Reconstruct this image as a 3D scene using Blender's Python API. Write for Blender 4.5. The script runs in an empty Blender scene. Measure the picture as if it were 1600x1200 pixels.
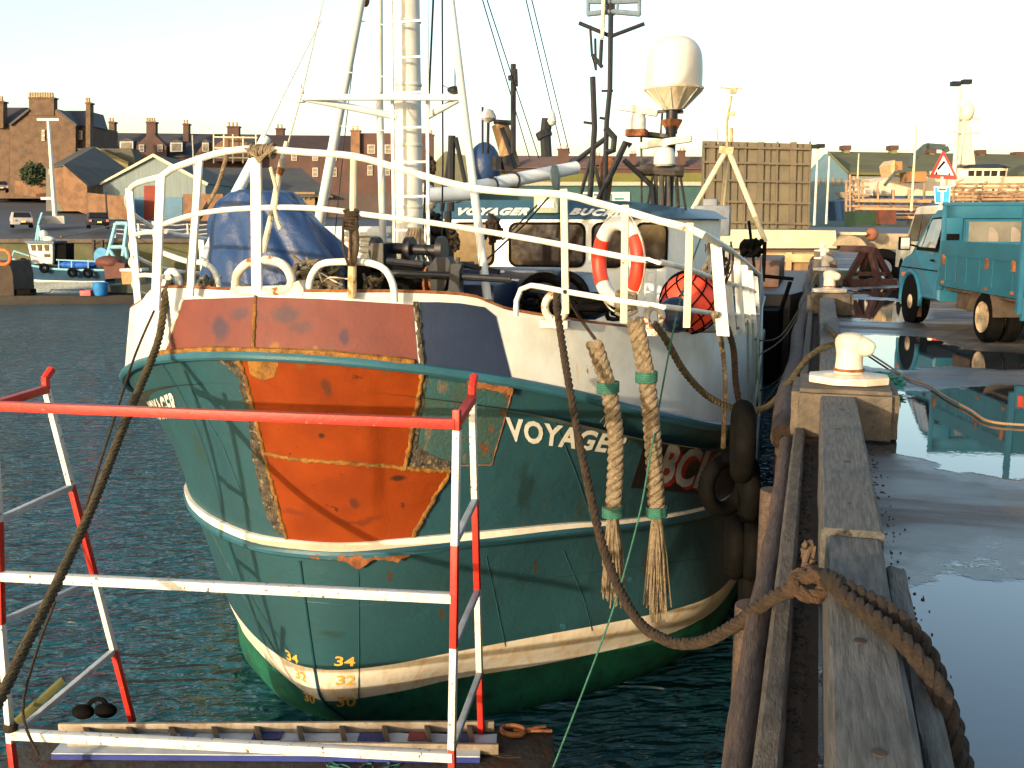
import bpy, bmesh, math, random
from mathutils import Vector, Matrix, noise
from mathutils.bvhtree import BVHTree
from mathutils.geometry import delaunay_2d_cdt
random.seed(7)
R = math.radians
S = bpy.context.scene
col = S.collection
# ---------------------------------------------------------------- camera
PITCH = math.atan(255/1600); YAW = 0.28802
cam_d = bpy.data.cameras.new('camera'); cam = bpy.data.objects.new('camera', cam_d); col.objects.link(cam)
cam.location = (0, 0, 1.6); cam.rotation_euler = (math.pi/2-PITCH, 0, YAW)
cam_d.sensor_width = 36; cam_d.lens = 36; cam_d.clip_start = .1; cam_d.clip_end = 5000
S.camera = cam
# ---------------------------------------------------------------- sky and sun
SUN_AZ, SUN_EL = 20.0, 8.0          # light travels 20 degrees right of +Y, from behind the camera
W = bpy.data.worlds.new('World'); S.world = W; W.use_nodes = True
nt = W.node_tree; bg = nt.nodes['Background']
sky = nt.nodes.new('ShaderNodeTexSky'); sky.sky_type = 'NISHITA'; sky.sun_disc = False
sky.sun_elevation = R(SUN_EL); sky.sun_rotation = R(180+SUN_AZ)
sky.air_density = 1.0; sky.dust_density = 2.5; sky.ozone_density = 1.0; sky.altitude = 0
nt.links.new(sky.outputs[0], bg.inputs[0]); bg.inputs[1].default_value = 0.15
sl = bpy.data.lights.new('sun', 'SUN'); sl.energy = 2.0; sl.angle = R(.6); sl.color = (1, .81, .57)
so = bpy.data.objects.new('sun', sl); col.objects.link(so)
so.rotation_euler = Vector((math.sin(R(SUN_AZ))*math.cos(R(SUN_EL)), math.cos(R(SUN_AZ))*math.cos(R(SUN_EL)), -math.sin(R(SUN_EL)))).to_track_quat('-Z', 'Y').to_euler()
S.view_settings.view_transform = 'Standard'; S.view_settings.look = 'None'
S.view_settings.exposure = 1.76; S.view_settings.gamma = 1
# ---------------------------------------------------------------- measuring helpers (photo pixel -> point at a known depth / height)
CP = Vector((0, 0, 1.6)); FW = Vector((-math.sin(YAW)*math.cos(PITCH), math.cos(YAW)*math.cos(PITCH), -math.sin(PITCH)))
RT = Vector((math.cos(YAW), math.sin(YAW), 0)); UP = RT.cross(FW)
FH = Vector((-math.sin(YAW), math.cos(YAW), 0))
def ray(px, py): return FW + RT*((px-800)/1600) + UP*(-(py-600)/1600)
def AY(px, py, y): d = ray(px, py); return CP + d*(y/d.y)
def AX(px, py, x): d = ray(px, py); return CP + d*(x/d.x)
def AZ(px, py, z): d = ray(px, py); return CP + d*((z-1.6)/d.z)
FS = 1.0; RS = 1.0          # depth and thickness factors for the far town
def AD(px, py, f): d = ray(px, py); return CP + d*(f*FS/d.dot(FH))
def VV(r, f, z): p = RT*r + FH*f; return Vector((p.x, p.y, z))
# ---------------------------------------------------------------- object helpers
def tag(o, label=None, cat=None, group=None, kind=None):
    if label: o['label'] = label
    if cat: o['category'] = cat
    if group: o['group'] = group
    if kind: o['kind'] = kind
    return o
def empty(name, loc, label=None, cat=None, group=None):
    o = bpy.data.objects.new(name, None); o.location = loc; col.objects.link(o); o.empty_display_size = .2
    return tag(o, label, cat, group)
def root_loc(o):
    l = Vector(o.location)
    while o.parent: o = o.parent; l += Vector(o.location)
    return l
def children(o): return [c for c in col.objects if c.parent == o]
def copy_tree(o, parent=None):
    c = o.copy(); col.objects.link(c)
    if parent: c.parent = parent
    for ch in children(o):
        copy_tree(ch, c)
    return c
class MB:
    def __init__(s): s.v = []; s.f = []; s.mi = []
    def add(s, vs, fs, mi=0):
        n = len(s.v); s.v += [Vector(v) for v in vs]; s.f += [tuple(i+n for i in f) for f in fs]; s.mi += [mi]*len(fs); return s
    def box(s, c, sz, rz=0, M=None, mi=0):
        c = Vector(c); hx, hy, hz = sz[0]/2*RS, sz[1]/2*RS, sz[2]/2*RS
        m = M or Matrix.Rotation(rz, 3, 'Z')
        vs = [c+m@Vector((x*hx, y*hy, z*hz)) for x, y, z in [(-1,-1,-1),(1,-1,-1),(1,1,-1),(-1,1,-1),(-1,-1,1),(1,-1,1),(1,1,1),(-1,1,1)]]
        return s.add(vs, [(0,3,2,1),(4,5,6,7),(0,1,5,4),(1,2,6,5),(2,3,7,6),(3,0,4,7)], mi)
    def bar(s, a, b, w, h=None, up=(0,0,1), mi=0):
        a, b = Vector(a), Vector(b); d = (b-a); L = d.length
        if L < 1e-6: return s
        d.normalize(); up = Vector(up)
        if abs(d.dot(up)) > .98: up = Vector((0,1,0))
        x = d.cross(up).normalized(); z = x.cross(d)
        return s.box((a+b)/2, (w, L/RS, h or w), M=Matrix((x, d, z)).transposed(), mi=mi)
    def tube(s, pts, r, n=8, closed=False, cap=True, mi=0):
        pts = [Vector(p) for p in pts]; m = len(pts)
        rr = [q*RS for q in r] if isinstance(r, (list, tuple)) else [r*RS]*m
        vs = []; prev = None
        for i, p in enumerate(pts):
            if closed: t = pts[(i+1) % m]-pts[i-1]
            else: t = pts[min(i+1, m-1)]-pts[max(i-1, 0)]
            if t.length < 1e-9: t = Vector((0,0,1))
            t.normalize()
            if prev is None:
                a = Vector((0,0,1)) if abs(t.z) < .9 else Vector((1,0,0)); x = t.cross(a).normalized()
            else:
                x = prev - t*prev.dot(t)
                x = x.normalized() if x.length > 1e-6 else t.orthogonal().normalized()
            prev = x; y = t.cross(x)
            for k in range(n):
                a = 2*math.pi*k/n; vs.append(p+(x*math.cos(a)+y*math.sin(a))*rr[i])
        fs = []
        for i in range(m if closed else m-1):
            j = (i+1) % m
            for k in range(n): fs.append((i*n+k, i*n+(k+1) % n, j*n+(k+1) % n, j*n+k))
        if cap and not closed: fs += [tuple(range(n))[::-1], tuple((m-1)*n+k for k in range(n))]
        return s.add(vs, fs, mi)
    def lathe(s, prof, c=(0,0,0), n=20, M=None, mi=0, caps=True):
        c = Vector(c); M = M or Matrix.Identity(3); vs = []; fs = []
        for r, z in prof:
            for k in range(n):
                a = 2*math.pi*k/n; vs.append(c+M@Vector((r*math.cos(a), r*math.sin(a), z))*RS)
        for i in range(len(prof)-1):
            for k in range(n): fs.append((i*n+k, i*n+(k+1) % n, (i+1)*n+(k+1) % n, (i+1)*n+k))
        if caps: fs += [tuple(range(n))[::-1], tuple((len(prof)-1)*n+k for k in range(n))]
        return s.add(vs, fs, mi)
    def prism(s, poly, d, mi=0):           # poly: 3D points, extruded by vector d
        poly = [Vector(p) for p in poly]; n = len(poly); d = Vector(d)
        return s.add(poly+[p+d for p in poly], [tuple(range(n))[::-1], tuple(range(n, 2*n))]+[(i, (i+1) % n, n+(i+1) % n, n+i) for i in range(n)], mi)
    def ball(s, c, r, n=12, sc=(1,1,1), mi=0):
        prof = [(max(1e-4, r*math.sin(math.pi*i/n)), -r*math.cos(math.pi*i/n)) for i in range(n+1)]
        return s.lathe([(a*1, b) for a, b in prof], c, n*2, Matrix.Diagonal(sc), mi)
    def build(s, name, mat, parent=None, smooth=True, bevel=0, ang=35):
        L = root_loc(parent) if parent else Vector((0,0,0))
        me = bpy.data.meshes.new(name); me.from_pydata([v-L for v in s.v], [], s.f)
        for m in (mat if isinstance(mat, list) else [mat]): me.materials.append(m)
        for p, i in zip(me.polygons, s.mi): p.material_index = i
        bm = bmesh.new(); bm.from_mesh(me); bmesh.ops.recalc_face_normals(bm, faces=bm.faces)
        if bevel: bmesh.ops.bevel(bm, geom=[e for e in bm.edges if len(e.link_faces) == 2 and e.calc_face_angle(0) > .5], offset=bevel, segments=2, affect='EDGES', profile=.6)
        bm.to_mesh(me); bm.free(); me.update()
        if smooth: me.shade_smooth(); me.set_sharp_from_angle(angle=R(ang))
        o = bpy.data.objects.new(name, me); col.objects.link(o)
        if parent: o.parent = parent
        return o
def smooth_pts(pts, step=.05, closed=False):
    pts = [Vector(p) for p in pts]; out = []; n = len(pts)
    for i in range(n if closed else n-1):
        if closed: p0, p1, p2, p3 = pts[i-1], pts[i], pts[(i+1) % n], pts[(i+2) % n]
        else: p0, p1, p2, p3 = pts[max(i-1,0)], pts[i], pts[i+1], pts[min(i+2,n-1)]
        k = max(1, int((p2-p1).length/step))
        for j in range(k):
            t = j/k; out.append(.5*((2*p1)+(p2-p0)*t+(2*p0-5*p1+4*p2-p3)*t*t+(3*p1-p0-3*p2+p3)*t**3))
    if not closed: out.append(pts[-1])
    return out
def arc_pts(c, r, a0, a1, n, ux, uy):
    c, ux, uy = Vector(c), Vector(ux), Vector(uy)
    return [c+ux*r*math.cos(a0+(a1-a0)*i/n)+uy*r*math.sin(a0+(a1-a0)*i/n) for i in range(n+1)]
def strands(mb, pts, R0, r, ns=3, pitch=.12, n=6, step=None, mi=0):   # laid rope: helical strands round a path
    P = smooth_pts(pts, step or max(.008, r*.9)); L = [0]
    for i in range(1, len(P)): L.append(L[-1]+(P[i]-P[i-1]).length)
    fr = []; prev = None
    for i, p in enumerate(P):
        t = (P[min(i+1, len(P)-1)]-P[max(i-1, 0)]).normalized()
        x = t.orthogonal().normalized() if prev is None else (prev-t*prev.dot(t)).normalized()
        prev = x; fr.append((x, t.cross(x)))
    for k in range(ns):
        q = []
        for i, p in enumerate(P):
            a = 2*math.pi*(k/ns+L[i]/pitch); q.append(p+(fr[i][0]*math.cos(a)+fr[i][1]*math.sin(a))*R0)
        mb.tube(q, r, n, mi=mi)
    return mb
# ---------------------------------------------------------------- materials
MC = {}
def mat(name, c, rough=.6, c2=None, sc=4, rust=0, rsc=5, rc=(.16,.055,.02), streak=0, stc=(.2,.1,.04), bump=.15, bsc=30, metal=0, spec=.3, spots=None, dirt=0, dc=(.03,.028,.022), aniso=None, coat=0):
    if name in MC: return MC[name]
    m = bpy.data.materials.new(name); m.use_nodes = True; t = m.node_tree; N = t.nodes; Lk = t.links.new
    b = N['Principled BSDF']; b.inputs['Roughness'].default_value = rough; b.inputs['Metallic'].default_value = metal
    b.inputs['Specular IOR Level'].default_value = spec
    if coat: b.inputs['Coat Weight'].default_value = coat; b.inputs['Coat Roughness'].default_value = .15
    tc = N.new('ShaderNodeTexCoord'); src = tc.outputs['Object']
    if aniso:
        mp = N.new('ShaderNodeMapping'); mp.inputs['Scale'].default_value = aniso; Lk(src, mp.inputs[0]); src = mp.outputs[0]
    def nz(scale, detail=6, rg=.6, vec=None):
        n = N.new('ShaderNodeTexNoise'); n.inputs['Scale'].default_value = scale; n.inputs['Detail'].default_value = detail
        n.inputs['Roughness'].default_value = rg; Lk(vec or src, n.inputs['Vector']); return n.outputs['Fac']
    def ramp(f, a, bb):
        r = N.new('ShaderNodeMapRange'); r.inputs[1].default_value = a; r.inputs[2].default_value = bb; Lk(f, r.inputs[0]); r.interpolation_type = 'SMOOTHSTEP'; return r.outputs[0]
    def mix(f, a, bb):
        x = N.new('ShaderNodeMix'); x.data_type = 'RGBA'; Lk(f, x.inputs[0])
        for s_, val in ((6, a), (7, bb)):
            if isinstance(val, tuple): x.inputs[s_].default_value = (*val, 1)
            else: Lk(val, x.inputs[s_])
        return x.outputs[2]
    c2 = c2 or tuple(k*.72 for k in c)
    cc = mix(ramp(nz(sc), .35, .68), c, c2)
    if dirt: cc = mix(ramp(nz(sc*2.3, 8, .7), .72-dirt*.4, .85-dirt*.2), cc, dc)
    if streak:
        mp = N.new('ShaderNodeMapping'); mp.inputs['Scale'].default_value = (7, 7, .5); Lk(tc.outputs['Object'], mp.inputs[0])
        cc = mix(ramp(nz(1.6, 5, .6, mp.outputs[0]), .68-streak*.3, .8), cc, stc)
    for co, rd, scol, st in (spots or []):
        mp = N.new('ShaderNodeMapping'); mp.vector_type = 'TEXTURE'; mp.inputs['Location'].default_value = co; mp.inputs['Scale'].default_value = st
        ad = N.new('ShaderNodeVectorMath'); ad.operation = 'MULTIPLY_ADD'; n_ = N.new('ShaderNodeTexNoise'); n_.inputs['Scale'].default_value = 5; n_.inputs['Detail'].default_value = 5; Lk(tc.outputs['Object'], n_.inputs['Vector'])
        Lk(n_.outputs['Color'], ad.inputs[0]); ad.inputs[1].default_value = (rd*1.6,)*3; Lk(tc.outputs['Object'], ad.inputs[2])
        sb_ = N.new('ShaderNodeVectorMath'); sb_.operation = 'SUBTRACT'; Lk(ad.outputs[0], sb_.inputs[0]); sb_.inputs[1].default_value = (rd*.8,)*3
        Lk(sb_.outputs[0], mp.inputs[0]); ln = N.new('ShaderNodeVectorMath'); ln.operation = 'LENGTH'; Lk(mp.outputs[0], ln.inputs[0])
        cc = mix(ramp(ln.outputs['Value'], rd, rd*.35), cc, scol)
    rf = None
    if rust:
        rf = ramp(nz(rsc, 10, .68), .72-rust*.35, .75-rust*.33); cc = mix(rf, cc, mix(nz(30), rc, tuple(k*.4 for k in rc)))
        rr = N.new('ShaderNodeMapRange'); Lk(rf, rr.inputs[0]); rr.inputs[3].default_value = rough; rr.inputs[4].default_value = .9; Lk(rr.outputs[0], b.inputs['Roughness'])
    else:
        rr = N.new('ShaderNodeMapRange'); Lk(nz(sc*3), rr.inputs[0]); rr.inputs[3].default_value = max(.02, rough-.12); rr.inputs[4].default_value = min(1, rough+.12); Lk(rr.outputs[0], b.inputs['Roughness'])
    Lk(cc, b.inputs['Base Color'])
    if bump:
        bp = N.new('ShaderNodeBump'); bp.inputs['Strength'].default_value = bump; bp.inputs['Distance'].default_value = .02; Lk(nz(bsc, 6, .65), bp.inputs['Height']); Lk(bp.outputs[0], b.inputs['Normal'])
    MC[name] = m; return m
white = mat('white_paint', (.5,.52,.5), .45, (.42,.43,.39), 3, rust=.12, rsc=7, rc=(.3,.12,.04), streak=.15, stc=(.45,.26,.1))
white_rail = mat('railing_white_paint', (.6,.6,.54), .4, (.48,.46,.4), 6, rust=.22, rsc=9, rc=(.32,.13,.04), bsc=60)
white_rusty = mat('chipped_white_paint', (.52,.5,.42), .55, (.4,.34,.25), 7, rust=.45, rsc=11, rc=(.28,.1,.03), bump=.5)
cream = mat('cream_paint', (.52,.47,.32), .5, (.44,.38,.25), 5, rust=.25, rsc=10)
teal = mat('teal_hull_paint', (.017,.062,.078), .36, (.016,.052,.066), 1.5, rust=.02, rsc=5, streak=.1, stc=(.05,.095,.075), bump=.1, bsc=3, dirt=.22, dc=(.012,.042,.044))
teal2 = mat('old_teal_paint', (.022,.075,.08), .6, (.035,.06,.045), 5, rust=.33, rsc=7, streak=.4, bump=.5)
green = mat('green_antifouling', (.01,.105,.06), .5, (.008,.06,.038), 3, rust=.25, rsc=12, bump=.4, dirt=.6, dc=(.008,.03,.02))
boot = mat('white_boot_topping', (.64,.6,.5), .5, (.56,.51,.42), 2, streak=.9, stc=(.5,.33,.16), bump=.05)
strake_t = mat('strake_blue_paint', (.025,.095,.13), .35, (.02,.075,.1), 3, rust=.12, rsc=9)
navy = mat('dark_blue_paint', (.016,.026,.058), .4, (.012,.02,.042), 3, dirt=.25, bump=.15)
ochre = mat('rusty_weld', (.26,.12,.018), .8, (.1,.045,.01), 14, bump=.9, bsc=60)
char = mat('burnt_flaking_paint', (.085,.072,.05), .9, (.022,.016,.012), 16, rust=.45, rsc=20, rc=(.3,.24,.15), bump=1.4, bsc=45)
rust = mat('rusty_steel', (.24,.09,.03), .85, (.1,.035,.015), 8, bump=.7)
black = mat('black_rubber', (.0025,.0025,.0025), .8, (.005,.0045,.004), 6, bump=.3, dirt=.1, dc=(.008,.006,.005), spec=.05)
black_m = mat('black_paint', (.008,.01,.014), .45, (.013,.013,.016), 6, rust=.2, rsc=8, rc=(.1,.045,.02))
steel = mat('grey_steel', (.28,.29,.29), .45, (.18,.19,.19), 6, rust=.2, metal=.4)
alum = mat('weathered_aluminium', (.26,.23,.18), .55, (.17,.13,.09), 7, rust=.35, rsc=9, rc=(.3,.2,.12), metal=.2, dirt=.3)
redp = mat('red_paint', (.4,.02,.012), .45, (.3,.016,.01), 7, rust=.22, rsc=24, rc=(.4,.25,.18))
whitep = mat('barrier_white_paint', (.52,.53,.5), .4, (.46,.46,.42), 6, rust=.36, rsc=26, rc=(.12,.08,.05))
greyp = mat('barrier_grey_paint', (.36,.4,.43), .5, (.28,.3,.3), 8, rust=.2, rsc=10, rc=(.15,.13,.1))
rope_b = mat('brown_rope', (.05,.032,.018), .9, (.026,.018,.011), 20, bump=1, bsc=120)
rope_t = mat('tan_rope', (.28,.22,.14), .9, (.16,.12,.075), 25, bump=1, bsc=140)
rope_o = mat('olive_rope', (.09,.07,.035), .9, (.05,.04,.02), 20, bump=1, bsc=120)
rope_g = mat('green_twine', (.03,.13,.09), .8, (.02,.08,.06), 20)
rope_w = mat('pale_twine', (.6,.5,.36), .8, (.45,.36,.25), 20)
tarpm = mat('blue_tarpaulin', (.015,.042,.12), .38, (.02,.045,.12), 5, bump=.5, bsc=14, dirt=.3, dc=(.05,.06,.08))
wood = mat('weathered_timber', (.135,.128,.115), .8, (.07,.066,.058), 6, bump=1.0, bsc=14, dirt=.45, dc=(.04,.036,.03), aniso=(9, .8, 9))
wood_b = mat('brown_timber', (.18,.14,.075), .8, (.12,.07,.04), 5, bump=1, bsc=12, dirt=.35, aniso=(8, .8, 8))
pole_m = mat('round_timber_bark', (.1,.068,.05), .75, (.05,.034,.027), 6, bump=1, bsc=14, dirt=.4, aniso=(6, 1, 6))
concrete = mat('wet_concrete', (.11,.088,.064), .75, (.06,.05,.038), 5, bump=1, bsc=22, dirt=.4)
bollp = mat('bollard_paint', (.58,.52,.42), .5, (.48,.37,.26), 6, rust=.18, rsc=12, rc=(.3,.14,.05), bump=.6, bsc=18)
yellow = mat('yellow_figures', (.6,.36,.05), .6, (.5,.28,.05), 8)
lettw = mat('white_lettering', (.58,.57,.5), .5, (.48,.46,.4), 9)
lettr = mat('red_lettering', (.25,.015,.012), .6, (.2,.012,.01), 9)
glass = mat('dark_glass', (.02,.014,.01), .12, (.012,.009,.008), 3, bump=0, spec=.35)
# ================================================================ SETTING
def setting(mb, name, m, smooth=True): return tag(mb.build(name, m, smooth=smooth), kind='structure')
# water ----------------------------------------------------------
def water_mat():
    m = bpy.data.materials.new('harbour_water'); m.use_nodes = True; t = m.node_tree; N = t.nodes; Lk = t.links.new
    b = N['Principled BSDF']; b.inputs['Base Color'].default_value = (.009,.06,.08,1); b.inputs['Roughness'].default_value = .04; b.inputs['IOR'].default_value = 1.42
    tc = N.new('ShaderNodeTexCoord'); h = None
    mp0 = N.new('ShaderNodeMapping'); mp0.inputs['Rotation'].default_value = (0,0,-.45); Lk(tc.outputs['Object'], mp0.inputs[0])
    for sc, st, wt in ((1.7, (1, 2.4, 1), 1.0), (4.5, (1, 2.2, 1), .3), (14, (1, 1.6, 1), .03)):
        mp = N.new('ShaderNodeMapping'); mp.inputs['Scale'].default_value = st; Lk(mp0.outputs[0], mp.inputs[0])
        n = N.new('ShaderNodeTexNoise'); n.inputs['Scale'].default_value = sc; n.inputs['Detail'].default_value = 1.5; n.inputs['Distortion'].default_value = .9; Lk(mp.outputs[0], n.inputs['Vector'])
        k = N.new('ShaderNodeMath'); k.operation = 'MULTIPLY'; k.inputs[1].default_value = wt; Lk(n.outputs['Fac'], k.inputs[0])
        if h is None: h = k.outputs[0]
        else:
            a = N.new('ShaderNodeMath'); a.operation = 'ADD'; Lk(h, a.inputs[0]); Lk(k.outputs[0], a.inputs[1]); h = a.outputs[0]
    ln = N.new('ShaderNodeTexNoise'); ln.inputs['Scale'].default_value = .16; ln.inputs['Detail'].default_value = 3; Lk(tc.outputs['Object'], ln.inputs['Vector'])
    lr = N.new('ShaderNodeMapRange'); lr.inputs[1].default_value = .35; lr.inputs[2].default_value = .65; lr.inputs[3].default_value = .65; lr.inputs[4].default_value = 1.15; Lk(ln.outputs['Fac'], lr.inputs[0])
    k = N.new('ShaderNodeMath'); k.operation = 'MULTIPLY'; Lk(h, k.inputs[0]); Lk(lr.outputs[0], k.inputs[1]); h = k.outputs[0]
    bp = N.new('ShaderNodeBump'); bp.inputs['Strength'].default_value = 1; bp.inputs['Distance'].default_value = .38; Lk(h, bp.inputs['Height']); Lk(bp.outputs[0], b.inputs['Normal'])
    return m
WZ = -3.03
mb = MB()
mb.add([(-900,-60,WZ),(700,-60,WZ),(700,1500,WZ),(-900,1500,WZ)], [(0,1,2,3)])
setting(mb, 'water', water_mat(), False)
# quay deck ------------------------------------------------------
def quay_mat():
    m = bpy.data.materials.new('wet_quay_asphalt'); m.use_nodes = True; t = m.node_tree; N = t.nodes; Lk = t.links.new
    b = N['Principled BSDF']; tc = N.new('ShaderNodeTexCoord'); P = tc.outputs['Object']
    def math_(op, a, bb=None):
        x = N.new('ShaderNodeMath'); x.operation = op
        for i, q in enumerate((a, bb)):
            if q is None: continue
            if isinstance(q, (int, float)): x.inputs[i].default_value = q
            else: Lk(q, x.inputs[i])
        return x.outputs[0]
    def nz(sc, st=(1,1,1), d=5, rg=.6):
        mp = N.new('ShaderNodeMapping'); mp.inputs['Scale'].default_value = st; Lk(P, mp.inputs[0])
        n = N.new('ShaderNodeTexNoise'); n.inputs['Scale'].default_value = sc; n.inputs['Detail'].default_value = d; n.inputs['Roughness'].default_value = rg; Lk(mp.outputs[0], n.inputs['Vector']); return n.outputs['Fac']
    def sm(f, a, bb, o0=0, o1=1):
        r = N.new('ShaderNodeMapRange'); r.interpolation_type = 'SMOOTHSTEP'; r.inputs[1].default_value = a; r.inputs[2].default_value = bb; r.inputs[3].default_value = o0; r.inputs[4].default_value = o1; Lk(f, r.inputs[0]); return r.outputs[0]
    sx = N.new('ShaderNodeSeparateXYZ'); Lk(P, sx.inputs[0]); x, y = sx.outputs[0], sx.outputs[1]
    mask = None
    for cx, cy, rx, ry in PUDDLES:
        e = math_('SQRT', math_('ADD', math_('POWER', math_('DIVIDE', math_('SUBTRACT', x, cx), rx), 2), math_('POWER', math_('DIVIDE', math_('SUBTRACT', y, cy), ry), 2)))
        e = math_('SUBTRACT', 1, e); mask = e if mask is None else math_('MAXIMUM', mask, e)
    mask = math_('MAXIMUM', mask, -.5)
    mask = math_('ADD', mask, math_('MULTIPLY', math_('SUBTRACT', nz(1.3, (1,1,1), 6), .5), .9))
    fine = nz(60, (1,1,1), 4)
    bands = sm(nz(.9, (.35, 1.6, 1), 5), .42, .6)
    pud = sm(mask, 0.0, .05); damp = math_('MAXIMUM', sm(mask, -.32, .0), math_('MULTIPLY', bands, .75))
    def mixc(f, a, bb):
        q = N.new('ShaderNodeMix'); q.data_type = 'RGBA'; Lk(f, q.inputs[0])
        for s_, val in ((6, a), (7, bb)):
            if isinstance(val, tuple): q.inputs[s_].default_value = (*val, 1)
            else: Lk(val, q.inputs[s_])
        return q.outputs[2]
    c = mixc(sm(nz(3.5), .35, .65), (.1,.072,.05), (.065,.052,.042))
    c = mixc(sm(fine, .45, .62), c, (.042,.036,.032))
    c = mixc(damp, c, (.035,.034,.034)); c = mixc(pud, c, (.022,.027,.029)); Lk(c, b.inputs['Base Color'])
    r = math_('ADD', math_('MULTIPLY', math_('SUBTRACT', 1, damp), .5), .3); q = N.new('ShaderNodeMix'); Lk(pud, q.inputs[0]); Lk(r, q.inputs[2]); q.inputs[3].default_value = .015; Lk(q.outputs[0], b.inputs['Roughness'])
    b.inputs['Specular IOR Level'].default_value = .9
    h = math_('ADD', math_('MULTIPLY', fine, .5), math_('MULTIPLY', nz(9), .6)); h = math_('MULTIPLY', h, math_('SUBTRACT', 1.0, pud)); h = math_('ADD', h, math_('MULTIPLY', nz(14, (1,1,1), 2), .035))
    bp = N.new('ShaderNodeBump'); bp.inputs['Strength'].default_value = .55; bp.inputs['Distance'].default_value = .012; Lk(h, bp.inputs['Height']); Lk(bp.outputs[0], b.inputs['Normal'])
    return m
PUDDLES = [(1.9, 3.4, 1.75, 2.3), (3.6, 3.0, 2.5, 2.0), (1.25, 8.6, 1.0, 1.7), (2.2, 8.0, 1.7, .8), (2.2, 9.8, 1.5, 1.1), (1.0, 13.6, .8, 1.9), (1.9, 13.0, .9, .9), (1.0, 20, .9, 2.5), (2.5, 24.5, 1.8, 2.2), (.9, 31, .9, 5), (6, 10.5, 2.5, 1.2), (6.5, 17, 1.5, 1.5)]
QE = .02
mb = MB()
mb.prism([(QE,-8,-.004),(30,-8,-.004),(30,90,-.004),(QE,90,-.004)], (0,0,-5))
mb.v = [Vector((v.x, v.y, v.z+.004)) for v in mb.v]
qd = setting(mb, 'quay_deck', [quay_mat(), concrete], False)
for p in qd.data.polygons:
    if abs(p.normal.z) < .5: p.material_index = 1
# cross quay far ahead ----------------------------------------------
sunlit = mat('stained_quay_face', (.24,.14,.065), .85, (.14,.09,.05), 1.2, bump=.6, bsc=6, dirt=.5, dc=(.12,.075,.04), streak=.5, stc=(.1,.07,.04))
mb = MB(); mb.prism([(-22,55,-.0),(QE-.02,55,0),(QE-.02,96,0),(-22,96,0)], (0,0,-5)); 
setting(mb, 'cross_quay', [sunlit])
mb = MB()
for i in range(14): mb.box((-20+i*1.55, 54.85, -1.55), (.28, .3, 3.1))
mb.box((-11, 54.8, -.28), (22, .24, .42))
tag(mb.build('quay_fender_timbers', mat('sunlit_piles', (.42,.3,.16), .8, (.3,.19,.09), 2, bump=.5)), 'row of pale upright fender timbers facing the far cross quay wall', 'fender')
# concrete parapet at the quay end -----------------------------------
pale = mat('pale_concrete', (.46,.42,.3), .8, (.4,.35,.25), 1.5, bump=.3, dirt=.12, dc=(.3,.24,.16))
def vr(px, py, f): p = AD(px, py, f); return p.dot(RT), p.z
def vprism(mb, poly, f, dep, mi=0):
    return mb.prism([AD(px, py, f) for px, py in poly], FH*dep, mi)
def vrect(mb, x0, x1, y0, y1, f, dep, mi=0): return vprism(mb, [(x0,y0),(x1,y0),(x1,y1),(x0,y1)], f, dep, mi)
def vbase(px, py, f): return AD(px, py, f)
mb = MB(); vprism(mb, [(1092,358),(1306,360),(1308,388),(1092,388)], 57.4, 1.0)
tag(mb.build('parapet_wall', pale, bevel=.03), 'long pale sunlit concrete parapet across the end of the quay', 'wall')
brown_con = mat('dull_concrete', (.3,.24,.16), .85, (.2,.16,.11), 1.5, bump=.5, dirt=.3)
mb = MB(); vprism(mb, [(1309,364),(1500,366),(1500,392),(1309,390)], 58.5, .8)
tag(mb.build('dock_wall', brown_con, bevel=.03), 'low brownish concrete wall right of the pale parapet behind the red trestle', 'wall')
# land beyond --------------------------------------------------------
land = mat('far_asphalt', (.06,.065,.075), .7, (.045,.05,.058), .4, bump=.1)
grassy = mat('far_grass', (.12,.12,.03), .9, (.09,.09,.03), .3, bump=.3)
mb = MB()
Zq = .17
rowz = [[(-115,86,Zq),(-20,86,Zq),(9,86,Zq)],[(-120,94,1.0),(-25,94,.8),(9,94,.8)],[(-130,112,2.6),(-40,112,1.8),(12,112,1.4)],[(-160,165,7.2),(-60,165,5.0),(20,165,3.4)],[(-1200,1400,9),(-300,1400,9),(170,1400,9)]]
vv_ = [VV(*p) for r_ in rowz for p in r_]; mb.add(vv_, [(r_*3+c_, r_*3+c_+1, r_*3+c_+4, r_*3+c_+3) for r_ in range(4) for c_ in range(2)])
setting(mb, 'far_street', land, False)
mb = MB(); mb.add([VV(*p) for p in [(6.2,60.2,0),(90,60.2,0),(90,70,0),(500,300,0),(500,900,3),(121,900,3),(21,165,0),(12.5,112,0),(9.2,86,0)]], [(0,1,2,3,4,5,6,7,8)])
mb.add([VV(*p) for p in [(16,58,-.008),(90,58,-.008),(90,61,-.008),(16,61,-.008)]], [(0,1,2,3)])
setting(mb, 'far_dockside', land, False)
# far quay wall with ledge
wallm = mat('algae_stained_wall', (.06,.065,.03), .85, (.1,.095,.055), .5, bump=.5, bsc=5, dirt=.35, dc=(.06,.06,.03), streak=.4, stc=(.07,.08,.03))
mb = MB(); mb.prism([VV(-115,85.8,Zq-.35), VV(9,85.8,Zq-.35), VV(9,90,Zq-.35), VV(-115,90,Zq-.35)], (0,0,-5))
tag(mb.build('harbour_wall', wallm), 'green stained harbour wall below the street across the basin', 'wall')
mb = MB(); mb.prism([VV(-115,85.3,Zq-.02), VV(9,85.3,Zq-.02), VV(9,86.6,Zq-.02), VV(-115,86.6,Zq-.02)], (0,0,-.34))
tag(mb.build('coping', mat('dark_coping', (.09,.07,.055), .8, (.05,.04,.035), 2)), 'dark stone coping along the top of the harbour wall across the basin', 'coping')
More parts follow.
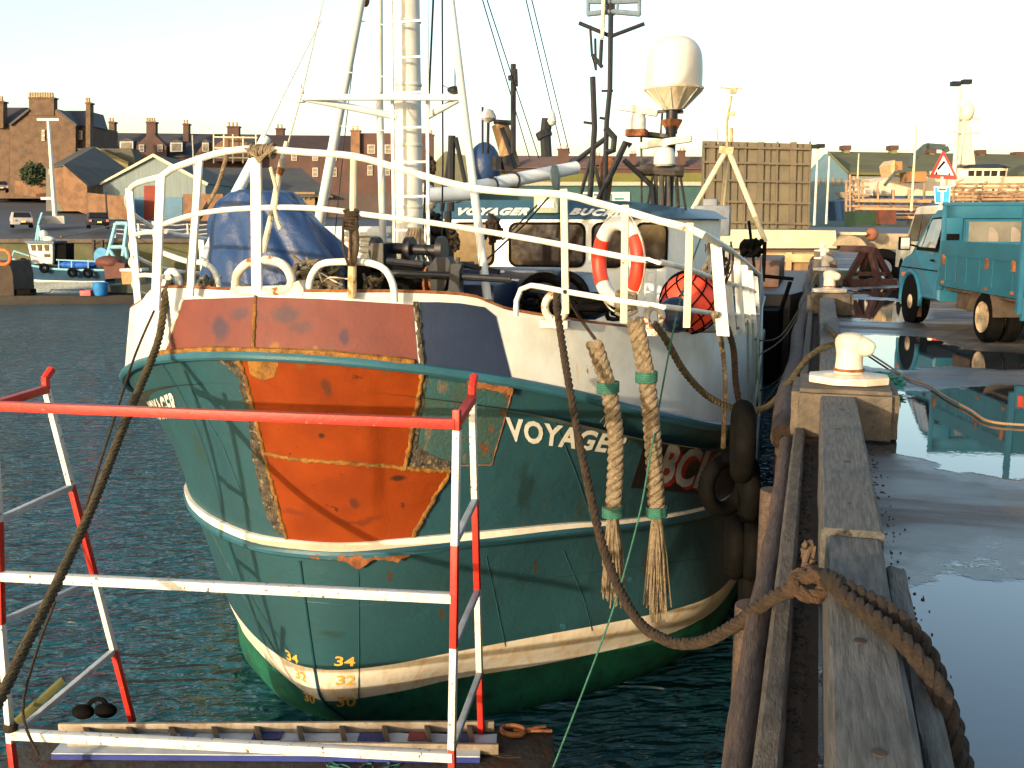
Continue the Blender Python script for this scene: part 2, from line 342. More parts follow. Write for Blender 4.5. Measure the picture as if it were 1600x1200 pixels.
# ================================================================ FOREGROUND KERB
def beam(name, x0, x1, y0, y1, z0, z1, m, label, cat, wob=.006, nseg=24, bev=.015, group=None):
    mb = MB(); vs = []; fs = []
    prof = [(x0+bev,z0),(x0,z0+bev),(x0,z1-bev),(x0+bev*.5,z1-bev*.4),(x0+bev,z1),(x1-bev,z1),(x1-bev*.5,z1-bev*.4),(x1,z1-bev),(x1,z0+bev),(x1-bev,z0)]
    n = len(prof)
    for i in range(nseg+1):
        y = y0+(y1-y0)*i/nseg
        for k, (x, z) in enumerate(prof):
            q = noise.noise_vector(Vector((x*3+k, y*2.2, z*3)))*wob
            vs.append((x+q.x, y+(q.y if 0 < i < nseg else 0), z+q.z))
    for i in range(nseg):
        for k in range(n): fs.append((i*n+k, i*n+(k+1) % n, (i+1)*n+(k+1) % n, (i+1)*n+k))
    fs += [tuple(range(n)), tuple(nseg*n+k for k in range(n))[::-1]]
    mb.add(vs, fs); o = mb.build(name, m, ang=28); tag(o, label, cat, group); return o
beam('kerb_timber', .085, .30, 1.2, 4.30, -.02, .31, wood, 'nearest squared grey kerb timber with two brown ropes lying over it', 'timber', .006)
beam('kerb_timber', .065, .315, 4.33, 7.74, -.02, .335, wood, 'squared grey kerb timber ending at the nearest mooring bollard', 'timber', .008)
beam('kerb_timber', .07, .30, 8.66, 18.1, .0, .32, wood, 'long grey kerb timber beyond the nearest bollard beside the green net', 'timber', .012, 60)
beam('kerb_timber', .06, .29, 19.2, 26.4, .0, .32, wood, 'distant kerb timber between the second and third bollards', 'timber', .01, 30)
beam('kerb_timber', .05, .28, 27.4, 54, .0, .32, wood, 'farthest kerb timber running to the end of the quay', 'timber', .01, 60)
beam('split_plank', .315, .385, 1.2, 4.15, -.02, .25, wood, 'split weathered plank fixed to the quay side of the nearest kerb timber', 'timber', .014, 40)
def yseg(name, x0, x1, z0, z1, m, spans, labels, cat, wob=.008):
    for (a, b), l in zip(spans, labels): beam(name, x0, x1, a, b, z0, z1, m, l, cat, wob, int((b-a)*6))
yseg('edge_beam', -.112, -.03, -2.6, .085, mat('edge_timber', (.12,.1,.078), .8, (.07,.058,.046), 6, bump=1, bsc=14, dirt=.3, aniso=(6,1.5,6)), [(1.2, 7.74), (8.7, 54)], ['squared brown edge beam running beside the nearest kerb timbers', 'squared edge beam continuing beyond the nearest bollard block'], 'timber', .004)
mb = MB(); mb.prism([(-.031,1.2,.0),(.07,1.2,.0),(.07,7.7,.0),(-.031,7.7,.0)], (0,0,-2.5)); mb.prism([(-.031,8.7,.0),(.07,8.7,.0),(.07,54,.0),(-.031,54,.0)], (0,0,-2.5))
setting(mb, 'gutter', mat('gutter_grit', (.1,.065,.04), .8, (.06,.045,.035), 9, bump=1.5, bsc=40))
mb = MB()
P = [Vector((-.158+.008*math.sin(y*1.3), y, -.03+.008*math.sin(y*2))) for y in [1.2+i*.25 for i in range(27)]]
mb.tube(P, [.05+.004*math.sin(i*1.7) for i in range(len(P))], 14); tag(mb.build('round_fender_timber', pole_m), 'round reddish fender pole along the quay edge in the foreground', 'timber')
mb = MB(); P = [Vector((-.2+.02*math.sin(y*1.1), y, -.05)) for y in [8.0+i*.5 for i in range(80)]]
mb.tube(P, .1, 12); tag(mb.build('round_fender_timber', pole_m), 'round dark fender pole along the quay edge beyond the nearest bollard', 'timber')
for i, y in enumerate([2.3, 4.4, 6.5, 9.2, 12, 15, 18.5, 22, 26, 31, 37]):
    mb = MB(); mb.tube([(-.2, y+.15, -.12), (-.21, y+.15, -1.5), (-.2, y+.15, -3.5)], .09, 12)
    tag(mb.build('fender_pile', pole_m), 'dark upright fender pile against the quay face below the edge timbers', 'pile', 'upright fender piles on the quay face')
# bolts / grit on timbers
kb = empty('kerb_bolts', (.19,4.7,.33), 'rusty bolt heads sunk into the tops of the kerb timbers', 'bolts')
for x, y in [(.19,4.75),(.2,5.6),(.17,6.5),(.2,7.2),(.18,3.2),(.2,2.5)]:
    mb = MB(); mb.lathe([(.001,0),(.02,.0),(.02,.008),(.001,.01)], (x,y,.328 if y > 4.3 else .304), 10); mb.build('bolt_head', mat('dark_rusty_bolt', (.04,.026,.018), .8), kb)
# bollards -------------------------------------------------------
def make_bollard():
    r = empty('mooring_bollard', (.27, 8.22, .37))
    o = r.location
    mb = MB(); mb.lathe([(.19,0),(.2,.02),(.2,.05),(.17,.065),(.11,.075),(.105,.1),(.1,.16),(.098,.22),(.105,.26),(.112,.3),(.11,.335),(.09,.365),(.05,.38),(.005,.384)], o, 28)
    # nose / horn
    P = [o+Vector(p) for p in [(0,0,.29),(.06,-.01,.285),(.12,-.02,.275),(.16,-.025,.262),(.178,-.027,.255)]]
    mb.tube(P, [.1,.088,.072,.055,.03], 16)
    b = mb.build('bollard_post', bollp, r, ang=60)
    mb = MB(); pl = []
    for k in range(8):
        a = math.pi/8+k*math.pi/4; pl.append(o+Vector((.3*math.cos(a)*1.05, .25*math.sin(a), .004)))
    mb.prism(pl, (0,0,.055)); mb.build('base_plate', bollp, r, bevel=.01)
    mb = MB(); mb.lathe([(.112,.09),(.118,.1),(.112,.112)], o, 24); mb.build('rust_collar', rust, r)
    return r
bol = make_bollard()
tag(bol, 'nearest cream painted mooring bollard on its concrete block, stubby horn to the right', 'bollard', 'bollards along the quay edge')
lab = ['second bollard from the camera, cream with a rusty base, left of the teal pickup', 'third bollard from the camera, standing in a tight row beyond the second', 'fourth bollard from the camera, small pale head near the quay end', 'farthest pale bollard before the parapet at the quay end']
for i, y in enumerate([18.75, 26.9, 35.1, 44]):
    c = copy_tree(bol); c.location = (.22-.02*i, y, .37); tag(c, lab[i], 'bollard', 'bollards along the quay edge')
def block(y, label, first=False):
    mb = MB(); x0, x1, y0, y1, z0, z1 = -.14, .62, y-.46, y+.44, -.01, .368
    nx, ny, nz = 14, 14, 7
    bm = bmesh.new(); bmesh.ops.create_cube(bm, size=1); bmesh.ops.bevel(bm, geom=bm.edges[:], offset=.07, segments=2, affect='EDGES'); bmesh.ops.subdivide_edges(bm, edges=bm.edges[:], cuts=5, use_grid_fill=True)
    for v in bm.verts:
        v.co = Vector(((x0+x1)/2+v.co.x*(x1-x0), y+v.co.y*(y1-y0), (z0+z1)/2+v.co.z*(z1-z0)))
        q = noise.noise_vector(v.co*6)*.012+noise.noise_vector(v.co*17)*.005; q.z *= .4; v.co += q
    mb.add([v.co.copy() for v in bm.verts], [tuple(v.index for v in f.verts) for f in (bm.verts.index_update() or bm.faces)]); bm.free()
    return tag(mb.build('bollard_block', concrete, ang=50), label, 'block', 'concrete blocks under the bollards')
block(8.22, 'worn concrete block carrying the nearest bollard across the kerb line')
for y, l in [(18.75,'concrete block under the second bollard from the camera'),(26.9,'concrete block under the third bollard from the camera'),(35.1,'concrete block under the fourth bollard from the camera'),(44,'concrete block under the farthest bollard')]: block(y, l)
# ================================================================ THE BIG TRAWLER
XC = -3.95
LV = [  # (y, half-breadth, z) from the stem aft, top level to keel
 [(6.90,0,.60),(6.95,.5,.585),(7.15,1.05,.52),(7.5,1.62,.40),(8,2.17,.215),(8.5,2.53,.03),(9,2.80,-.12),(10,3.12,-.37),(11,3.24,-.50),(13,3.28,-.62)],
 [(7.20,0,-1.03),(7.25,.4,-1.03),(7.45,.9,-1.0),(7.9,1.43,-1.02),(8.5,1.93,-1.08),(9,2.28,-1.16),(10,2.82,-1.3),(11,3.1,-1.42),(13,3.3,-1.55)],
 [(7.42,0,-2.17),(7.46,.22,-2.17),(7.66,.56,-2.17),(8.0,1.0,-2.15),(8.6,1.67,-2.15),(9.04,2.15,-2.16),(9.85,2.85,-2.2),(10.5,3.12,-2.24),(12,3.27,-2.3),(13,3.3,-2.32)],
 [(7.56,0,-2.53),(7.62,.16,-2.53),(7.97,.62,-2.53),(8.28,.9,-2.54),(8.87,1.6,-2.56),(9.36,2.08,-2.58),(9.9,2.55,-2.6),(10.77,3.0,-2.62),(12,3.2,-2.64),(13,3.25,-2.65)],
 [(8.12,0,-3.05),(8.17,.2,-3.05),(8.4,.72,-3.05),(8.62,1.1,-3.05),(9.1,1.68,-3.05),(9.6,2.15,-3.05),(10.3,2.62,-3.05),(11,2.92,-3.05),(12,3.08,-3.05),(13,3.12,-3.05)],
 [(8.7,0,-3.9),(8.8,.1,-3.9),(8.95,.3,-3.9),(9.2,.55,-3.9),(9.6,.85,-3.7),(10.2,1.2,-3.7),(11,1.6,-3.7),(12,2.0,-3.7),(12.5,2.15,-3.7),(13,2.25,-3.7)]]
NS = 64
def level_curve(tab, aft):
    P = [Vector((b, y, z)) for y, b, z in tab]
    Q = [Vector((-P[2].x, P[2].y, P[2].z)), Vector((-P[1].x, P[1].y, P[1].z))]+P+[Vector(a) for a in aft]
    out = []
    for i in range(2, len(P)+1):
        p0, p1, p2, p3 = Q[i-1], Q[i], Q[i+1], Q[min(i+2, len(Q)-1)]
        d1 = max((p2-p1).length, 1e-4)**.5; d0 = max((p1-p0).length, 1e-4)**.5; d2 = max((p3-p2).length, 1e-4)**.5
        m1 = (p1-p0)/d0-(p2-p0)/(d0+d1)+(p2-p1)/d1; m2 = (p2-p1)/d1-(p3-p1)/(d1+d2)+(p3-p2)/d2; m1 *= d1; m2 *= d1
        for j in range(24):
            t = j/24; out.append((2*t**3-3*t*t+1)*p1+(t**3-2*t*t+t)*m1+(-2*t**3+3*t*t)*p2+(t**3-t*t)*m2)
    out.append(P[-1])
    for o in out: o.x = max(o.x, 0)
    out[0].x = 0
    L = [0]
    for i in range(1, len(out)): L.append(L[-1]+(out[i]-out[i-1]).length)
    res = []; j = 0
    for k in range(NS+1):
        l = L[-1]*k/NS
        while j < len(L)-2 and L[j+1] < l: j += 1
        t = (l-L[j])/max(L[j+1]-L[j], 1e-9); res.append(out[j].lerp(out[j+1], t))
    return res+[Vector(a) for a in aft]
AFTW = [3.4,3.35,3.3,3.25,3.1,2.3]
def aft(tab, wf=1.0, rise=0): 
    y, b, z = tab[-1]
    return [(b-[.08,.2,.4,.6][i], yy, z+rz*(1 if z > -2.5 else 0)) for i, (yy, rz) in enumerate([(15,-.05),(18,-.08),(22,-.02),(26,.1)])]+[(b*.8, 28.5, z+(.2 if z > -2.5 else 0))]
GR = [level_curve(t, aft(t)) for t in LV]
NA = len(GR[0])
LVS = [LV[0], [(y, b*.98, z) for y, b, z in LV[1]],
 [(7.42,0,-2.17),(7.46,.22,-2.17),(7.66,.56,-2.17),(8.0,.98,-2.17),(8.64,1.6,-2.17),(9.04,1.86,-2.18),(9.85,2.36,-2.2),(10.5,2.72,-2.24),(12,3.2,-2.3),(13,3.25,-2.32)],
 [(7.56,0,-2.53),(7.62,.16,-2.53),(7.97,.64,-2.54),(8.28,1.0,-2.56),(8.87,1.6,-2.58),(9.36,1.92,-2.6),(9.9,2.26,-2.62),(10.77,2.8,-2.64),(12,3.15,-2.65),(13,3.2,-2.66)],
 [(8.12,0,-3.05),(8.15,.22,-3.05),(8.3,.72,-3.05),(8.62,1.15,-3.05),(9.1,1.66,-3.05),(9.6,2.02,-3.05),(10.3,2.46,-3.05),(11,2.86,-3.05),(12,3.03,-3.05),(13,3.1,-3.05)], LV[5]]
GRS = [level_curve(t, aft(t)) for t in LVS]
def hp(side, i, v):              # hull point: station index i (float ok), level v (float)
    i0 = min(int(i), NA-2); ti = i-i0
    G = GR if side > 0 else GRS
    def at(l):
        l = max(0, min(len(G)-1, l)); return G[l][i0].lerp(G[l][i0+1], ti)
    a = min(int(v), len(GR)-2); t = v-a
    p1, p2 = at(a), at(a+1); m1 = (p2-at(a-1))*(.5 if a > 0 else 1) if a > 0 else (p2-p1); m2 = (at(a+2)-p1)*.5 if a+2 < len(GR) else (p2-p1)
    if a == 1: m2 = m2*1.0
    p = (2*t**3-3*t*t+1)*p1+(t**3-2*t*t+t)*m1*.8+(-2*t**3+3*t*t)*p2+(t**3-t*t)*m2*.8 if a > 0 else p1.lerp(p2, t)+(Vector((-.10,.03,0))*(4*t*(1-t)) if i > 6 else Vector((0,.04*4*t*(1-t),0)))*min(1, .3+i/12)
    return Vector((XC+side*max(0, p.x), p.y, p.z))
def hn(side, i, v):
    e = .3; a = hp(side, min(i+e, NA-1.01), v)-hp(side, max(i-e, 0), v) if i > .3 else Vector((side, 0, 0))
    b = hp(side, i, min(v+.05, 4.99))-hp(side, i, max(v-.05, 0)); n = a.cross(b).normalized()
    if n.dot(Vector((side*.6, -1 if i < 30 else -.1, 0))) < 0: n = -n
    return n
# bulwark plan (top edge)
BT = [(7.0,0,1.065),(7.04,.5,1.065),(7.22,1.03,1.06),(7.46,1.46,1.015),(7.58,1.62,.93),(8.05,2.11,.80),(8.6,2.48,.70),(9.1,2.74,.63),(10,3.02,.53),(11,3.16,.46),(13,3.22,.38)]
BTC = level_curve(BT, [(3.15,15,.32),(3.03,18,.3),(2.83,22,.36),(2.63,26,.5),(2.5,28.5,.62)])
def bp_(side, i, v, off=0):
    i0 = min(int(i), NA-2); t = i-i0
    a = GR[0][i0].lerp(GR[0][i0+1], t); b = BTC[i0].lerp(BTC[i0+1], t); p = a.lerp(b, v)
    return Vector((XC+side*max(0, p.x-off*(1 if i > 4 else i/4)), p.y+(off if i < 20 else off*.3), p.z))
boat = empty('fishing_trawler', (XC, 7.6, WZ), 'large teal and white steel fishing trawler with orange primed bow plates moored along the quay', 'fishing boat')
VS = []
for a in range(5): VS += [a+k/6 for k in range(6)]
VS.append(5)
mb = MB(); grid = {}
vs = []; fs = []; mi = []
for side in (1, -1):
    for vi, v in enumerate(VS):
        for i in range(NA): grid[(side, vi, i)] = len(vs); vs.append(hp(side, i, v))
for side in (1, -1):
    for vi in range(len(VS)-1):
        for i in range(NA-1):
            a, b, c, d = grid[(side, vi, i)], grid[(side, vi, i+1)], grid[(side, vi+1, i+1)], grid[(side, vi+1, i)]
            fs.append((a, b, c, d)); v = (VS[vi]+VS[vi+1])/2; mi.append(0 if v < 2 else 1 if v < 3 else 2)
for vi in range(len(VS)-1):      # transom
    fs.append((grid[(1, vi, NA-1)], grid[(-1, vi, NA-1)], grid[(-1, vi+1, NA-1)], grid[(1, vi+1, NA-1)])); mi.append(0)
me = bpy.data.meshes.new('hull'); me.from_pydata([v-boat.location for v in vs], [], fs)
for m in (teal, boot, green): me.materials.append(m)
for p, k in zip(me.polygons, mi): p.material_index = k
bm = bmesh.new(); bm.from_mesh(me); bmesh.ops.remove_doubles(bm, verts=bm.verts, dist=.002); bmesh.ops.recalc_face_normals(bm, faces=bm.faces)
up = [f for f in bm.faces if abs(f.calc_center_median().x) > 2 and 2 < f.calc_center_median().y < 5]
if up and sum(f.normal.x*f.calc_center_median().x for f in up) < 0: bmesh.ops.reverse_faces(bm, faces=bm.faces)
bm.to_mesh(me); bm.free(); me.shade_smooth(); me.set_sharp_from_angle(angle=R(50))
hull = bpy.data.objects.new('hull', me); col.objects.link(hull); hull.parent = boat
# bulwark
mb = MB()
for side in (1, -1):
    vs = []; fs = []; rows = [(0,0),(.5,0),(1,0),(1,.035),(0,.035)]
    for i in range(NA):
        for v, off in rows: vs.append(bp_(side, i, v, off)+Vector((0,0,0)))
    for i in range(NA-1):
        for k in range(4): fs.append((i*5+k, i*5+k+1, (i+1)*5+k+1, (i+1)*5+k))
    mb.add(vs, fs)
bul = mb.build('bulwark', white, boat, ang=60)
mb = MB()
for side in (1, -1): pass
P = [bp_(-1, i, 1, .017)+Vector((0,0,.008)) for i in range(NA-1, 0, -1)]+[bp_(1, i, 1, .017)+Vector((0,0,.008)) for i in range(NA)]
mb.tube(P, .017, 6); mb.build('bulwark_capping', rust, boat)
# knuckle rail (half round) and strake
P = [hp(-1, i, 0) for i in range(NA-1, 0, -1)]+[hp(1, i, 0) for i in range(NA)]
mb = MB(); mb.tube([p+Vector((0,-.012,-.02)) for p in P], .042, 10); mb.build('knuckle_rail', strake_t, boat)
P = [hp(-1, i, 1.03)+hn(-1, i, 1.03)*.01 for i in range(NA-1, 0, -1)]+[hp(1, i, 1.03)+hn(1, i, 1.03)*.01 for i in range(NA)]
mb = MB(); mb.tube(P, .05, 10); mb.build('rubbing_strake', strake_t, boat)
def hull_strip(name, m, v0, v1, off=.012, i0=-NA+1, i1=NA-1, th=.01):
    mb = MB(); vs = []; fs = []
    idx = list(range(i0, i1+1))
    for i in idx:
        s = 1 if i >= 0 else -1; a, b = hp(s, abs(i), v0), hp(s, abs(i), v1); n = hn(s, abs(i), v0)
        vs += [a+n*(off-th), a+n*off, b+n*off, b+n*(off-th)]
    for k in range(len(idx)-1):
        for q in range(3): fs.append((k*4+q, k*4+q+1, k*4+4+q+1, k*4+4+q))
    mb.add(vs, fs); return mb.build(name, m, boat)
hull_strip('white_line', mat('white_line_paint', (.76,.72,.6), .5, (.66,.6,.48), 4, streak=.25, stc=(.5,.36,.18)), .955, 1.0, .035, th=.035)
# deck
mb = MB(); vs = []
L1 = [bp_(1, i, .0, .05)+Vector((0,0,-.25)) for i in range(0, NA)]; L2 = [bp_(-1, i, .0, .05)+Vector((0,0,-.25)) for i in range(0, NA)]
mb.add(L1+L2, [(i, i+1, NA+i+1, NA+i) for i in range(NA-1)])
mb.build('deck', mat('deck_paint', (.07,.1,.09), .7, (.05,.05,.04), 3, rust=.35), boat)
# ---- plates traced on to the hull surface
def bvh_of(*objs):
    vs = []; fs = []
    for o in objs:
        n = len(vs); L = root_loc(o); vs += [v.co+L for v in o.data.vertices]; fs += [tuple(i+n for i in p.vertices) for p in o.data.polygons]
    return BVHTree.FromPolygons(vs, fs)
HB = bvh_of(hull); BB = bvh_of(bul); HBB = bvh_of(hull, bul)
def cast(px, py, bvh):
    d = ray(px, py).normalized(); loc, n, i, dist = bvh.ray_cast(CP, d, 60)
    if loc is None: return None, None
    if n.dot(d) > 0: n = -n
    return loc, n
def dense(poly, step, jit=0, closed=True):
    out = []
    n = len(poly)
    for i in range(n if closed else n-1):
        a, b = Vector(poly[i]), Vector(poly[(i+1) % n]); k = max(1, int((b-a).length/step))
        for j in range(k): out.append(a.lerp(b, j/k)+Vector((random.uniform(-jit, jit), random.uniform(-jit, jit))))
    if not closed: out.append(Vector(poly[-1]))
    return out
def patch(poly, bvh, off, name, m, parent, step=9, jit=0, bumpy=0):
    bd = dense(poly, step, jit); n = len(bd); pts = list(bd)
    xs = [p.x for p in bd]; ys = [p.y for p in bd]
    def inside(q):
        c = False
        for i in range(n):
            a, b = bd[i], bd[i-1]
            if (a.y > q.y) != (b.y > q.y) and q.x < (b.x-a.x)*(q.y-a.y)/(b.y-a.y)+a.x: c = not c
        return c
    y = min(ys)+step*.5
    while y < max(ys):
        x = min(xs)+step*.5
        while x < max(xs):
            q = Vector((x, y))
            if inside(q) and min((q-p).length for p in bd) > step*.45: pts.append(q)
            x += step
        y += step
    V, E, F, *_ = delaunay_2d_cdt(pts, [], [list(range(n))], 1, 1e-4)
    vs = []; ok = []
    for p in V:
        l, nn = cast(p.x, p.y, bvh)
        for dd in (2,-2,4,-4,6,-6,9,-9,12,-12,15):
            if l is None: l, nn = cast(p.x, p.y-dd, bvh)
        if l is None: vs.append((Vector((0,0,0)), Vector((0,0,1)))); ok.append(False)
        else: vs.append((l, nn)); ok.append(True)
    top = [l+nn*(off+bumpy*abs(noise.noise(l*28))) for l, nn in vs]; bot = [l+nn*.0005 for l, nn in vs]; k = len(top)
    F = [tuple(f) for f in F if all(ok[i] for i in f) and max((top[f[a]]-top[f[a-1]]).length for a in range(len(f))) < .6]
    from collections import Counter
    ec = Counter(frozenset((f[a-1], f[a])) for f in F for a in range(len(f)))
    fs = list(F)
    for f in F:
        for a in range(len(f)):
            if ec[frozenset((f[a-1], f[a]))] == 1: fs.append((f[a-1], f[a], f[a]+k, f[a-1]+k))
    mb = MB(); mb.add(top+bot, fs)
    used = sorted({i for f in mb.f for i in f}); mp = {o: q for q, o in enumerate(used)}
    mb.v = [mb.v[i] for i in used]; mb.f = [tuple(mp[i] for i in f) for f in mb.f]
    return mb.build(name, m, parent, ang=50)
def seam(line, bvh, r, name, m, parent, jit=.8, step=7):
    pts = []; rr = []
    for p in dense(line, step, jit, False):
        l, n = cast(p.x, p.y, bvh)
        if l is not None: pts.append(l+n*r*.5); rr.append(r*random.uniform(.7, 1.3))
    mb = MB(); mb.tube(pts, rr, 8); return mb.build(name, m, parent)
def spot(px, py, rd, c, st=(1,1,1), b=None):
    l, n = cast(px, py, b or HB); return (tuple(l-boat.location), rd, c, st)
OSP = [spot(512,605,.07,(.07,.02,.008),(.7,1,1.7)), spot(504,680,.035,(.03,.012,.006)), spot(556,784,.06,(.07,.018,.006)), spot(620,746,.06,(.035,.012,.006),(2,1,.7)), spot(560,812,.12,(.11,.02,.005),(2.6,1,.3)), spot(460,800,.08,(.12,.022,.006),(2,1,.4)), spot(470,570,.06,(.12,.04,.012)), spot(600,580,.05,(.11,.035,.01))]
PSP = [spot(345,515,.12,(.04,.022,.035),(1,1,1.1),BB), spot(375,492,.09,(.06,.028,.035),(1.2,1,.8),BB), spot(448,490,.11,(.05,.024,.028),(1.5,1,.8),BB), spot(470,512,.09,(.065,.028,.03),(1.6,1,.7),BB), spot(540,528,.07,(.045,.022,.035),(.6,1,1.4),BB), spot(500,545,.1,(.08,.034,.03),(2,1,.5),BB), spot(430,542,.05,(.16,.07,.015),(1,1,1),BB), spot(494,543,.03,(.16,.07,.015),(1,1,1),BB)]
orange = mat('orange_primer', (.185,.03,.003), .7, (.135,.021,.002), 2.2, rust=.25, rsc=6, rc=(.09,.022,.006), spec=.1, bump=.25, dirt=.3, spots=OSP, dc=(.1,.02,.006))
pink = mat('red_oxide_primer', (.125,.034,.024), .7, (.1,.028,.023), 2.5, bump=.2, dirt=.45, spots=PSP, dc=(.06,.026,.03))
mid = [(378,556),(455,562),(560,572),(662,582),(650,640),(636,728),(560,722),(470,716),(412,706),(398,640),(386,590)]
patch(mid, HB, .010, 'primed_bow_plate', orange, boat)['label'] = 'upper bright orange primed plate on the bow'
patch([(412,708),(470,718),(560,724),(636,731),(703,735),(670,790),(634,856),(560,858),(456,856),(436,790)], HB, .009, 'primed_bow_plate', orange, boat)['label'] = 'lower bright orange primed plate on the bow'
for ln in ([(372,556),(386,590),(398,640),(414,708),(436,790),(452,856)], [(412,708),(470,718),(560,724),(634,731)], [(660,582),(650,640),(633,730)], [(704,734),(670,792),(634,857)], [(452,857),(560,860),(634,858)], [(634,731),(704,736)]):
    seam(ln, HB, .018, 'weld_seam', ochre, boat, 1.2, 5)
patch([(388,562),(436,566),(430,588),(410,594),(392,584)], HB, .012, 'rusty_patch', ochre, boat, 6)
# burnt and flaking borders
patch([(318,548),(372,553),(386,592),(398,640),(410,700),(428,770),(446,835),(436,838),(414,800),(404,750),(392,690),(384,640),(372,590),(345,566)], HB, .006, 'burnt_paint', char, boat, 6, 2.5, .008)
patch([(656,585),(668,588),(660,640),(650,700),(690,716),(706,722),(700,734),(640,730),(648,660)], HB, .006, 'burnt_paint', char, boat, 6, 2, .008)
patch([(478,862),(640,862),(620,872),(585,868),(560,884),(545,872),(500,868)], HB, .055, 'burnt_paint', rust, boat, 6, 1.5, .01)
patch([(668,590),(735,600),(800,606),(792,640),(768,724),(716,724),(652,706),(660,640)], HB, .005, 'older_teal_plate', teal2, boat, 10)['label'] = 'square plate of older rust speckled teal paint on the bow'
seam([(801,606),(791,645),(768,726),(716,728)], HB, .006, 'weld_seam', rust, boat, .4)
patch([(728,588),(800,600),(798,612),(760,602),(728,598)], HB, .052, 'rusty_patch', rust, boat, 6, 1.5)
TSP = [spot(310,700,.16,(.02,.045,.04),(1,1,1.3)), spot(290,640,.05,(.06,.035,.015)), spot(820,760,.14,(.013,.035,.038),(.6,1,2.2)), spot(905,800,.12,(.022,.05,.045),(.5,1,2)), spot(690,960,.05,(.07,.03,.012),(.3,1,2.4)), spot(610,900,.06,(.05,.03,.014),(.4,1,2)), spot(835,885,.05,(.05,.03,.014),(.3,1,2.6)), spot(520,990,.12,(.014,.04,.04),(1.6,1,.5)), spot(1010,880,.1,(.03,.035,.025),(.4,1,2))]
hull.data.materials[0] = mat('teal_hull_plating', (.016,.06,.074), .42, (.016,.05,.062), 1.5, rust=.06, rsc=6, rc=(.07,.035,.016), streak=.3, stc=(.03,.055,.045), bump=.9, bsc=2.4, dirt=.3, dc=(.012,.038,.04), spots=TSP)
# bulwark panels
patch([(289,468),(400,464),(398,556),(300,556),(258,552)], BB, .006, 'primed_bulwark_panel', pink, boat)['label'] = 'left dull red primed bulwark panel'
patch([(402,464),(500,467),(645,476),(652,560),(656,584),(560,574),(470,564),(400,556)], BB, .006, 'primed_bulwark_panel', pink, boat)['label'] = 'wide dull red primed bulwark panel right of the stem'
patch([(656,472),(684,472),(720,474),(757,480),(774,494),(802,603),(740,594),(664,584)], BB, .006, 'dark_bulwark_panel', navy, boat)
seam([(400,462),(397,546)], BB, .016, 'weld_seam', ochre, boat)
seam([(650,472),(655,520),(660,572)], BB, .02, 'weld_seam', char, boat, 1.6, 5)
seam([(287,467),(262,541)], BB, .014, 'weld_seam', white_rusty, boat, 1)
P = [bp_(-1, i, .04)+Vector((0,-.012,0)) for i in range(NA-1, 0, -1) if GR[0][i].x < 1.32]+[bp_(1, i, .04)+Vector((0,-.012,0)) for i in range(NA) if GR[0][i].x < 1.15]
mb = MB(); mb.tube(P, [.03*random.uniform(.8,1.2) for _ in P], 8); mb.build('weld_seam', ochre, boat)
for ln in ([(560,885),(561,960),(561,1040),(560,1105)], [(760,870),(775,940),(790,1010)], [(330,830),(380,930),(425,1010)], [(880,860),(910,930),(925,985)], [(300,610),(350,700),(390,800)], [(700,925),(850,905),(1000,885),(1120,870)], [(480,940),(560,946),(700,930)], [(860,640),(900,740),(930,830)]):
    seam(ln, HB, .0045, 'plate_seam', teal, boat, .3, 8)
# stem bar
mb = MB(); P = [hp(1, 0, v)+Vector((0,-.004,0)) for v in [1+.1*k for k in range(1, 31)]]
mb.tube(P, .013, 6); mb.build('stem_bar', teal, boat)
# ---- lettering on the hull
def text_mesh(s, bold=.02, sz=1.0, shear=0):
    cu = bpy.data.curves.new('t', 'FONT'); cu.body = s; cu.size = sz; cu.offset = bold; cu.space_character = 1.14 if bold > .03 else 1.0; cu.shear = shear; cu.resolution_u = 3
    o = bpy.data.objects.new('t', cu); col.objects.link(o)
    dg = bpy.context.evaluated_depsgraph_get(); me = bpy.data.meshes.new_from_object(o.evaluated_get(dg))
    bm = bmesh.new(); bm.from_mesh(me); bmesh.ops.triangulate(bm, faces=bm.faces)
    for _ in range(2):
        bmesh.ops.subdivide_edges(bm, edges=[e for e in bm.edges if e.calc_length() > sz*.12], cuts=1); bmesh.ops.triangulate(bm, faces=bm.faces)
    vs = [v.co.copy() for v in bm.verts]; bm.verts.index_update(); fs = [tuple(v.index for v in f.verts) for f in bm.faces]; bm.free()
    bpy.data.objects.remove(o); bpy.data.meshes.remove(me)
    x0 = min(v.x for v in vs); x1 = max(v.x for v in vs); y0 = min(v.y for v in vs); y1 = max(v.y for v in vs)
    return [((v.x-x0)/(x1-x0), (v.y-y0)/(y1-y0)) for v in vs], fs
def text_px(s, tl, tr, br, bl, bvh, off, name, m, parent, **k):
    uv, fs = text_mesh(s, **k); vs = []
    for u, v in uv:
        t = Vector(tl).lerp(Vector(tr), u); b = Vector(bl).lerp(Vector(br), u); q = b.lerp(t, v)
        l, n = cast(q.x, q.y, bvh); vs.append(l+n*off)
    mb = MB(); mb.add(vs, fs); return mb.build(name, m, parent, smooth=False), vs, fs
o, vs, fs = text_px('VOYAGER', (789,650), (982,681), (970,710), (800,689), HB, .006, 'name_lettering', lettw, boat, bold=.035, shear=.25)
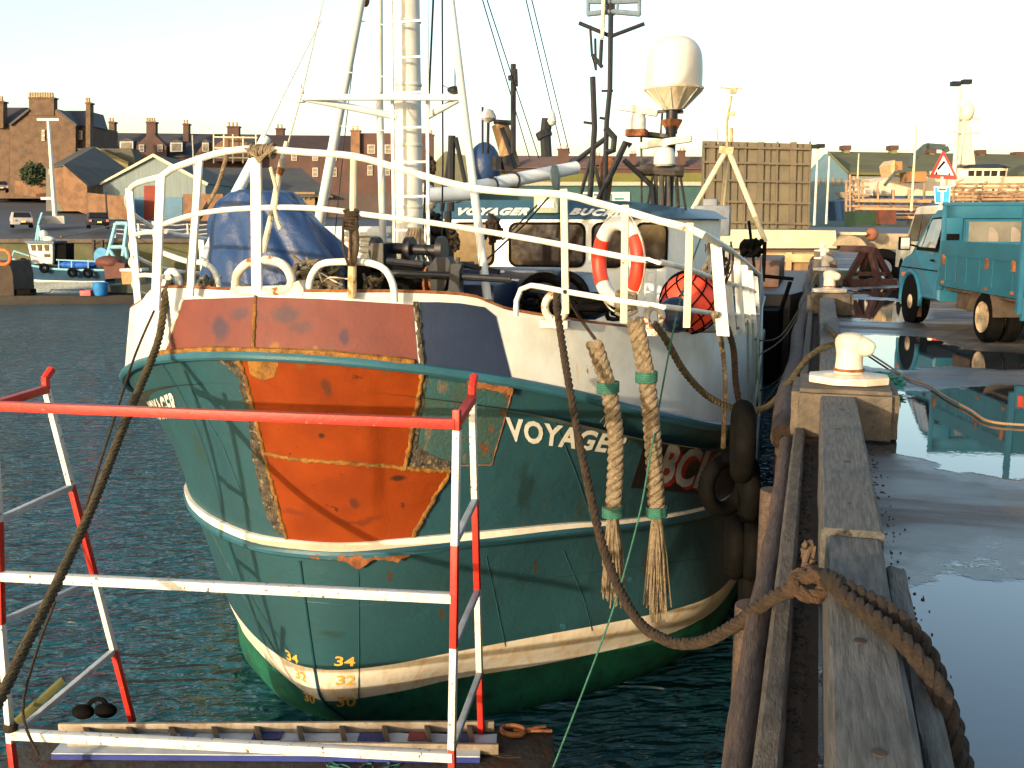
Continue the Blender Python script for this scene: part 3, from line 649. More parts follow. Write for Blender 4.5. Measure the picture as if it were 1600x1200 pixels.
# the same word on the starboard bow, mirrored in position but reading correctly
uv, fs2 = text_mesh('VOYAGER', bold=.035, shear=.25); vs = []
c00, c10, c11, c01 = [cast(*q, HB)[0] for q in [(716,676),(890,697),(902,666),(706,636)]]
SB = []
for u, v in uv:
    u2 = 1-u; a = c00.lerp(c10, u2); b = c01.lerp(c11, u2); q = a.lerp(b, v); q = Vector((2*XC-q.x, q.y, q.z)); 
    l, n, _, _ = HB.find_nearest(q); 
    if n.x > 0: n = -n
    vs.append(l+n*.006)
mb = MB(); mb.add(vs, fs2); mb.build('name_lettering', lettw, boat, smooth=False)
patch([(1010,684),(1110,704),(1178,716),(1178,772),(1090,772),(985,762)], HB, .004, 'registration_panel', mat('black_panel_paint', (.012,.01,.01), .4), boat, 10)
text_px('BCK', (1042,694), (1135,712), (1122,772), (1026,760), HB, .008, 'registration_shadow', lettr, boat, bold=.05, shear=.25)
text_px('BCK', (1036,690), (1130,707), (1118,768), (1020,754), HB, .012, 'registration_lettering', mat('grey_white_lettering', (.3,.3,.29), .5), boat, bold=.03, shear=.25)
for s, q in (('34', [(524,1025),(556,1026),(554,1041),(522,1040)]), ('32', [(526,1055),(556,1056),(554,1070),(525,1070)]), ('30', [(526,1088),(557,1088),(555,1103),(526,1104)])):
    text_px(s, *q, HB, .005, 'draught_mark', yellow, boat, bold=.02)
for s, q in (('34', [(446,1014),(466,1024),(467,1038),(449,1030)]), ('32', [(460,1044),(478,1052),(479,1066),(463,1059)]), ('30', [(474,1080),(492,1087),(493,1100),(477,1094)])):
    text_px(s, *q, HB, .005, 'draught_mark', yellow, boat, bold=.02)
for q in ((880,979,5),(984,905,4)):
    patch([(q[0]+q[2]*math.cos(a*.7), q[1]+q[2]*math.sin(a*.7)) for a in range(9)], HB, .004, 'paint_spot', strake_t, boat, 4)
# ---- railings --------------------------------------------------
def rail_b(y):
    T = [(7.02,0),(7.06,.5),(7.24,1.03),(7.57,1.56),(8.05,2.1),(8.6,2.47),(9.1,2.73),(10,3.03),(11,3.15),(13,3.21),(16,3.1)]
    for (a, b), (c, d) in zip(T, T[1:]):
        if a <= y <= c: return b+(d-b)*(y-a)/(c-a)
    return 0 if y < 7 else 3.35
def on_rail(px, py, side):
    d = ray(px, py); d = d/d.y; y = 7.0
    while y < 16:
        p = CP+d*y
        if (p.x-XC)*side > -.35 and (p.x-XC)*side <= rail_b(y): return p
        y += .005
    return CP+d*14
def rl(pts): return [on_rail(px, py, s) for px, py, s in pts]
def rtube(name, pts, r, m=white_rail, step=.08):
    mb = MB(); mb.tube(smooth_pts(pts, step), r, 10); return mb.build(name, m, boat)
top_px = [(252,276,-1),(268,264,-1),(318,246,-1),(352,237,-1),(400,232,-1),(440,235,1),(480,238,1),(553,244,1),(620,262,1),(680,280,1),(740,294,1),(800,300,1),(881,304,1),(925,315,1),(977,329,1),(1030,345,1),(1077,357,1),(1124,381,1),(1150,398,1),(1186,428,1)]
mid_px = [(256,350,-1),(305,335,-1),(352,328,-1),(400,325,-1),(450,324,1),(510,327,1),(570,335,1),(667,347,1),(755,361,1),(810,370,1),(881,383,1),(977,402,1),(1052,414,1),(1131,440,1),(1180,456,1)]
rtube('top_rail', rl(top_px), .026); rtube('middle_rail', rl(mid_px), .021)
rtube('lower_rail', rl([(806,494,1),(807,470,1),(814,452,1),(830,446,1),(881,455,1),(977,471,1),(1060,482,1),(1130,491,1),(1186,492,1)]), .02)
# starboard rails going aft
def mirror(ps): return [Vector((2*XC-p.x, p.y, p.z)) for p in ps]
sb = [on_rail(252,276,-1)]+[Vector((XC-rail_b(y), y, z)) for y, z in [(7.8,1.9),(8.4,1.75),(9.2,1.6),(10.2,1.45),(12,1.3)]]
rtube('top_rail', sb, .024); rtube('middle_rail', [p+Vector((.01,.0,-.42)) for p in sb], .02); rtube('lower_rail', [p+Vector((.02,.0,-.78)) for p in sb[:4]], .02)
for y in (7.9, 8.7, 9.6, 10.8):
    z = 1.9-(y-7.8)*.17; mb = MB(); mb.bar((XC-rail_b(y), y, z), (XC-rail_b(y)+.03, y, z-1.25), .07, .02); mb.build('stanchion', white_rail, boat)
def stan(tpx, bpx, side, w=.08, th=.02, m=white_rail, same=True):
    a = on_rail(*tpx, side); d = ray(*bpx); b = CP+d*(a.y/d.y)
    mb = MB(); mb.bar(a+Vector((0,.0,.02)), b, th, w, up=(1,.3,0) if side > 0 else (1,-.3,0)); return mb.build('stanchion', m, boat, bevel=.004)
stan((252,278), (243,485), -1, .1, .02)
stan((312,248), (297,462), -1, .075)
mb = MB(); a = on_rail(400,234,-1); b = AY(402,462,a.y); mb.bar(a, b, .085, .03, up=(0,1,0)); mb.build('stanchion', white_rail, boat, bevel=.004)
mb = MB(); a = on_rail(553,240,1); b = AY(551,360,a.y); c = AY(550,466,a.y); mb.tube([a, b], .026, 10); o = mb.build('stanchion', cream, boat)
mb = MB(); mb.tube([b, c], [.03,.034], 10); o = mb.build('stanchion', mat('rusty_white_post', (.5,.4,.24), .7, (.3,.13,.04), 9, rust=.6, rsc=10, rc=(.33,.13,.03)), boat); o['label'] = 'rusty lower length of the railing post beside the blue tarpaulin'
for t, bb in (((881,302),(884,490)), ((977,327),(975,505)), ((1078,355),(1073,512))):
    a = on_rail(*t, 1); d = ray(*bb); b = CP+d*(a.y/d.y); mb = MB(); mb.bar(a+Vector((0,0,.03)), b, .05, .025, up=(0,1,0)); mb.build('stanchion', cream, boat, bevel=.004)
slab_px = [(1127,381,1140,526),(1139,391,1151,524),(1156,402,1165,522),(1168,414,1176,523),(1176,423,1184,526),(1184,432,1190,530)]
for x0, y0, x1, y1 in slab_px:
    a = on_rail(x0, y0, 1); d = ray(x1, y1); b = CP+d*(a.y/d.y); mb = MB(); mb.bar(a, b, .02, .2, up=(0,1,0)) if False else mb.prism([a, a+Vector((-.075,.03,0)), b+Vector((-.09,.03,0)), b], (0,.03,0)); mb.build('bulwark_stay', white, boat, bevel=.004)
# hoops on the bow
def hoop(px, side, r, m, name='rope_hoop', y=None):
    if y is None: pts = rl([(a, b, side) for a, b in px])
    else: pts = [AY(a, b, y) for a, b in px]
    mb = MB(); mb.tube(smooth_pts(pts, .03), r, 12); return mb.build(name, m, boat)
hoop([(247,392),(262,398),(292,408),(318,411),(332,420),(340,437),(343,458)], -1, .024, white_rail, 'rope_hoop', 7.5)
hoop([(482,462),(484,440),(492,422),(508,411),(555,409),(582,412),(602,422),(614,445),(617,472)], 1, .027, white_rail, 'rope_hoop', 7.06)
hoop([(368,452),(371,428),(388,411),(415,406),(440,412),(453,428),(455,445),(442,455),(410,457),(380,456),(368,452)], 1, .035, white_rusty, 'bow_fairlead', 7.02)
mb = MB(); mb.prism([AY(358,462,7.0), AY(362,440,7.0), AY(375,448,7.0), AY(450,446,7.0), AY(466,438,7.0), AY(474,452,7.0), AY(474,464,7.0)], (0,.1,0)); mb.build('fairlead_base', white_rusty, boat, bevel=.006)
mb = MB(); mb.prism([AY(232,520,7.45), AY(258,430,7.45), AY(268,436,7.45), AY(270,462,7.45), AY(262,520,7.45)], (0,.06,0)); mb.build('bow_bracket', white_rusty, boat, bevel=.006)
hoop([(276,470),(280,440),(272,424),(262,428),(258,450),(250,490)], -1, .03, white_rail, 'rope_hoop', 7.42)
def fairlead(px, py, y, rx, rz, tilt=0):
    c = AY(px, py, y); pts = [c+Vector((rx*math.cos(a)*math.cos(tilt), rx*math.cos(a)*math.sin(tilt), rz*math.sin(a))) for a in [2*math.pi*k/24 for k in range(24)]]
    mb = MB(); mb.tube(pts, .032, 12, closed=True); mb.box(c+Vector((0,0,-rz-.03)), (rx*2.6,.12,.06)); return mb.build('fairlead', white_rusty, boat)
fairlead(868,480,7.82,.085,.10); fairlead(1022,496,8.5,.065,.09); 
# ---- mast, ladder, tripod legs -----------------------------------
mb = MB(); mb.tube([(XC,9.7,-.6),(XC,9.7,1.7),(XC,9.7,6.5)], [.142,.138,.13], 24)
for z in (1.72, 2.32, 2.9, 3.5): mb.lathe([(.138,0),(.146,.01),(.146,.03),(.138,.04)], (XC,9.7,z), 24)
mb.build('mast', white, boat)
la, lb = AY(614,300,9.4), AY(668,300,9.4)
mb = MB(); mb.bar((la.x,9.4,.7), (la.x+.02,9.42,6.5), .03, .02); mb.build('ladder_rail', white, boat)
mb = MB(); mb.bar((lb.x,9.4,.7), (lb.x+.02,9.42,6.5), .03, .02); mb.build('ladder_rail', white, boat)
mb = MB(); z = .86
while z < 6:
    mb = MB(); mb.bar((la.x,9.4,z), (lb.x,9.4,z), .022, .02); z += .325; mb.build('ladder_rung', white, boat)
def ptube(name, A, B, r, m=white, n=12):
    mb = MB(); A, B = Vector(A), Vector(B); d = (A-B).normalized(); mb.tube([B, A, A+d*2.2] if A.z > 3 else [B, A], r, n); return mb.build(name, m, boat)
ptube('mast_leg', AY(704,0,9.3), AY(762,470,8.2), .038)
ptube('mast_leg', AY(563,0,9.8), AY(503,322,10.4), .052, mat('bluish_white_paint', (.5,.56,.58), .4, (.42,.48,.5), 3))
mb = MB(); mb.tube([AY(503,322,10.4), AY(497,360,10.5)], .06, 12); mb.build('mast_leg_foot', white, boat)
mb = MB(); mb.tube([AY(416,215,9.3), AY(368,305,9.0), AY(320,405,8.7)], .055, 12); mb.build('bow_strut', MC['bluish_white_paint'], boat)
mb = MB(); mb.tube([AY(592,-60,10.6), AY(593,150,10.6), AY(599,395,10.6)], .04, 12); mb.build('pole', cream if False else white, boat)
# cross frame
yF = 9.25
A, B_, C1, C2 = AY(470,152,yF), AY(722,152,yF), AY(620,182,9.6), AY(668,182,9.6)
mb = MB(); mb.tube([A, B_], .032, 12); mb.tube([A, C1], .035, 12); mb.tube([B_, C2], .032, 12); mb.tube([A, AY(440,157,yF)], .012, 8)
mb.lathe([(.04,-.05),(.045,0),(.03,.06),(.012,.12)], A, 12); mb.build('cross_frame', MC['bluish_white_paint'], boat)
mb = MB(); d = AY(711,140,yF); mb.lathe([(.02,-.05),(.07,-.02),(.075,.0),(.06,.02),(.03,.03)], d, 12); mb.bar(d+Vector((0,0,-.02)), AY(693,134,yF), .01); mb.tube([AY(711,140,yF), AY(711,75,yF)], .006, 6)
mb.build('mast_light', black_m, boat)
def wire(px, ys, r=.006, m=black_m, name='rigging_wire', parent=None):
    mb = MB(); P = [AY(a, b, y) for (a, b), y in zip(px, ys)]; d = (P[0]-P[1]).normalized()
    if px[0][1] <= 2: P = [P[0]+d*1.5]+P
    mb.tube(P, r, 6); return mb.build(name, m, parent or boat)
wire([(677,0),(667,225),(660,400)], [10.2,10.1,10], .011); wire([(691,0),(692,255),(690,400)], [10.4,10.3,10.2], .009)
wire([(558,45),(540,200),(520,400)], [10,10,10], .005); wire([(502,30),(440,155),(412,215)], [9.3,9.25,9.2], .007, greyp)
wire([(505,0),(472,145),(450,225)], [9.0,8.2,7.4], .007, rope_w)
wire([(754,0),(827,245)], [11,14], .007); wire([(761,0),(842,247)], [11,14], .007); wire([(822,0),(876,227)], [12,15], .007); wire([(831,0),(890,240)], [12,15], .007)
for y in (32, 113, 197): wire([(560 if y < 60 else 545-(y-113)*.15, y), (606+(y-32)*.03, y+8)], [9.9,9.9], .006, white, 'rigging_wire')
mb = MB(); p = AY(571,0,9.9); mb.ball(p, .05, 8, (.9,.6,1.4)); mb.build('rigging_block', rust, boat)
# forestay turnbuckle
mb = MB(); mb.tube([AY(448,222,7.35), AY(441,250,7.3)], .02, 8); mb.tube([AY(441,250,7.3), AY(426,330,7.25), AY(411,395,7.2)], .026, 10); mb.build('stay_bottlescrew', white_rusty, boat)
mb = MB(); mb.tube([AY(440,262,7.28), AY(436,272,7.28)], .03, 8); mb.build('shackle', rust, boat)
# ---- windlass and gear behind the bulwark -------------------------------
g = MB(); y = 8.6
g.tube([AY(588,386,y), AY(690,392,y)], .05, 14)
for px in (588, 640, 690): g.lathe([(.0,-.03),(.11,-.03),(.11,.03),(.0,.03)], AY(px,389,y), 16, Matrix.Rotation(math.pi/2, 3, 'Y'))
g.bar(AY(600,406,y), AY(668,412,y), .05, .04); g.bar(AY(606,428,8.3), AY(690,432,8.3), .05); g.bar(AY(690,430,8.3), AY(790,436,8.3), .05)
g.bar(AY(700,410,8.5), AY(780,425,8.9), .04); g.tube([AY(660,414,8.4), AY(740,414,8.4)], .03, 8)
g.tube([AY(598,427,7.9), AY(700,431,7.9), AY(798,437,7.95)], .03, 10); g.tube([AY(605,408,8.2), AY(662,414,8.2)], .03, 8); g.box(AY(600,402,8.5), (.12,.3,.25)); g.bar(AY(722,412,8.1), AY(770,424,8.4), .03)
g.build('windlass_shaft', black_m, boat)
g = MB(); y = 7.95
g.prism([AY(668,418,y), AY(680,402,y), AY(700,402,y), AY(708,416,y), AY(716,416,y), AY(718,460,y), AY(706,462,y), AY(700,430,y), AY(690,470,y), AY(676,470,y)], (0,.12,0))
g.prism([AY(704,412,y-.1), AY(722,412,y-.1), AY(718,424,y-.1), AY(718,452,y-.1), AY(728,466,y-.1), AY(690,466,y-.1), AY(700,452,y-.1)], (0,.06,0))
g.bar(AY(716,402,y), AY(714,420,y), .03); g.build('windlass_bracket', mat('worn_grey_blue', (.009,.013,.018), .6, (.006,.008,.011), 6, rust=.2), boat, bevel=.006)
g = MB(); g.lathe([(.0,-.09),(.14,-.09),(.14,-.07),(.09,-.06),(.09,.06),(.14,.07),(.14,.09),(0,.09)], AY(684,440,8.25), 18, Matrix.Rotation(math.pi/2, 3, 'Y')); g.build('windlass_drum', rust, boat)
g = MB(); g.box(AY(625,455,8.6), (.85,.5,.5)); g.build('winch_housing', black, boat, bevel=.02)
g = MB(); g.box(AY(725,470,8.9), (.8,.7,.35)); g.box(AY(800,455,9.6), (1.0,.6,.45)); g.build('hatch', navy, boat, bevel=.02)
g = MB(); g.prism([AY(830,430,10.5), AY(884,430,10.5), AY(905,432,10.5), AY(940,490,10.5), AY(930,500,10.5), AY(830,500,10.5)], (0,.8,0)); g.prism([AY(720,425,10), AY(798,426,10), AY(790,470,10), AY(720,470,10)], (0,.5,0))
g.build('deck_casing', navy, boat, bevel=.015)
g = MB(); g.box(AY(570,395,11.2), (.9,.5,.62)); g.bar(AY(535,366,10.9), AY(608,366,10.9), .06, .05); g.bar(AY(590,372,10.8), AY(625,380,10.8), .05)
g.build('white_locker', white, boat, bevel=.012)
g = MB()
for k in range(4): g.bar(AY(556,374+k*9,10.93), AY(586,374+k*9,10.93), .02, .03)
g.build('locker_grille', steel, boat)
# ---- wheelhouse ------------------------------------------------------
wh = MB(); zb, zt = -.7, 1.63
plan = [(-1.95,15),(1.85,15),(2.1,15.4),(2.12,20.5),(-2.3,20.5),(-2.25,15.5)]
wh.prism([(XC+x, y, zb) for x, y in plan], (0,0,zt-zb)); house = wh.build('wheelhouse', mat('wheelhouse_white', (.66,.66,.61), .45, (.58,.57,.52), 3, rust=.1, rsc=6, streak=.2), boat, bevel=.04)
vz = MB(); lo = [(XC+x*1.02, y-.06, zt+.001) for x, y in plan[:3]]+[(XC+2.25,20.6,zt+.001),(XC-2.42,20.6,zt+.001),(XC-2.4,15.5,zt+.001)]
lo[2] = (XC+2.25,15.45,zt+.001); hi = [(XC-1.75,15.3,zt+.3),(XC+1.2,15.3,zt+.26),(XC+1.95,15.75,zt+.16),(XC+2.0,20.3,zt+.16),(XC-2.0,20.3,zt+.2),(XC-2.0,15.75,zt+.2)]
vz.add(lo+hi, [(0,1,2,3,4,5)[::-1], (6,7,8,9,10,11)]+[(i, (i+1) % 6, 6+(i+1) % 6, 6+i) for i in range(6)])
visor = vz.build('wheelhouse_visor', navy if False else mat('blue_roof_paint', (.035,.09,.13), .45, (.03,.07,.1), 3, rust=.1), house)
VB = bvh_of(visor)
def txt_flat(s, tl, tr, br, bl, bvh, off, m, parent, **k): return text_px(s, tl, tr, br, bl, bvh, off, 'name_lettering', m, parent, **k)
for t, q in (('VOYAGER', [(716,325),(829,325),(824,337),(714,337)]), ('BUCKIE', [(893,325),(986,329),(982,340),(889,336)])):
    txt_flat(t, *q, VB, .006, lettw, visor, bold=.06, shear=.3)
def rwin(cx, cz, w, h, y, parent, r=.1):
    def ring(w, h, r, yy):
        o = []
        for sx, sz, a0 in ((1,1,0),(-1,1,90),(-1,-1,180),(1,-1,270)):
            for k in range(5):
                a = R(a0+k*22.5); o.append(Vector((cx+sx*(w/2-r)+r*math.cos(a), yy, cz+sz*(h/2-r)+r*math.sin(a))))
        return o
    f = MB(); A, B = ring(w+.07, h+.07, r+.03, y-.02), ring(w, h, r, y-.02); n = len(A)
    f.add(A+B+[p+Vector((0,.02,0)) for p in A]+[p+Vector((0,.015,0)) for p in B], [(i, (i+1) % n, n+(i+1) % n, n+i) for i in range(n)]+[(i, 2*n+i, 2*n+(i+1) % n, (i+1) % n) for i in range(n)]+[(n+i, n+(i+1) % n, 3*n+(i+1) % n, 3*n+i) for i in range(n)])
    o = f.build('window', black, parent); g2 = MB(); g2.prism(ring(w, h, r, y-.008), (0,.006,0)); g2.build('glass', glass, o, smooth=False)
for cx, w in ((XC+.05,1.12), (XC-1.12,.62), (XC+.98,.42), (XC+1.62,.42)):
    rwin(cx+(0 if abs(cx-XC) > .5 else 0), 1.245, w, .6, 14.999, house)
g = MB(); c = AY(855,317,15.0)
g.box(c, (.38,.14,.3)); g.build('lamp_box', mat('lamp_grey_green', (.25,.3,.22), .5, (.2,.24,.18), 5), visor, bevel=.01)
g = MB(); g.box(c+Vector((0,-.08,-.02)), (.26,.02,.1)); g.build('lamp_lens', mat('lamp_lens', (.6,.62,.4), .2, (.5,.5,.3), 5), visor)
# white ladder on the wheelhouse front right
g = MB(); p0, p1, p2, p3 = AY(1011,420,14.7), AY(1024,420,14.7), AY(1006,480,14.7), AY(1022,480,14.7)
g.bar(p0, p2, .03); g.bar(p1, p3, .03)
for k in range(4): g.bar(p0.lerp(p2, .1+k*.25), p1.lerp(p3, .1+k*.25), .025)
g.build('wheelhouse_ladder', white, boat)
# ---- masts and aerials on the wheelhouse roof ---------------------------
def poly(name, segs, ys, m=black_m, r=.03, n=8, parent=None):
    mb = MB()
    for s in segs:
        pts = s[0]; rr = s[1] if len(s) > 1 else r; yy = s[2] if len(s) > 2 else ys
        mb.tube([AY(a, b, yy) for a, b in pts], rr, n)
    return mb.build(name, m, parent or boat)
am = poly('aerial_mast', [([(955,-20),(954,60),(953,140),(948,190),(946,260),(945,330)],.04), ([(926,120),(929,200),(925,260),(920,335)],.045), ([(922,40),(925,86),(931,110),(930,60)],.02), ([(926,86),(941,105)],.03), ([(940,62),(938,102)],.03),
   ([(905,36),(953,56)],.03), ([(954,57),(1007,37)],.03), ([(940,142),(958,142)],.018), ([(946,200),(960,215),(958,235),(947,238)],.05), ([(912,191),(926,193)],.02), ([(937,184),(948,186)],.02),
   ([(895,255),(948,215)],.04), ([(925,240),(900,330)],.03), ([(930,262),(948,330)],.03), ([(927,330),(978,222),(985,228)],.05), ([(975,250),(1018,290),(1022,330)],.04)], 15.8)
af = poly('aerial_frame', [([(918,2),(955,3),(1000,1)],.04), ([(918,22),(955,18),(1000,22)],.04), ([(919,-4),(919,24)],.03), ([(999,-4),(999,24)],.03), ([(948,0),(948,20)],.02), ([(966,0),(964,20)],.02)], 15.8, mat('aerial_blue_grey', (.12,.17,.22), .5))
g = MB(); g.box(AY(955,10,15.85), (.1,.1,.25)); g.build('lamp', rust, boat)
poly('whip_aerial', [([(944,-20),(941,60)],.03)], 15.7, cream); poly('lattice_stub', [([(949,262),(945,300),(940,330)],.1), ([(955,245),(948,265)],.13)], 16.2, rust, n=10)
# radome
rc = AY(1053,56,16); rb = AY(1053,137,16); Rr = (AY(1099,137,16)-AY(1008,137,16)).length/2
H = rc.z-rb.z; rx, ry = rb.x, rb.y
g = MB(); prof = [(Rr*.965,0),(Rr*.97,H*.3),(Rr*.955,H*.5)]
for k in range(1, 10): a = k/9*math.pi/2; prof.append((max(.002, Rr*.955*math.cos(a)**.8), H*.5+H*.5*math.sin(a)))
g.lathe(prof, (rx,ry,rb.z), 36); dome = g.build('radome', mat('radome_white', (.5,.49,.44), .4, (.46,.45,.4), 2, bump=0), boat, ang=60)
g = MB(); zc = AY(1053,172,16).z-rb.z; g.lathe([(.14,zc),(.16,zc+.02),(Rr*.98,-.05),(Rr*1.04,-.03),(Rr*1.04,.0),(Rr*.9,.012)], (rx,ry,rb.z), 12); g.build('radome_base', mat('radome_base_cream', (.6,.52,.38), .5, (.5,.42,.3), 4, dirt=.2), boat, ang=20)
g = MB()
for k in range(12):
    a = 2*math.pi*k/12; u = Vector((math.cos(a), math.sin(a), 0)); g.bar(Vector((rx,ry,rb.z+zc+.02))+u*.17, Vector((rx,ry,rb.z-.05))+u*Rr*.99, .02, .02)
g.build('base_ribs', white, boat)
pz = AY(1050,330,16).z
g = MB(); g.tube([(rx-.02,ry,rb.z+zc+.01), (rx-.02,ry,rb.z+zc-.35)], .09, 14); g.tube([(rx-.02,ry,rb.z+zc-.35),(rx-.04,ry,pz)], .07, 12); g.build('radome_post', black_m, boat)
g = MB(); z0 = AY(1053,190,16).z; g.lathe([(.05,-.2),(.16,.0),(.16,.03),(.05,.05)], (rx-.02,ry,z0), 4); g.build('post_bracket', rust, boat)
g = MB()
for q in ((1000,178,1062,171),(978,210,1056,216),(1052,175,1068,175)): g.bar(AY(q[0],q[1],16.1), AY(q[2],q[3],16.1), .04, .05)
g.bar(AY(1002,214,16.1), AY(1003,330,16.1), .03); g.bar(AY(1035,177,16.1), AY(1032,212,16.1), .03); g.bar(AY(1000,208,16.1), AY(1050,214,16.1), .3, .06)
g.build('radar_platform', black_m, boat)
def radar(cx, cy, a, b, w, label):
    g = MB(); p, q = AY(*a, 15.8), AY(*b, 15.8); g.bar(p, q, .1, .11); g.build('radar_scanner', mat('radar_grey_white', (.55,.52,.45), .45, (.45,.42,.36), 5), boat, bevel=.03)['label'] = label
    c = AY(cx, cy, 15.8); g = MB(); g.lathe([(w*.8,-.13),(w,-.1),(w,.05),(w*.8,.13),(w*.3,.16),(w*.3,.22)], c, 16); g.build('radar_housing', white, boat)
radar(997, 192, (966,166), (1028,177), .12, 'upper radar scanner bar sloping down to the right')
radar(1038, 246, (1001,228), (1081,216), .16, 'lower radar scanner bar sloping up to the right')
g = MB(); g.box(AY(995,208,15.8), (.3,.3,.1)); g.build('radar_foot', rust, boat)
poly('radar_post', [([(1024,262),(1026,330)],.03), ([(1034,262),(1034,330)],.04), ([(1044,262),(1046,330)],.03), ([(1056,262),(1060,335)],.03), ([(1000,265),(1068,268)],.09), ([(1010,330),(1022,262)],.02), ([(1062,268),(1072,330)],.02)], 15.9, mat('dark_post', (.06,.05,.04), .6, (.03,.03,.03), 7, rust=.3))
# derrick boom with blue bracket
g = MB(); g.tube([AY(664,306,10.6), AY(735,302,11.1)], .085, 16); g.tube([AY(722,298,11.5), AY(748,292,11.7), AY(900,262,13)], .082, 16); g.build('derrick_boom', mat('silver_white_paint', (.62,.66,.68), .35, (.5,.55,.57), 3), boat)
for (a, b), yy in (((802,282),12.1), ((768,290),11.8), ((715,302),11)):
    g = MB(); g.tube([AY(a,b,yy)+Vector((0,.0,.095*math.sin(k)))+(AY(768,290,11.8)-AY(760,291.5,11.7)).cross(Vector((0,0,1))).normalized()*.095*math.cos(k) for k in [j*2*math.pi/14 for j in range(14)]], .014, 6, closed=True); g.build('boom_band', black_m, boat)
g = MB(); yy = 12.3; g.prism([AY(862,258,yy), AY(868,258,yy), AY(873,275,yy), AY(871,300,yy), AY(866,300,yy), AY(858,275,yy)], (0,.1,0)); g.build('boom_rest', MC['blue_roof_paint'], boat, bevel=.005)
g = MB(); g.ball(AY(664,310,10.7), .14, 10, (1,1,1.2)); g.build('boom_heel', white_rusty, boat)
# gear between mast and wheelhouse
poly('gear_posts', [([(706,212),(704,330)],.05), ([(706,215),(690,330)],.03), ([(712,215),(728,290)],.03), ([(802,100),(802,240)],.035), ([(798,118),(799,125)],.04), ([(805,108),(806,135)],.03), ([(754,167),(754,240)],.015), ([(763,190),(762,240)],.02), ([(848,205),(852,215)],.1), ([(855,185),(852,210),(854,245)],.07), ([(700,330),(700,470)],.05), ([(672,330),(674,470)],.07), ([(745,420),(820,350),(860,305)],.012), ([(785,375),(840,320)],.01)], 12.5)
poly('brown_boom', [([(781,194),(790,225),(800,262)],.11)], 12.6, mat('ochre_wood', (.3,.2,.1), .8, (.18,.11,.05), 6, dirt=.3), n=8)
poly('tackle', [([(772,190),(800,192)],.03), ([(784,200),(806,262)],.03), ([(778,245),(778,266)],.09), ([(792,244),(798,266)],.08)], 12.5)
g = MB(); g.lathe([(.0,-.06),(.05,-.04),(.1,.0),(.1,.03),(.06,.1),(.0,.12)], AY(763,185,12.5), 16); g.build('gps_aerial', white, boat)
g = MB(); g.lathe([(.0,-.06),(.05,-.04),(.07,.0),(.05,.1),(.0,.16)], AY(861,190,12.5), 12); g.build('gps_aerial', white, boat)
# hanging net floats and gear, dark
random.seed(3)
def tangle(name, boxpx, y, n, r, m, parent=None, depth=.3, label=None, cat=None, L=7):
    x0, y0, x1, y1 = boxpx; mb = MB()
    for k in range(n):
        pts = [AY(random.uniform(x0, x1), random.uniform(y0, y1), y+random.uniform(-depth, depth))]
        for j in range(L):
            px, py = random.uniform(x0, x1), random.uniform(y0, y1); q = AY(px, py, y+random.uniform(-depth, depth)); pts.append(pts[-1].lerp(q, .55))
        mb.tube(smooth_pts(pts, .05), r, 6)
    o = mb.build(name, m, parent)
    if label: tag(o, label, cat)
    return o
tangle('hanging_gear', (663,240,682,275), 10.8, 9, .02, rope_b, None, .1, 'brown coil of line hanging on the right side of the white mast', 'rope')
tangle('hanging_gear', (663,330,705,390), 10.6, 10, .03, black, None, .3, 'dark tangled gear hanging below the boom right of the mast', 'fishing gear')
tangle('hanging_gear', (694,355,722,395), 10.2, 8, .02, rope_b, None, .15, 'brown tangled line right of the mast above the windlass', 'rope')
tangle('hanging_gear', (756,330,784,388), 11.5, 9, .025, rope_b, None, .1, 'brown rope coil hanging in front of the left wheelhouse window', 'rope')
tangle('net_heap', (440,400,545,470), 7.75, 26, .016, mat('dark_net', (.06,.055,.04), .9, (.14,.11,.07), 9), None, .2, 'dark heap of nets and rope on the foredeck right of the fairlead', 'fishing net')
tangle('net_heap', (565,425,600,468), 7.8, 14, .014, rope_o, None, .12, 'small olive heap of net inside the right bow hoop', 'fishing net')
tangle('net_heap', (300,425,345,470), 7.8, 16, .013, mat('grey_net', (.2,.19,.15), .9, (.1,.09,.07), 9), None, .12, 'grey heap of net inside the left bow hoop', 'fishing net')
tangle('net_heap', (790,455,980,500), 8.9, 24, .022, black, None, .3, 'black heap of hoses and rope behind the white port bulwark', 'fishing gear')
tangle('loose_line', (470,400,560,470), 7.35, 1, .006, rope_w, None, .05, 'thin pale loops of line over the dark net heap', 'rope')
for k, (px, py, yy) in enumerate([(850,452,9.3),(880,448,9.6)]):
    g = MB(); g.tube(arc_pts(AY(px,py+18,yy), .22, 0, math.pi, 12, (1,0,0), (0,0,1)), .05, 8); g.build('hose_loop', black, tag(empty('black_hose', AY(px,py+18,yy), ['left black hose loop behind the port bulwark', 'right black hose loop behind the port bulwark'][k], 'hose')))
for k, px in enumerate((813, 875)):
    g = MB(); c = AY(px,440,11.2); g.box(c, (.3,.25,.12)); o = empty('folded_cloth', c, ['striped white cloth bundle on the casing under the left of the wide window', 'striped white cloth bundle on the casing under the right of the wide window'][k], 'cloth'); g.build('cloth', white, o, bevel=.04)
    g = MB()
    for j in range(3): g.box(c+Vector((-.07+j*.05,-.128,0)), (.012,.006,.1))
    g.build('stripe', navy, o)
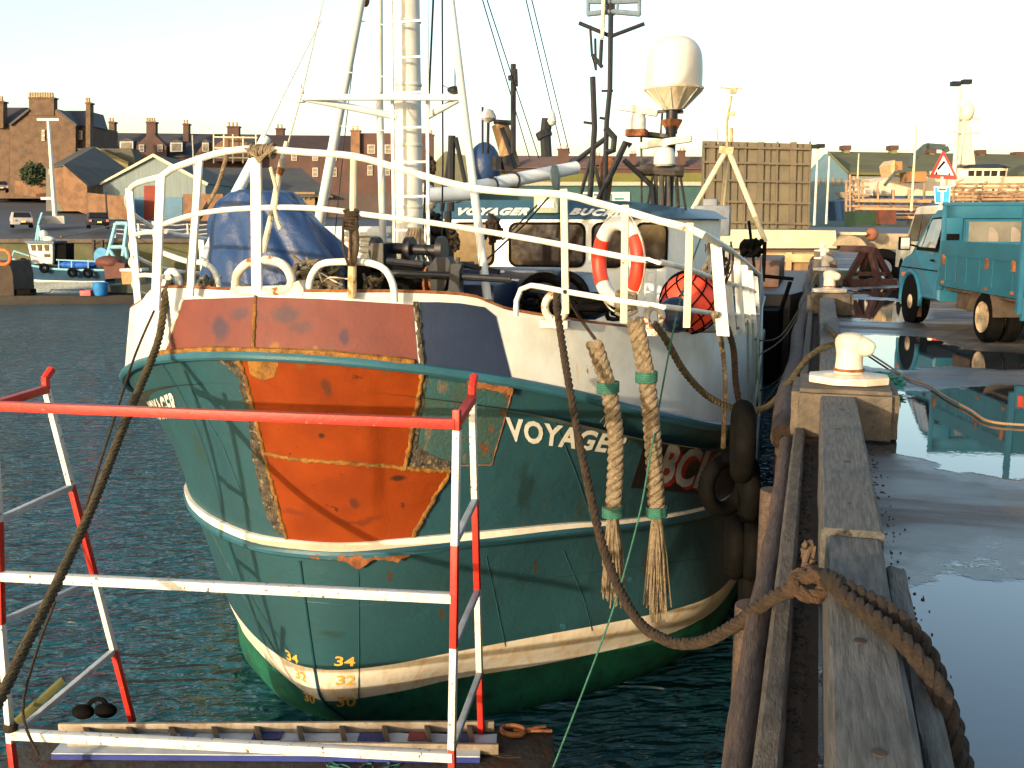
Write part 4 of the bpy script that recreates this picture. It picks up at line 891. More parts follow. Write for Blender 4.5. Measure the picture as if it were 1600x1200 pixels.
# ---- blue tarpaulin ------------------------------------------------
rows = [(298,378,430),(303,362,455),(318,345,472),(345,337,498),(375,336,520),(405,333,536),(440,330,546),(475,328,556)]
mb = MB(); yc = 9.0; n = 96; vs = []; fs = []
import itertools
RW = []
for a, b in zip(rows, rows[1:]):
    for k in range(5): RW.append(tuple(u+(w-u)*k/5 for u, w in zip(a, b)))
RW.append(rows[-1])
for ri, (py, xl, xr) in enumerate(RW):
    cL, cR = AY(xl, py, yc), AY(xr, py, yc); c = (cL+cR)/2; hw = (cR-cL).length/2; t = ri/(len(RW)-1)
    for k in range(n):
        a = 2*math.pi*k/n
        fold = 1+.09*t*math.sin(a*9+2*math.sin(t*3)+noise.noise(Vector((math.cos(a)*2, math.sin(a)*2, t*2)))*5)+.12*noise.noise(Vector((math.cos(a)*2.5, math.sin(a)*2.5, t*3.5)))
        fold += .035*noise.noise(Vector((math.cos(a)*9, math.sin(a)*9, t*9)))
        vs.append(c+Vector((math.cos(a)*hw*fold, math.sin(a)*(.25+.3*t)*fold, .03*noise.noise(Vector((a*2, t*4, 3))))))
for r_ in range(len(RW)-1):
    for k in range(n): fs.append((r_*n+k, r_*n+(k+1) % n, (r_+1)*n+(k+1) % n, (r_+1)*n+k))
fs.append(tuple(range(n)))
mb.add(vs, fs); tag(mb.build('tarpaulin', tarpm, ang=80), 'creased dark blue tarpaulin covering gear on the foredeck behind the bow rails', 'tarpaulin')
g = MB(); g.ball(AY(757,262,13), .22, 10, (1,1,1.5)); tag(g.build('covered_lamp', tarpm), 'small blue cloth cover over gear above the boom, left of the wheelhouse', 'cover')
# ---- ropes on rail -----------------------------------------------------
mb = MB(); random.seed(5); c = on_rail(410,236,-1)
for k in range(9):
    off = Vector(((k-4)*.022, 0, 0)); ra = .04+random.uniform(0,.015)
    mb.tube([c+off+Vector((random.uniform(-.004,.004)+.01*math.sin(a), ra*math.cos(a), ra*math.sin(a))) for a in [j*2*math.pi/16 for j in range(16)]], .009, 6, closed=True)
for k in range(4): mb.tube(smooth_pts([c+Vector((-.12+.03*k,-.045,.02)), c+Vector((0,-.06,-.05-.012*k)), c+Vector((.13-.02*k,-.045,.01))], .02), .009, 6)
tag(mb.build('rail_lashing', rope_t), 'tan rope lashing wound round the top rail above the middle post', 'rope')
def strand_rope(name, px, ys, R0, r, m, label, cat='rope', ns=3, pitch=.1, step=None):
    P = [AY(a, b, y) for (a, b), y in zip(px, ys)] if ys else px
    mb = MB(); strands(mb, P, R0, r, ns, pitch, 6, step); return tag(mb.build(name, m), label, cat)
strand_rope('rope_tail', [(423,262),(432,300),(430,330),(438,358)], [7.0,6.98,6.98,6.97], .008, .008, rope_w, 'frayed pale rope tail hanging from the top rail lashing', pitch=.06)
strand_rope('rope_line', [(355,240),(340,290),(318,330),(302,360),(296,400),(288,460)], [7.0,7.02,7.1,7.15,7.2,7.25], .009, .009, rope_t, 'tan line running from the top bow rail down past the left post', pitch=.06)
mb = MB(); c = on_rail(551,330,1)
for k in range(7): mb.tube([c+Vector((.05*math.cos(a)+random.uniform(-.005,.005), -.03+.045*math.sin(a)*.5, -.02*k+.01*math.sin(a+k))) for a in [j*2*math.pi/14 for j in range(14)]], .012, 6, closed=True)
for k in range(3): mb.tube(smooth_pts([c+Vector((-.05+.05*k,-.05,-.05)), c+Vector((-.06+.06*k,-.05,-.25)), c+Vector((-.02+.02*k,-.05,-.4))], .03), .01, 6)
tag(mb.build('post_lashing', rope_b), 'brown rope lashing tied round the rusty rail post beside the tarpaulin', 'rope')
mb = MB()
for k in range(6): mb.tube(smooth_pts([AY(640+k*4,356,8.9), AY(632+k*6,380,8.85), AY(628+k*9,408,8.9)], .03), .014, 6)
tag(mb.build('rope_bundle', rope_t), 'tan rope bundle hanging at the foot of the white mast', 'rope')
tangle('hanging_lines', (1090,365,1116,500), 9.9, 7, .008, rope_t, None, .1, 'tan and brown cords tangled on the port rail beside the white boards', 'rope', 5)
tangle('hanging_lines', (1120,372,1150,470), 10.3, 6, .01, rope_b, None, .15, 'brown cords draped over the first white bulwark boards', 'rope', 4)
# ---- lifebuoy --------------------------------------------------------
def lifebuoy(name, c, Rm, rt, tiltz, label, col_a, yscale=1, group=None, quarters=True):
    r = empty(name, c, label, 'lifebuoy', group); M = Matrix.Rotation(tiltz, 3, 'Z')
    def seg(a0, a1, m, nm, rr):
        mb = MB(); mb.tube([Vector(c)+M@Vector((Rm*math.cos(a), 0, Rm*math.sin(a)*yscale)) for a in [a0+(a1-a0)*k/16 for k in range(17)]], rr, 14); mb.build(nm, m, r)
    for k in range(2): seg(R(-38+180*k), R(38+180*k), col_a, 'coloured_section', rt)
    for k in range(2): seg(R(38+180*k), R(142+180*k), white, 'white_section', rt*1.0)
    mb = MB()
    P = []
    for k in range(49):
        a = 2*math.pi*k/48; rr = Rm+rt*(1.02+.35*abs(math.sin(2*(a-R(40))))); P.append(Vector(c)+M@Vector((rr*math.cos(a), 0, rr*math.sin(a)*yscale)))
    mb.tube(P[:-1], .007, 6, closed=True); mb.build('grab_line', rope_w, r)
    return r
rl_ = mat('lifebuoy_red', (.62,.035,.015), .45, (.5,.04,.02), 6)
c = AY(966,409,8.3)
lifebuoy('lifebuoy', c, .275, .062, R(-44), 'red and white lifebuoy hung on the port bow rail in front of the wheelhouse', rl_, 1.14).rotation_euler = (0,0,0)
# orange net-covered float
fc = AY(1078,472,9.5)
r = empty('float', fc, 'large orange red float in a dark net inside the port rail', 'float'); r.location = fc
g = MB(); g.ball(fc, .27, 16, (1,1,1.05)); g.build('float_ball', mat('float_orange', (.75,.07,.03), .45, (.65,.06,.03), 4), r)
g = MB()
for s_ in (1, -1):
    for k in range(9):
        P = []
        for j in range(25):
            lat = -math.pi/2+math.pi*j/24; a = k*2*math.pi/9+s_*j*.12; P.append(fc+Vector((math.cos(lat)*math.cos(a), math.cos(lat)*math.sin(a), math.sin(lat)*1.05))*.278)
        g.tube(P, .007, 5)
g.build('float_net', black, r)
g = MB(); g.ball(AY(1055,492,9.0), .16, 12); tag(g.build('float', navy), 'dark blue float below the orange one inside the port rail', 'float')
# ---- fenders hung on the port side -------------------------------------
def frayed(mb, c, d, n, L, spread, r=.004):
    for k in range(n):
        v = (Vector(d)+Vector((random.uniform(-1,1), random.uniform(-1,1), random.uniform(-.4,.4)))*spread).normalized()
        a = c+Vector((random.uniform(-.03,.03), random.uniform(-.03,.03), 0)); l = L*random.uniform(.4, 1)
        mb.tube([a, a+v*l*.5, a+v*l+Vector((0,0,-.15*l))], [r, r, r*.6], 5)
def rope_fender(px, ys, label, Rr=.04, r=.034):
    P = [AY(a, b, y) for (a, b), y in zip(px, ys)]; o = empty('rope_fender', P[0], label, 'rope fender')
    mb = MB(); strands(mb, P[1:-1], Rr*.95, r*.92, 3, .2, 8, .02)
    strands(mb, [p+Vector((.035,-.03,0)) for p in P[1:3]], .02, .024, 3, .16, 8, .02)
    mb.build('braided_rope', rope_t, o)
    mb = MB(); random.seed(len(label)); frayed(mb, P[-2], P[-1]-P[-2], 150, (P[-1]-P[-2]).length*1.1, .09, .008); 
    for k in range(1, len(P)-1):
        for _ in range(10):
            q = P[k].lerp(P[k+1], random.random()); frayed(mb, q, (random.uniform(-1,1),random.uniform(-1,0),-.8), 1, .09, .3, .004)
    mb.build('frayed_strands', rope_t, o)
    for q in (P[2], P[-2]):
        mb = MB()
        for j in range(6): mb.tube([q+Vector((.082*math.cos(a), .082*math.sin(a), -.03+.014*j+.005*math.cos(a))) for a in [i*2*math.pi/14 for i in range(14)]], .009, 6, closed=True)
        mb.build('green_whipping', rope_g, o)
    return o, P
o1, P = rope_fender([(930,530),(928,535),(950,606),(962,690),(958,800),(958,918)], [7.72,7.7,7.72,7.76,7.74,7.72], 'thick tan rope fender with green bindings, left of the two hung over the port bow')
mb = MB(); strands(mb, [on_rail(884,455,1)+Vector((0,-.03,0)), AY(905,495,7.75), P[0]], .007, .008, 3, .05); mb.build('hanger_line', rope_b, o1)
o2, P = rope_fender([(978,470),(992,500),(1010,590),(1020,690),(1026,800),(1028,934)], [8.05,8.0,7.98,8.0,8.0,7.98], 'longer shaggy tan rope fender, right of the two hung over the port bow', .045, .034)
mb = MB(); c = P[0]; random.seed(2)
for k in range(7): mb.tube([c+Vector((.075*math.cos(a)+random.uniform(-.01,.01), .06*math.sin(a), .02*k-.08+.03*math.sin(a+k*2))) for a in [i*2*math.pi/12 for i in range(12)]], .017, 7, closed=True)
mb.build('knot', rope_t, o2)
def tyre(c, Rm, rt, rot, label):
    o = empty('tyre_fender', c, label, 'tyre', 'tyre fenders along the port side'); M = rot
    mb = MB(); prof = []
    N = 72
    for i in range(N):
        a = 2*math.pi*i/N
        for k in range(14):
            b = 2*math.pi*k/14; q = 1+.0*b; rr = Rm+rt*.95*math.cos(b); z = rt*1.05*math.sin(b)
            if math.cos(b) > .3 and (i+(k % 2)) % 2: rr -= .014
            mb.v.append(Vector(c)+M@Vector((rr*math.cos(a), rr*math.sin(a), z)))
    for i in range(N):
        for k in range(14): mb.f.append((i*14+k, i*14+(k+1) % 14, ((i+1) % N)*14+(k+1) % 14, ((i+1) % N)*14+k)); mb.mi.append(0)
    mb.build('tyre', black, o, ang=50); return o
RX = Matrix.Rotation(math.pi/2, 3, 'Y')
def tp(px, py, x): return AX(px, py, x)
tl = [((1160,690), -.47, .24, .075, 'upper tyre fender jammed between hull and quay below the mooring rope'), ((1133,757), -.66, .21, .07, 'black tyre hanging over the registration letters on the port side'),
      ((1170,765), -.44, .2, .07, 'tyre just below the upper one at the quay edge'), ((1148,855), -.55, .2, .075, 'lower left tyre of the pair near the white line'), ((1173,857), -.42, .2, .07, 'lower right tyre of the pair near the white line'), ((1168,918), -.44, .15, .065, 'bottom tyre just above the white boot topping')]
for (px, py), x, Rm, rt, lb in tl:
    tyre(tp(px, py, x), Rm, rt, Matrix.Rotation(R(-42 if px < 1140 else 8), 3, 'Z')@RX, lb)
for (a, b, x, lb) in ((1098,380,-.0,''),): pass
strand_rope('fender_rope', [on_rail(1118,490,1)+Vector((0,-.04,0)), AY(1128,540,9.6), AY(1133,600,9.6), AY(1130,700,9.6)], None, .012, .014, rope_t, 'tan hanger rope on the port bulwark holding the black tyre', pitch=.08)
strand_rope('fender_rope', [AY(1128,490,9.7), AY(1145,540,9.7), AY(1150,600,9.7), AY(1160,655,9.7)], None, .016, .018, rope_b, 'brown hanger rope on the port bulwark holding the upper tyre', pitch=.09)
mb = MB()
for x0, x1, y0, y1 in ((1168,1170,500,640),(1176,1180,505,640),(1184,1187,520,650)): mb.tube([AY(x0,y0,11), AY((x0+x1)/2,(y0+y1)/2,11), AY(x1,y1,11)], .012, 6)
tag(mb.build('hanging_lines', mat('green_grey_line', (.12,.17,.13), .8)), 'thin green grey lines hanging down the port bulwark near the quay', 'rope')
# ================================================================ WORK PONTOON, LADDER, CAGE
FL = Vector((-5.06,5.30,0)); FR_ = Vector((-2.045,5.70,0)); dx = (FR_-FL).normalized(); dy = Vector((-dx.y, dx.x, 0))
PZ = -2.32
rustdeck = mat('pontoon_deck', (.05,.043,.034), .75, (.03,.026,.022), 5, rust=.5, rsc=5, bump=1, bsc=18, dirt=.4, rc=(.08,.035,.018))
O_ = AZ(92,1150,PZ); ex = (AZ(772,1155,PZ)-O_).normalized(); ey = Vector((-ex.y, ex.x, 0)); DM = Matrix((ex,ey,Vector((0,0,1)))).transposed()
def on_p(u, w, z=0): return O_+ex*u+ey*w+Vector((0,0,z))
def dpt(px, py, z=0): return AZ(px, py, PZ+z)
mb = MB(); mb.prism([on_p(-.25,-1.0), on_p(3.85,-1.0), on_p(3.8,.16), on_p(-.22,.16)], (0,0,-.62))
pont = tag(mb.build('work_pontoon', rustdeck, bevel=.02), 'dark rusty work pontoon floating under the bow, carrying the ladder', 'pontoon')
mb = MB(); mb.box((dpt(82,1176)+dpt(760,1186))/2+Vector((0,0,.03)), (3.15,.17,.05), M=DM); wp = mb.build('board', mat('white_board', (.46,.49,.49), .5, (.32,.36,.38), 5, dirt=.2)); tag(wp, 'long white painted board with a blue edge lying on the pontoon', 'board')
mb = MB(); mb.box((dpt(82,1176)+dpt(760,1186))/2+Vector((0,0,.028))-ey*.089, (3.15,.008,.04), M=DM); mb.build('blue_edge', mat('blue_edge_paint', (.02,.035,.2), .5), wp)
sheet = mat('paint_splashed_sheet', (.5,.52,.52), .5, (.36,.4,.43), 4, bump=.3)
mb = MB(); vs = []; fs = []
for i in range(30):
    for j in range(4): vs.append(on_p(.62+i*.095, -.13+j*.06, .015+.012*noise.noise(Vector((i*.6, j*.7, 0)))))
for i in range(29):
    for j in range(3): fs.append((i*4+j, i*4+4+j, i*4+5+j, i*4+1+j))
mb.add(vs, fs); sh = mb.build('plastic_sheet', sheet); tag(sh, 'white and blue paint splashed plastic sheet under the ladder', 'sheet')
for u, w, l, c in ((1.62,-.02,.22,(.02,.035,.14)),(2.42,-.04,.2,(.02,.035,.14)),(2.78,-.02,.16,(.2,.03,.04)),(3.1,-.03,.14,(.03,.04,.12)),(1.0,-.05,.1,(.1,.14,.2))):
    mb = MB(); mb.box(on_p(u, w, .03), (l,.13,.004), M=DM); mb.build('paint_patch', mat('patch%d' % int(u*100), c, .5), sh)
lad = empty('ladder', on_p(1.6,0,.05), 'aluminium ladder laid flat on the pontoon in front of the bow', 'ladder')
L0, L1 = dpt(92,1138,.06), dpt(772,1134,.06); K0, K1 = dpt(106,1163,.06), dpt(779,1170,.06)
for A, B in ((L0, L1), (K0, K1)):
    mb = MB(); mb.bar(A, B, .03, .08); mb.build('side_rail', alum, lad, bevel=.004)
for k in range(10):
    t = .06+k*.098; mb = MB(); mb.bar(L0.lerp(L1, t), K0.lerp(K1, t), .035, .035); mb.build('rung', mat('dark_rungs', (.09,.06,.04), .7, (.05,.035,.025), 6), lad)
# cage
cage = empty('access_cage', Vector((-3.6,5.6,PZ)), 'red and white painted steel railing cage standing on the pontoon in front of the bow', 'safety barrier')
def cbar(name, A, B, m, w=.045): mb = MB(); mb.bar(A, B, w, w, up=(0,1,0) if abs((Vector(B)-Vector(A)).normalized().z) > .7 else (0,0,1)); return mb.build(name, m, cage, bevel=.004)
def post(pts, cols, name='post'):
    for a, b, c_ in zip(pts, pts[1:], cols): cbar(name, a, b, redp if c_ == 'r' else whitep)
yr = 5.7
T = lambda px, py, y=5.70: AY(px, py, y)
# front right post
post([T(714,640), T(714,672), T(711,852), T(709,1012), T(706,1170), Vector((T(706,1170).x,5.72,PZ))], 'rwrwr')
# front left post
yl = 5.32
post([T(-14,612,yl), T(-12,650,yl), T(-2,815,yl), T(2,975,yl), T(17,1160,yl), Vector((T(26,1240,yl).x,yl,PZ))], 'rwrwr')
cbar('top_rail', T(-12,634,yl), T(712,662), redp, .06); cbar('middle_rail', T(4,900,yl), T(706,934), whitep, .06); cbar('lower_rail', T(14,1147,yl), T(708,1182), whitep, .06)
# rear posts
R0_ = AZ(72,608,.40); B0 = AZ(207,1128,PZ); br = lambda t: R0_.lerp(B0, t)
post([R0_, br(.27), br(.545), br(.77), B0], 'wrwr'); 
Q0 = AZ(738,622,.40); Q1 = AZ(752,1148,PZ); qr = lambda t: Q0.lerp(Q1, t)
post([Q0, qr(.28), qr(.54), qr(.80), Q1], 'wrwr')
cbar('side_rail', T(-12,634,yl), R0_, redp, .055); cbar('side_rail', T(712,662), Q0, redp, .055)
mb = MB(); mb.tube([R0_, R0_+Vector((0,0,.08)), R0_+dy*.06+Vector((.02,0,.14))], .03, 8); mb.build('horn', redp, cage)
mb = MB(); mb.tube([Q0, Q0+Vector((0,0,.07)), Q0+dy*.08+Vector((.0,0,.14))], .03, 8); mb.build('horn', redp, cage)
for A, B in ((T(-2,812,yl), br(.275)), (T(2,972,yl), br(.55)), (T(20,1150,yl), br(.77)), (T(709,850), qr(.28)), (T(709,1010), qr(.545)), (T(706,1170), qr(.80))): cbar('brace', A, B, greyp, .042)
cbar('brace', T(26,1128,yl), AY(100,1062,5.55), mat('mossy_paint', (.09,.085,.03), .8, (.09,.1,.03), 12), .046)
mb = MB()
for k in range(4): mb.tube([T(17,1140,yl)+Vector((.04*math.cos(a), .04*math.sin(a), .012*k)) for a in [i*2*math.pi/12 for i in range(12)]], .008, 6, closed=True)
tag(mb.build('post_lashing', rope_b), 'brown cord lashed round the foot of the left cage post', 'rope')
mb = MB()
for k, (px, py, z) in enumerate([(130,1112,PZ+.03),(165,1110,PZ+.06)]): mb.ball(AZ(px,py,z), .07, 8, (1.4,1,.8))
mb.tube(arc_pts(AZ(150,1110,PZ+.05), .09, 0, 3.5, 10, (1,0,0), (0,.6,.8)), .02, 6); tag(mb.build('rope_tangle', black), 'dark bundle of old gear just behind the left end of the ladder', 'gear')
random.seed(9)
mb = MB()
for k in range(3): mb.tube(smooth_pts([on_p(2.25+.2*k+random.uniform(-.1,.1), -.42+random.uniform(-.06,.06), .01) for _ in range(6)], .03), .007, 5)
tag(mb.build('green_line', rope_g), 'loose green cord lying on the pontoon in front of the board', 'rope')
mb = MB()
for k in range(2): mb.tube(smooth_pts([on_p(3.35+random.uniform(-.25,.25), -.2+random.uniform(-.1,.1), .01) for _ in range(7)], .03), .006, 5)
tag(mb.build('brown_line', rope_b), 'loose brown cord at the right end of the ladder', 'rope')
mb = MB(); c = on_p(3.5,.08,.03); mb.tube([c+Vector((.09*math.cos(a), .07*math.sin(a), 0)) for a in [i*2*math.pi/16 for i in range(16)]], .022, 8, closed=True); mb.tube([c, c+ex*.3], .012, 6); mb.tube([c+ex*.1, c+ex*.25+ey*.06], .02, 6)
tag(mb.build('scrap_fittings', rust), 'small rusty fittings lying on the right end of the pontoon', 'scrap')
# ================================================================ MOORING ROPES
P = [AY(870,452,7.8), AY(870,478,7.7), AY(873,500,7.55), AY(889,600,7.1), AY(912,722,6.6), AY(944,860,6.0), AY(990,960,5.4), AY(1040,1000,4.95), AY(1095,1003,4.6), AY(1150,975,4.3), AY(1200,938,4.0), AY(1245,918,3.82)]
strand_rope('mooring_rope', P, None, .015, .0165, rope_b, 'long brown mooring rope sagging from the port bow fairlead to the kerb', pitch=.16)
mb = MB(); c = Vector((.03,3.72,.16)); random.seed(11)
kp = [AY(1232,922,3.80), AY(1250,905,3.74), AY(1275,900,3.7), AY(1290,915,3.7), AY(1275,932,3.66), AY(1250,925,3.68), AY(1240,905,3.74), AY(1262,895,3.78), AY(1290,903,3.74), AY(1300,912,3.70)]
strands(mb, kp, .014, .015, 3, .13); tag(mb.build('rope_knot', mat('rusty_rope', (.08,.045,.024), .9, (.045,.028,.016), 20, bump=1, bsc=120)), 'rust brown knot where the mooring rope meets the nearest kerb timber', 'rope')
top = [AY(1290,912,3.70), AY(1300,905,3.62), Vector((.13,3.52,.345)), Vector((.22,3.33,.345)), Vector((.31,3.15,.335)), Vector((.40,2.98,.25)), Vector((.43,2.84,.12)), Vector((.44,2.66,.035)), Vector((.45,2.4,.03)), Vector((.50,2.0,.03)), Vector((.55,1.5,.03))]
strand_rope('mooring_rope', top, None, .0155, .0165, mat('dark_brown_rope', (.036,.024,.014), .9, (.02,.014,.009), 20, bump=1, bsc=120), 'left of the two thick brown ropes draped over the nearest kerb timber', pitch=.17)
top2 = [AY(1288,900,3.76), Vector((.10,3.66,.345)), Vector((.19,3.52,.348)), Vector((.29,3.36,.348)), Vector((.37,3.24,.3)), Vector((.43,3.1,.18)), Vector((.47,2.92,.05)), Vector((.50,2.7,.032)), Vector((.55,2.4,.032)), Vector((.60,2.0,.032)), Vector((.65,1.5,.032))]
strand_rope('mooring_rope', top2, None, .0155, .0165, MC['dark_brown_rope'], 'right of the two thick brown ropes draped over the nearest kerb timber', pitch=.17)
tangle('frayed_rope_end', (1252,838,1276,895), 3.95, 8, .011, mat('dark_rope', (.07,.045,.03), .9, (.04,.03,.02), 20), None, .06, 'dark frayed rope end lying in the gutter beside the nearest kerb timber', 'rope')
strand_rope('mooring_rope', [(266,440),(258,470),(245,540),(200,650),(145,790),(90,910),(40,1010),(0,1092),(-60,1200)], [7.35,7.25,7.0,6.3,5.5,4.85,4.35,4.0,3.6], .016, .018, rope_o, 'thick olive rope running from the left bow down to the lower left corner', pitch=.15)
strand_rope('line', [(262,440),(215,545),(180,650),(100,900),(60,1010),(36,1110),(60,1180)], [7.35,7.1,6.7,6.0,5.7,5.3,5.25], .005, .006, rope_b, 'thin brown line running beside the thick olive rope to the cage foot', pitch=.05)
mb = MB(); mb.tube(smooth_pts([AY(1096,368,9.3), AY(1060,480,8.6), AY(1020,690,7.9), AY(1000,800,7.6), AY(965,930,7.3), AY(930,1030,7.1), AY(862,1205,6.7)], .1), .0075, 6)
tag(mb.build('green_line', rope_g), 'thin green line hanging from the port rail down to the water', 'rope')
strand_rope('mooring_rope', [(1022,505),(1040,530),(1070,582),(1110,622),(1160,641),(1200,635),(1232,600),(1262,560),(1292,541),(1330,533),(1345,545)], [8.45,8.4,8.6,8.9,9.3,9.7,10.1,10.4,10.6,10.6,10.3], .016, .017, rope_o, 'dark olive mooring rope from the second port fairlead to the quay past the green net', pitch=.15)
for k, (a, b) in enumerate((((1100,520),(1285,440)), ((1160,560),(1290,425)), ((1185,600),(1292,470)), ((1180,640),(1300,430)))):
    mb = MB(); A, B = AY(*a, 12+k), AY(b[0]-14, b[1], 19+6*(k % 2)); A = Vector((-.9,A.y,A.z-.3*k*.3)); M_ = (A+B)/2+Vector((0,0,-.5)); mb.tube(smooth_pts([A, M_, B], .3), .012, 6)
    tag(mb.build('mooring_line', rope_t if k % 2 else rope_o), ['olive mooring line slanting up to the second bollard, nearest of the four', 'tan mooring line slanting up to the third bollard', 'olive mooring line slanting up to the second bollard behind the tan one', 'tan mooring line farthest down the gap between boat and quay'][k], 'rope')
# green net and cable on the quay
random.seed(21); mb = MB()
for k in range(26):
    c = Vector((.47+random.uniform(-.1,.3), 10.4+random.uniform(-.3,.3), .02)); pts = [c+Vector((random.uniform(-.13,.13), random.uniform(-.13,.13), random.uniform(0,.11))) for _ in range(7)]
    mb.tube(smooth_pts(pts, .03), .008, 5)
tag(mb.build('green_net', mat('green_net', (.02,.2,.14), .8, (.015,.12,.09), 12)), 'small heap of green netting on the quay just behind the nearest bollard', 'fishing net')
mb = MB(); mb.tube(smooth_pts([AZ(1290,508,.36), AZ(1300,520,.38), AZ(1320,532,.30), AZ(1345,537,.1), AZ(1335,530,.1)], .04), .03, 8); tag(mb.build('rope_loop', rope_o), 'dark rope loop lying over the kerb timber behind the nearest bollard', 'rope')
mb = MB(); mb.tube(smooth_pts([AZ(1352,548,.02), AZ(1380,566,.02), AZ(1420,592,.02), AZ(1450,602,.02), AZ(1478,620,.02), AZ(1515,640,.02), AZ(1545,658,.02), AZ(1600,664,.02), AZ(1700,668,.02)], .05), .011, 8)
tag(mb.build('cable', mat('orange_brown_cable', (.3,.16,.07), .6, (.2,.12,.06), 6)), 'thin orange brown cable snaking across the puddle to the right', 'cable')
# grit and weed along the kerb
random.seed(4); mb = MB()
for k in range(300):
    y = random.uniform(2.2, 7.6) if k % 2 else random.uniform(2.4,4.6); x = .39+abs(random.gauss(0, .045)); s = random.uniform(.002,.009)
    mb.box((x, y, .003), (s*random.uniform(.6,2), s, s*.7), random.uniform(0,3))
for k in range(350):
    y = random.uniform(2.2, 7.6); x = random.uniform(.008,.06); s = random.uniform(.003,.012); mb.box((x-.03, y, .003), (s, s*1.5, s*.7), random.uniform(0,3))
tag(mb.build('grit', mat('dark_grit', (.035,.03,.024), .9), smooth=False), 'dark grit and debris scattered along the kerb timber', 'debris', kind='stuff')
# ================================================================ TEAL PICKUP TRUCK
TH = R(14); TO = Vector((3.06,15.05,0)); TM = Matrix.Rotation(TH, 3, 'Z')
def TL(x, y, z):
    y = 1.5+(y-1.2)*.64 if y > 1.2 else y*1.25 if y > 0 else y
    return TO+TM@Vector((x, y, z if z < 1.3 else 1.3+(z-1.3)*.70))
truck = empty('pickup_truck', TO, 'teal dropside pickup truck with a mesh free headboard parked on the wet quay', 'pickup truck')
tt = mat('truck_teal_paint', (.014,.1,.16), .42, (.011,.08,.135), 3, rust=.14, rsc=7, dirt=.35, dc=(.035,.085,.1), bump=.08, coat=.2)
tt2 = mat('truck_dropside_paint', (.011,.082,.125), .45, (.009,.066,.1), 3, rust=.14, rsc=5, dirt=.2, dc=(.05,.09,.08), bump=.1)
grime = mat('chassis_grime', (.07,.05,.035), .85, (.04,.03,.02), 6, bump=.6, rust=.4)
def tbox(mb, x0, x1, y0, y1, z0, z1): return mb.prism([TL(x0,y0,z0), TL(x1,y0,z0), TL(x1,y1,z0), TL(x0,y1,z0)], (0,0,TL(0,0,z1).z-TL(0,0,z0).z))
def tside(mb, x, poly, d):     # side profile polygon (y,z) extruded in x by d
    return mb.prism([TL(x, y, z) for y, z in poly], TM@Vector((d, 0, 0)))
# cab : side profile, built as loft with tumblehome
prof = [(4.0,.42),(4.08,.62),(4.05,.86),(3.80,1.02),(3.3,1.10),(2.62,1.84),(2.40,1.97),(1.45,1.98),(1.34,1.9),(1.30,1.1),(1.30,.42)]
mb = MB(); vs = []; n = len(prof)
for x, in ((-.93,), (-.97,), (.97,), (.93,)):
    for y, z in prof:
        k = max(0, (z-1.1))/.88; xx = x*(1-.16*k); yy = y if abs(x) > .95 else y
        ins = .0 if abs(x) > .95 else .03
        vs.append(TL(xx*(1 if abs(x) > .95 else 1), y+(ins if y < 2 else -ins), z+(ins if z < .6 else -ins)))
rows4 = [0, 1, 2, 3]
vs = []
for x, ins in ((-.985,.05),(-.95,0),(.95,0),(.985,.05)):
    for y, z in prof:
        k = max(0, (z-1.1))/.88; s = 1-.17*k
        cy = y+(.04 if y < 2 else -.04)*(ins > 0); cz = z+(.03 if z < .6 else -.03)*(ins > 0)
        vs.append(TL(x*s, cy, cz))
fs = []
for r_ in range(3):
    for i in range(n): fs.append((r_*n+i, r_*n+(i+1) % n, (r_+1)*n+(i+1) % n, (r_+1)*n+i))
fs += [tuple(range(n)), tuple(3*n+i for i in range(n))[::-1]]
mb.add(vs, fs); cab = mb.build('cab', tt, truck, ang=30)
# side windows and door
def sidepanel(name, poly, m, off, side=-1, parent=None, th=.008):
    mb = MB(); a = []; 
    for y, z in poly:
        k = max(0, (z-1.1))/.88; x = (.985+off)*(1-.17*k); a.append(TL(side*x, y, z))
    mb.prism(a, TM@Vector((-side*th, 0, 0))); return mb.build(name, m, parent or truck, smooth=False)
tg = mat('truck_window_glass', (.2,.2,.17), .06, (.12,.12,.11), 3, bump=0, spec=.9)
for side in (-1, 1):
    d = sidepanel('door', [(1.52,.5),(2.95,.5),(2.98,1.12),(2.52,1.80),(2.42,1.88),(1.52,1.9)], tt, .006, side)
    sidepanel('window_frame', [(1.60,1.15),(2.92,1.15),(2.44,1.79),(1.60,1.82)], black, .010, side, d)
    sidepanel('door_window', [(1.68,1.2),(2.52,1.2),(2.44,1.70),(2.36,1.76),(1.68,1.77)], tg, .014, side, d)
    sidepanel('quarter_window', [(2.57,1.2),(2.82,1.2),(2.56,1.55)], tg, .014, side, d)
    mb = MB(); tbox(mb, side*1.005-.012, side*1.005+.012, 1.6, 1.76, 1.0, 1.03); mb.build('door_handle', black, d)
    mb = MB(); tbox(mb, side*1.004-.004, side*1.004+.004, 1.35, 3.85, .86, .875); mb.build('side_moulding', black, truck)
    mb = MB(); mb.prism([TL(side*1.1,2.78,1.15), TL(side*1.28,2.74,1.15), TL(side*1.28,2.74,1.38), TL(side*1.1,2.78,1.38)], TM@Vector((0,.07,0))); mb.bar(TL(side*.97,2.8,1.2), TL(side*1.14,2.8,1.24), .03); mr = mb.build('wing_mirror', black, truck, bevel=.01)
    mb = MB(); mb.prism([TL(side*1.12,2.772,1.17), TL(side*1.26,2.733,1.17), TL(side*1.26,2.733,1.36), TL(side*1.12,2.772,1.36)], TM@Vector((0,.004,0))); mb.build('mirror_glass', mat('mirror_glass', (.7,.75,.78), .08, bump=0, metal=.6), mr)
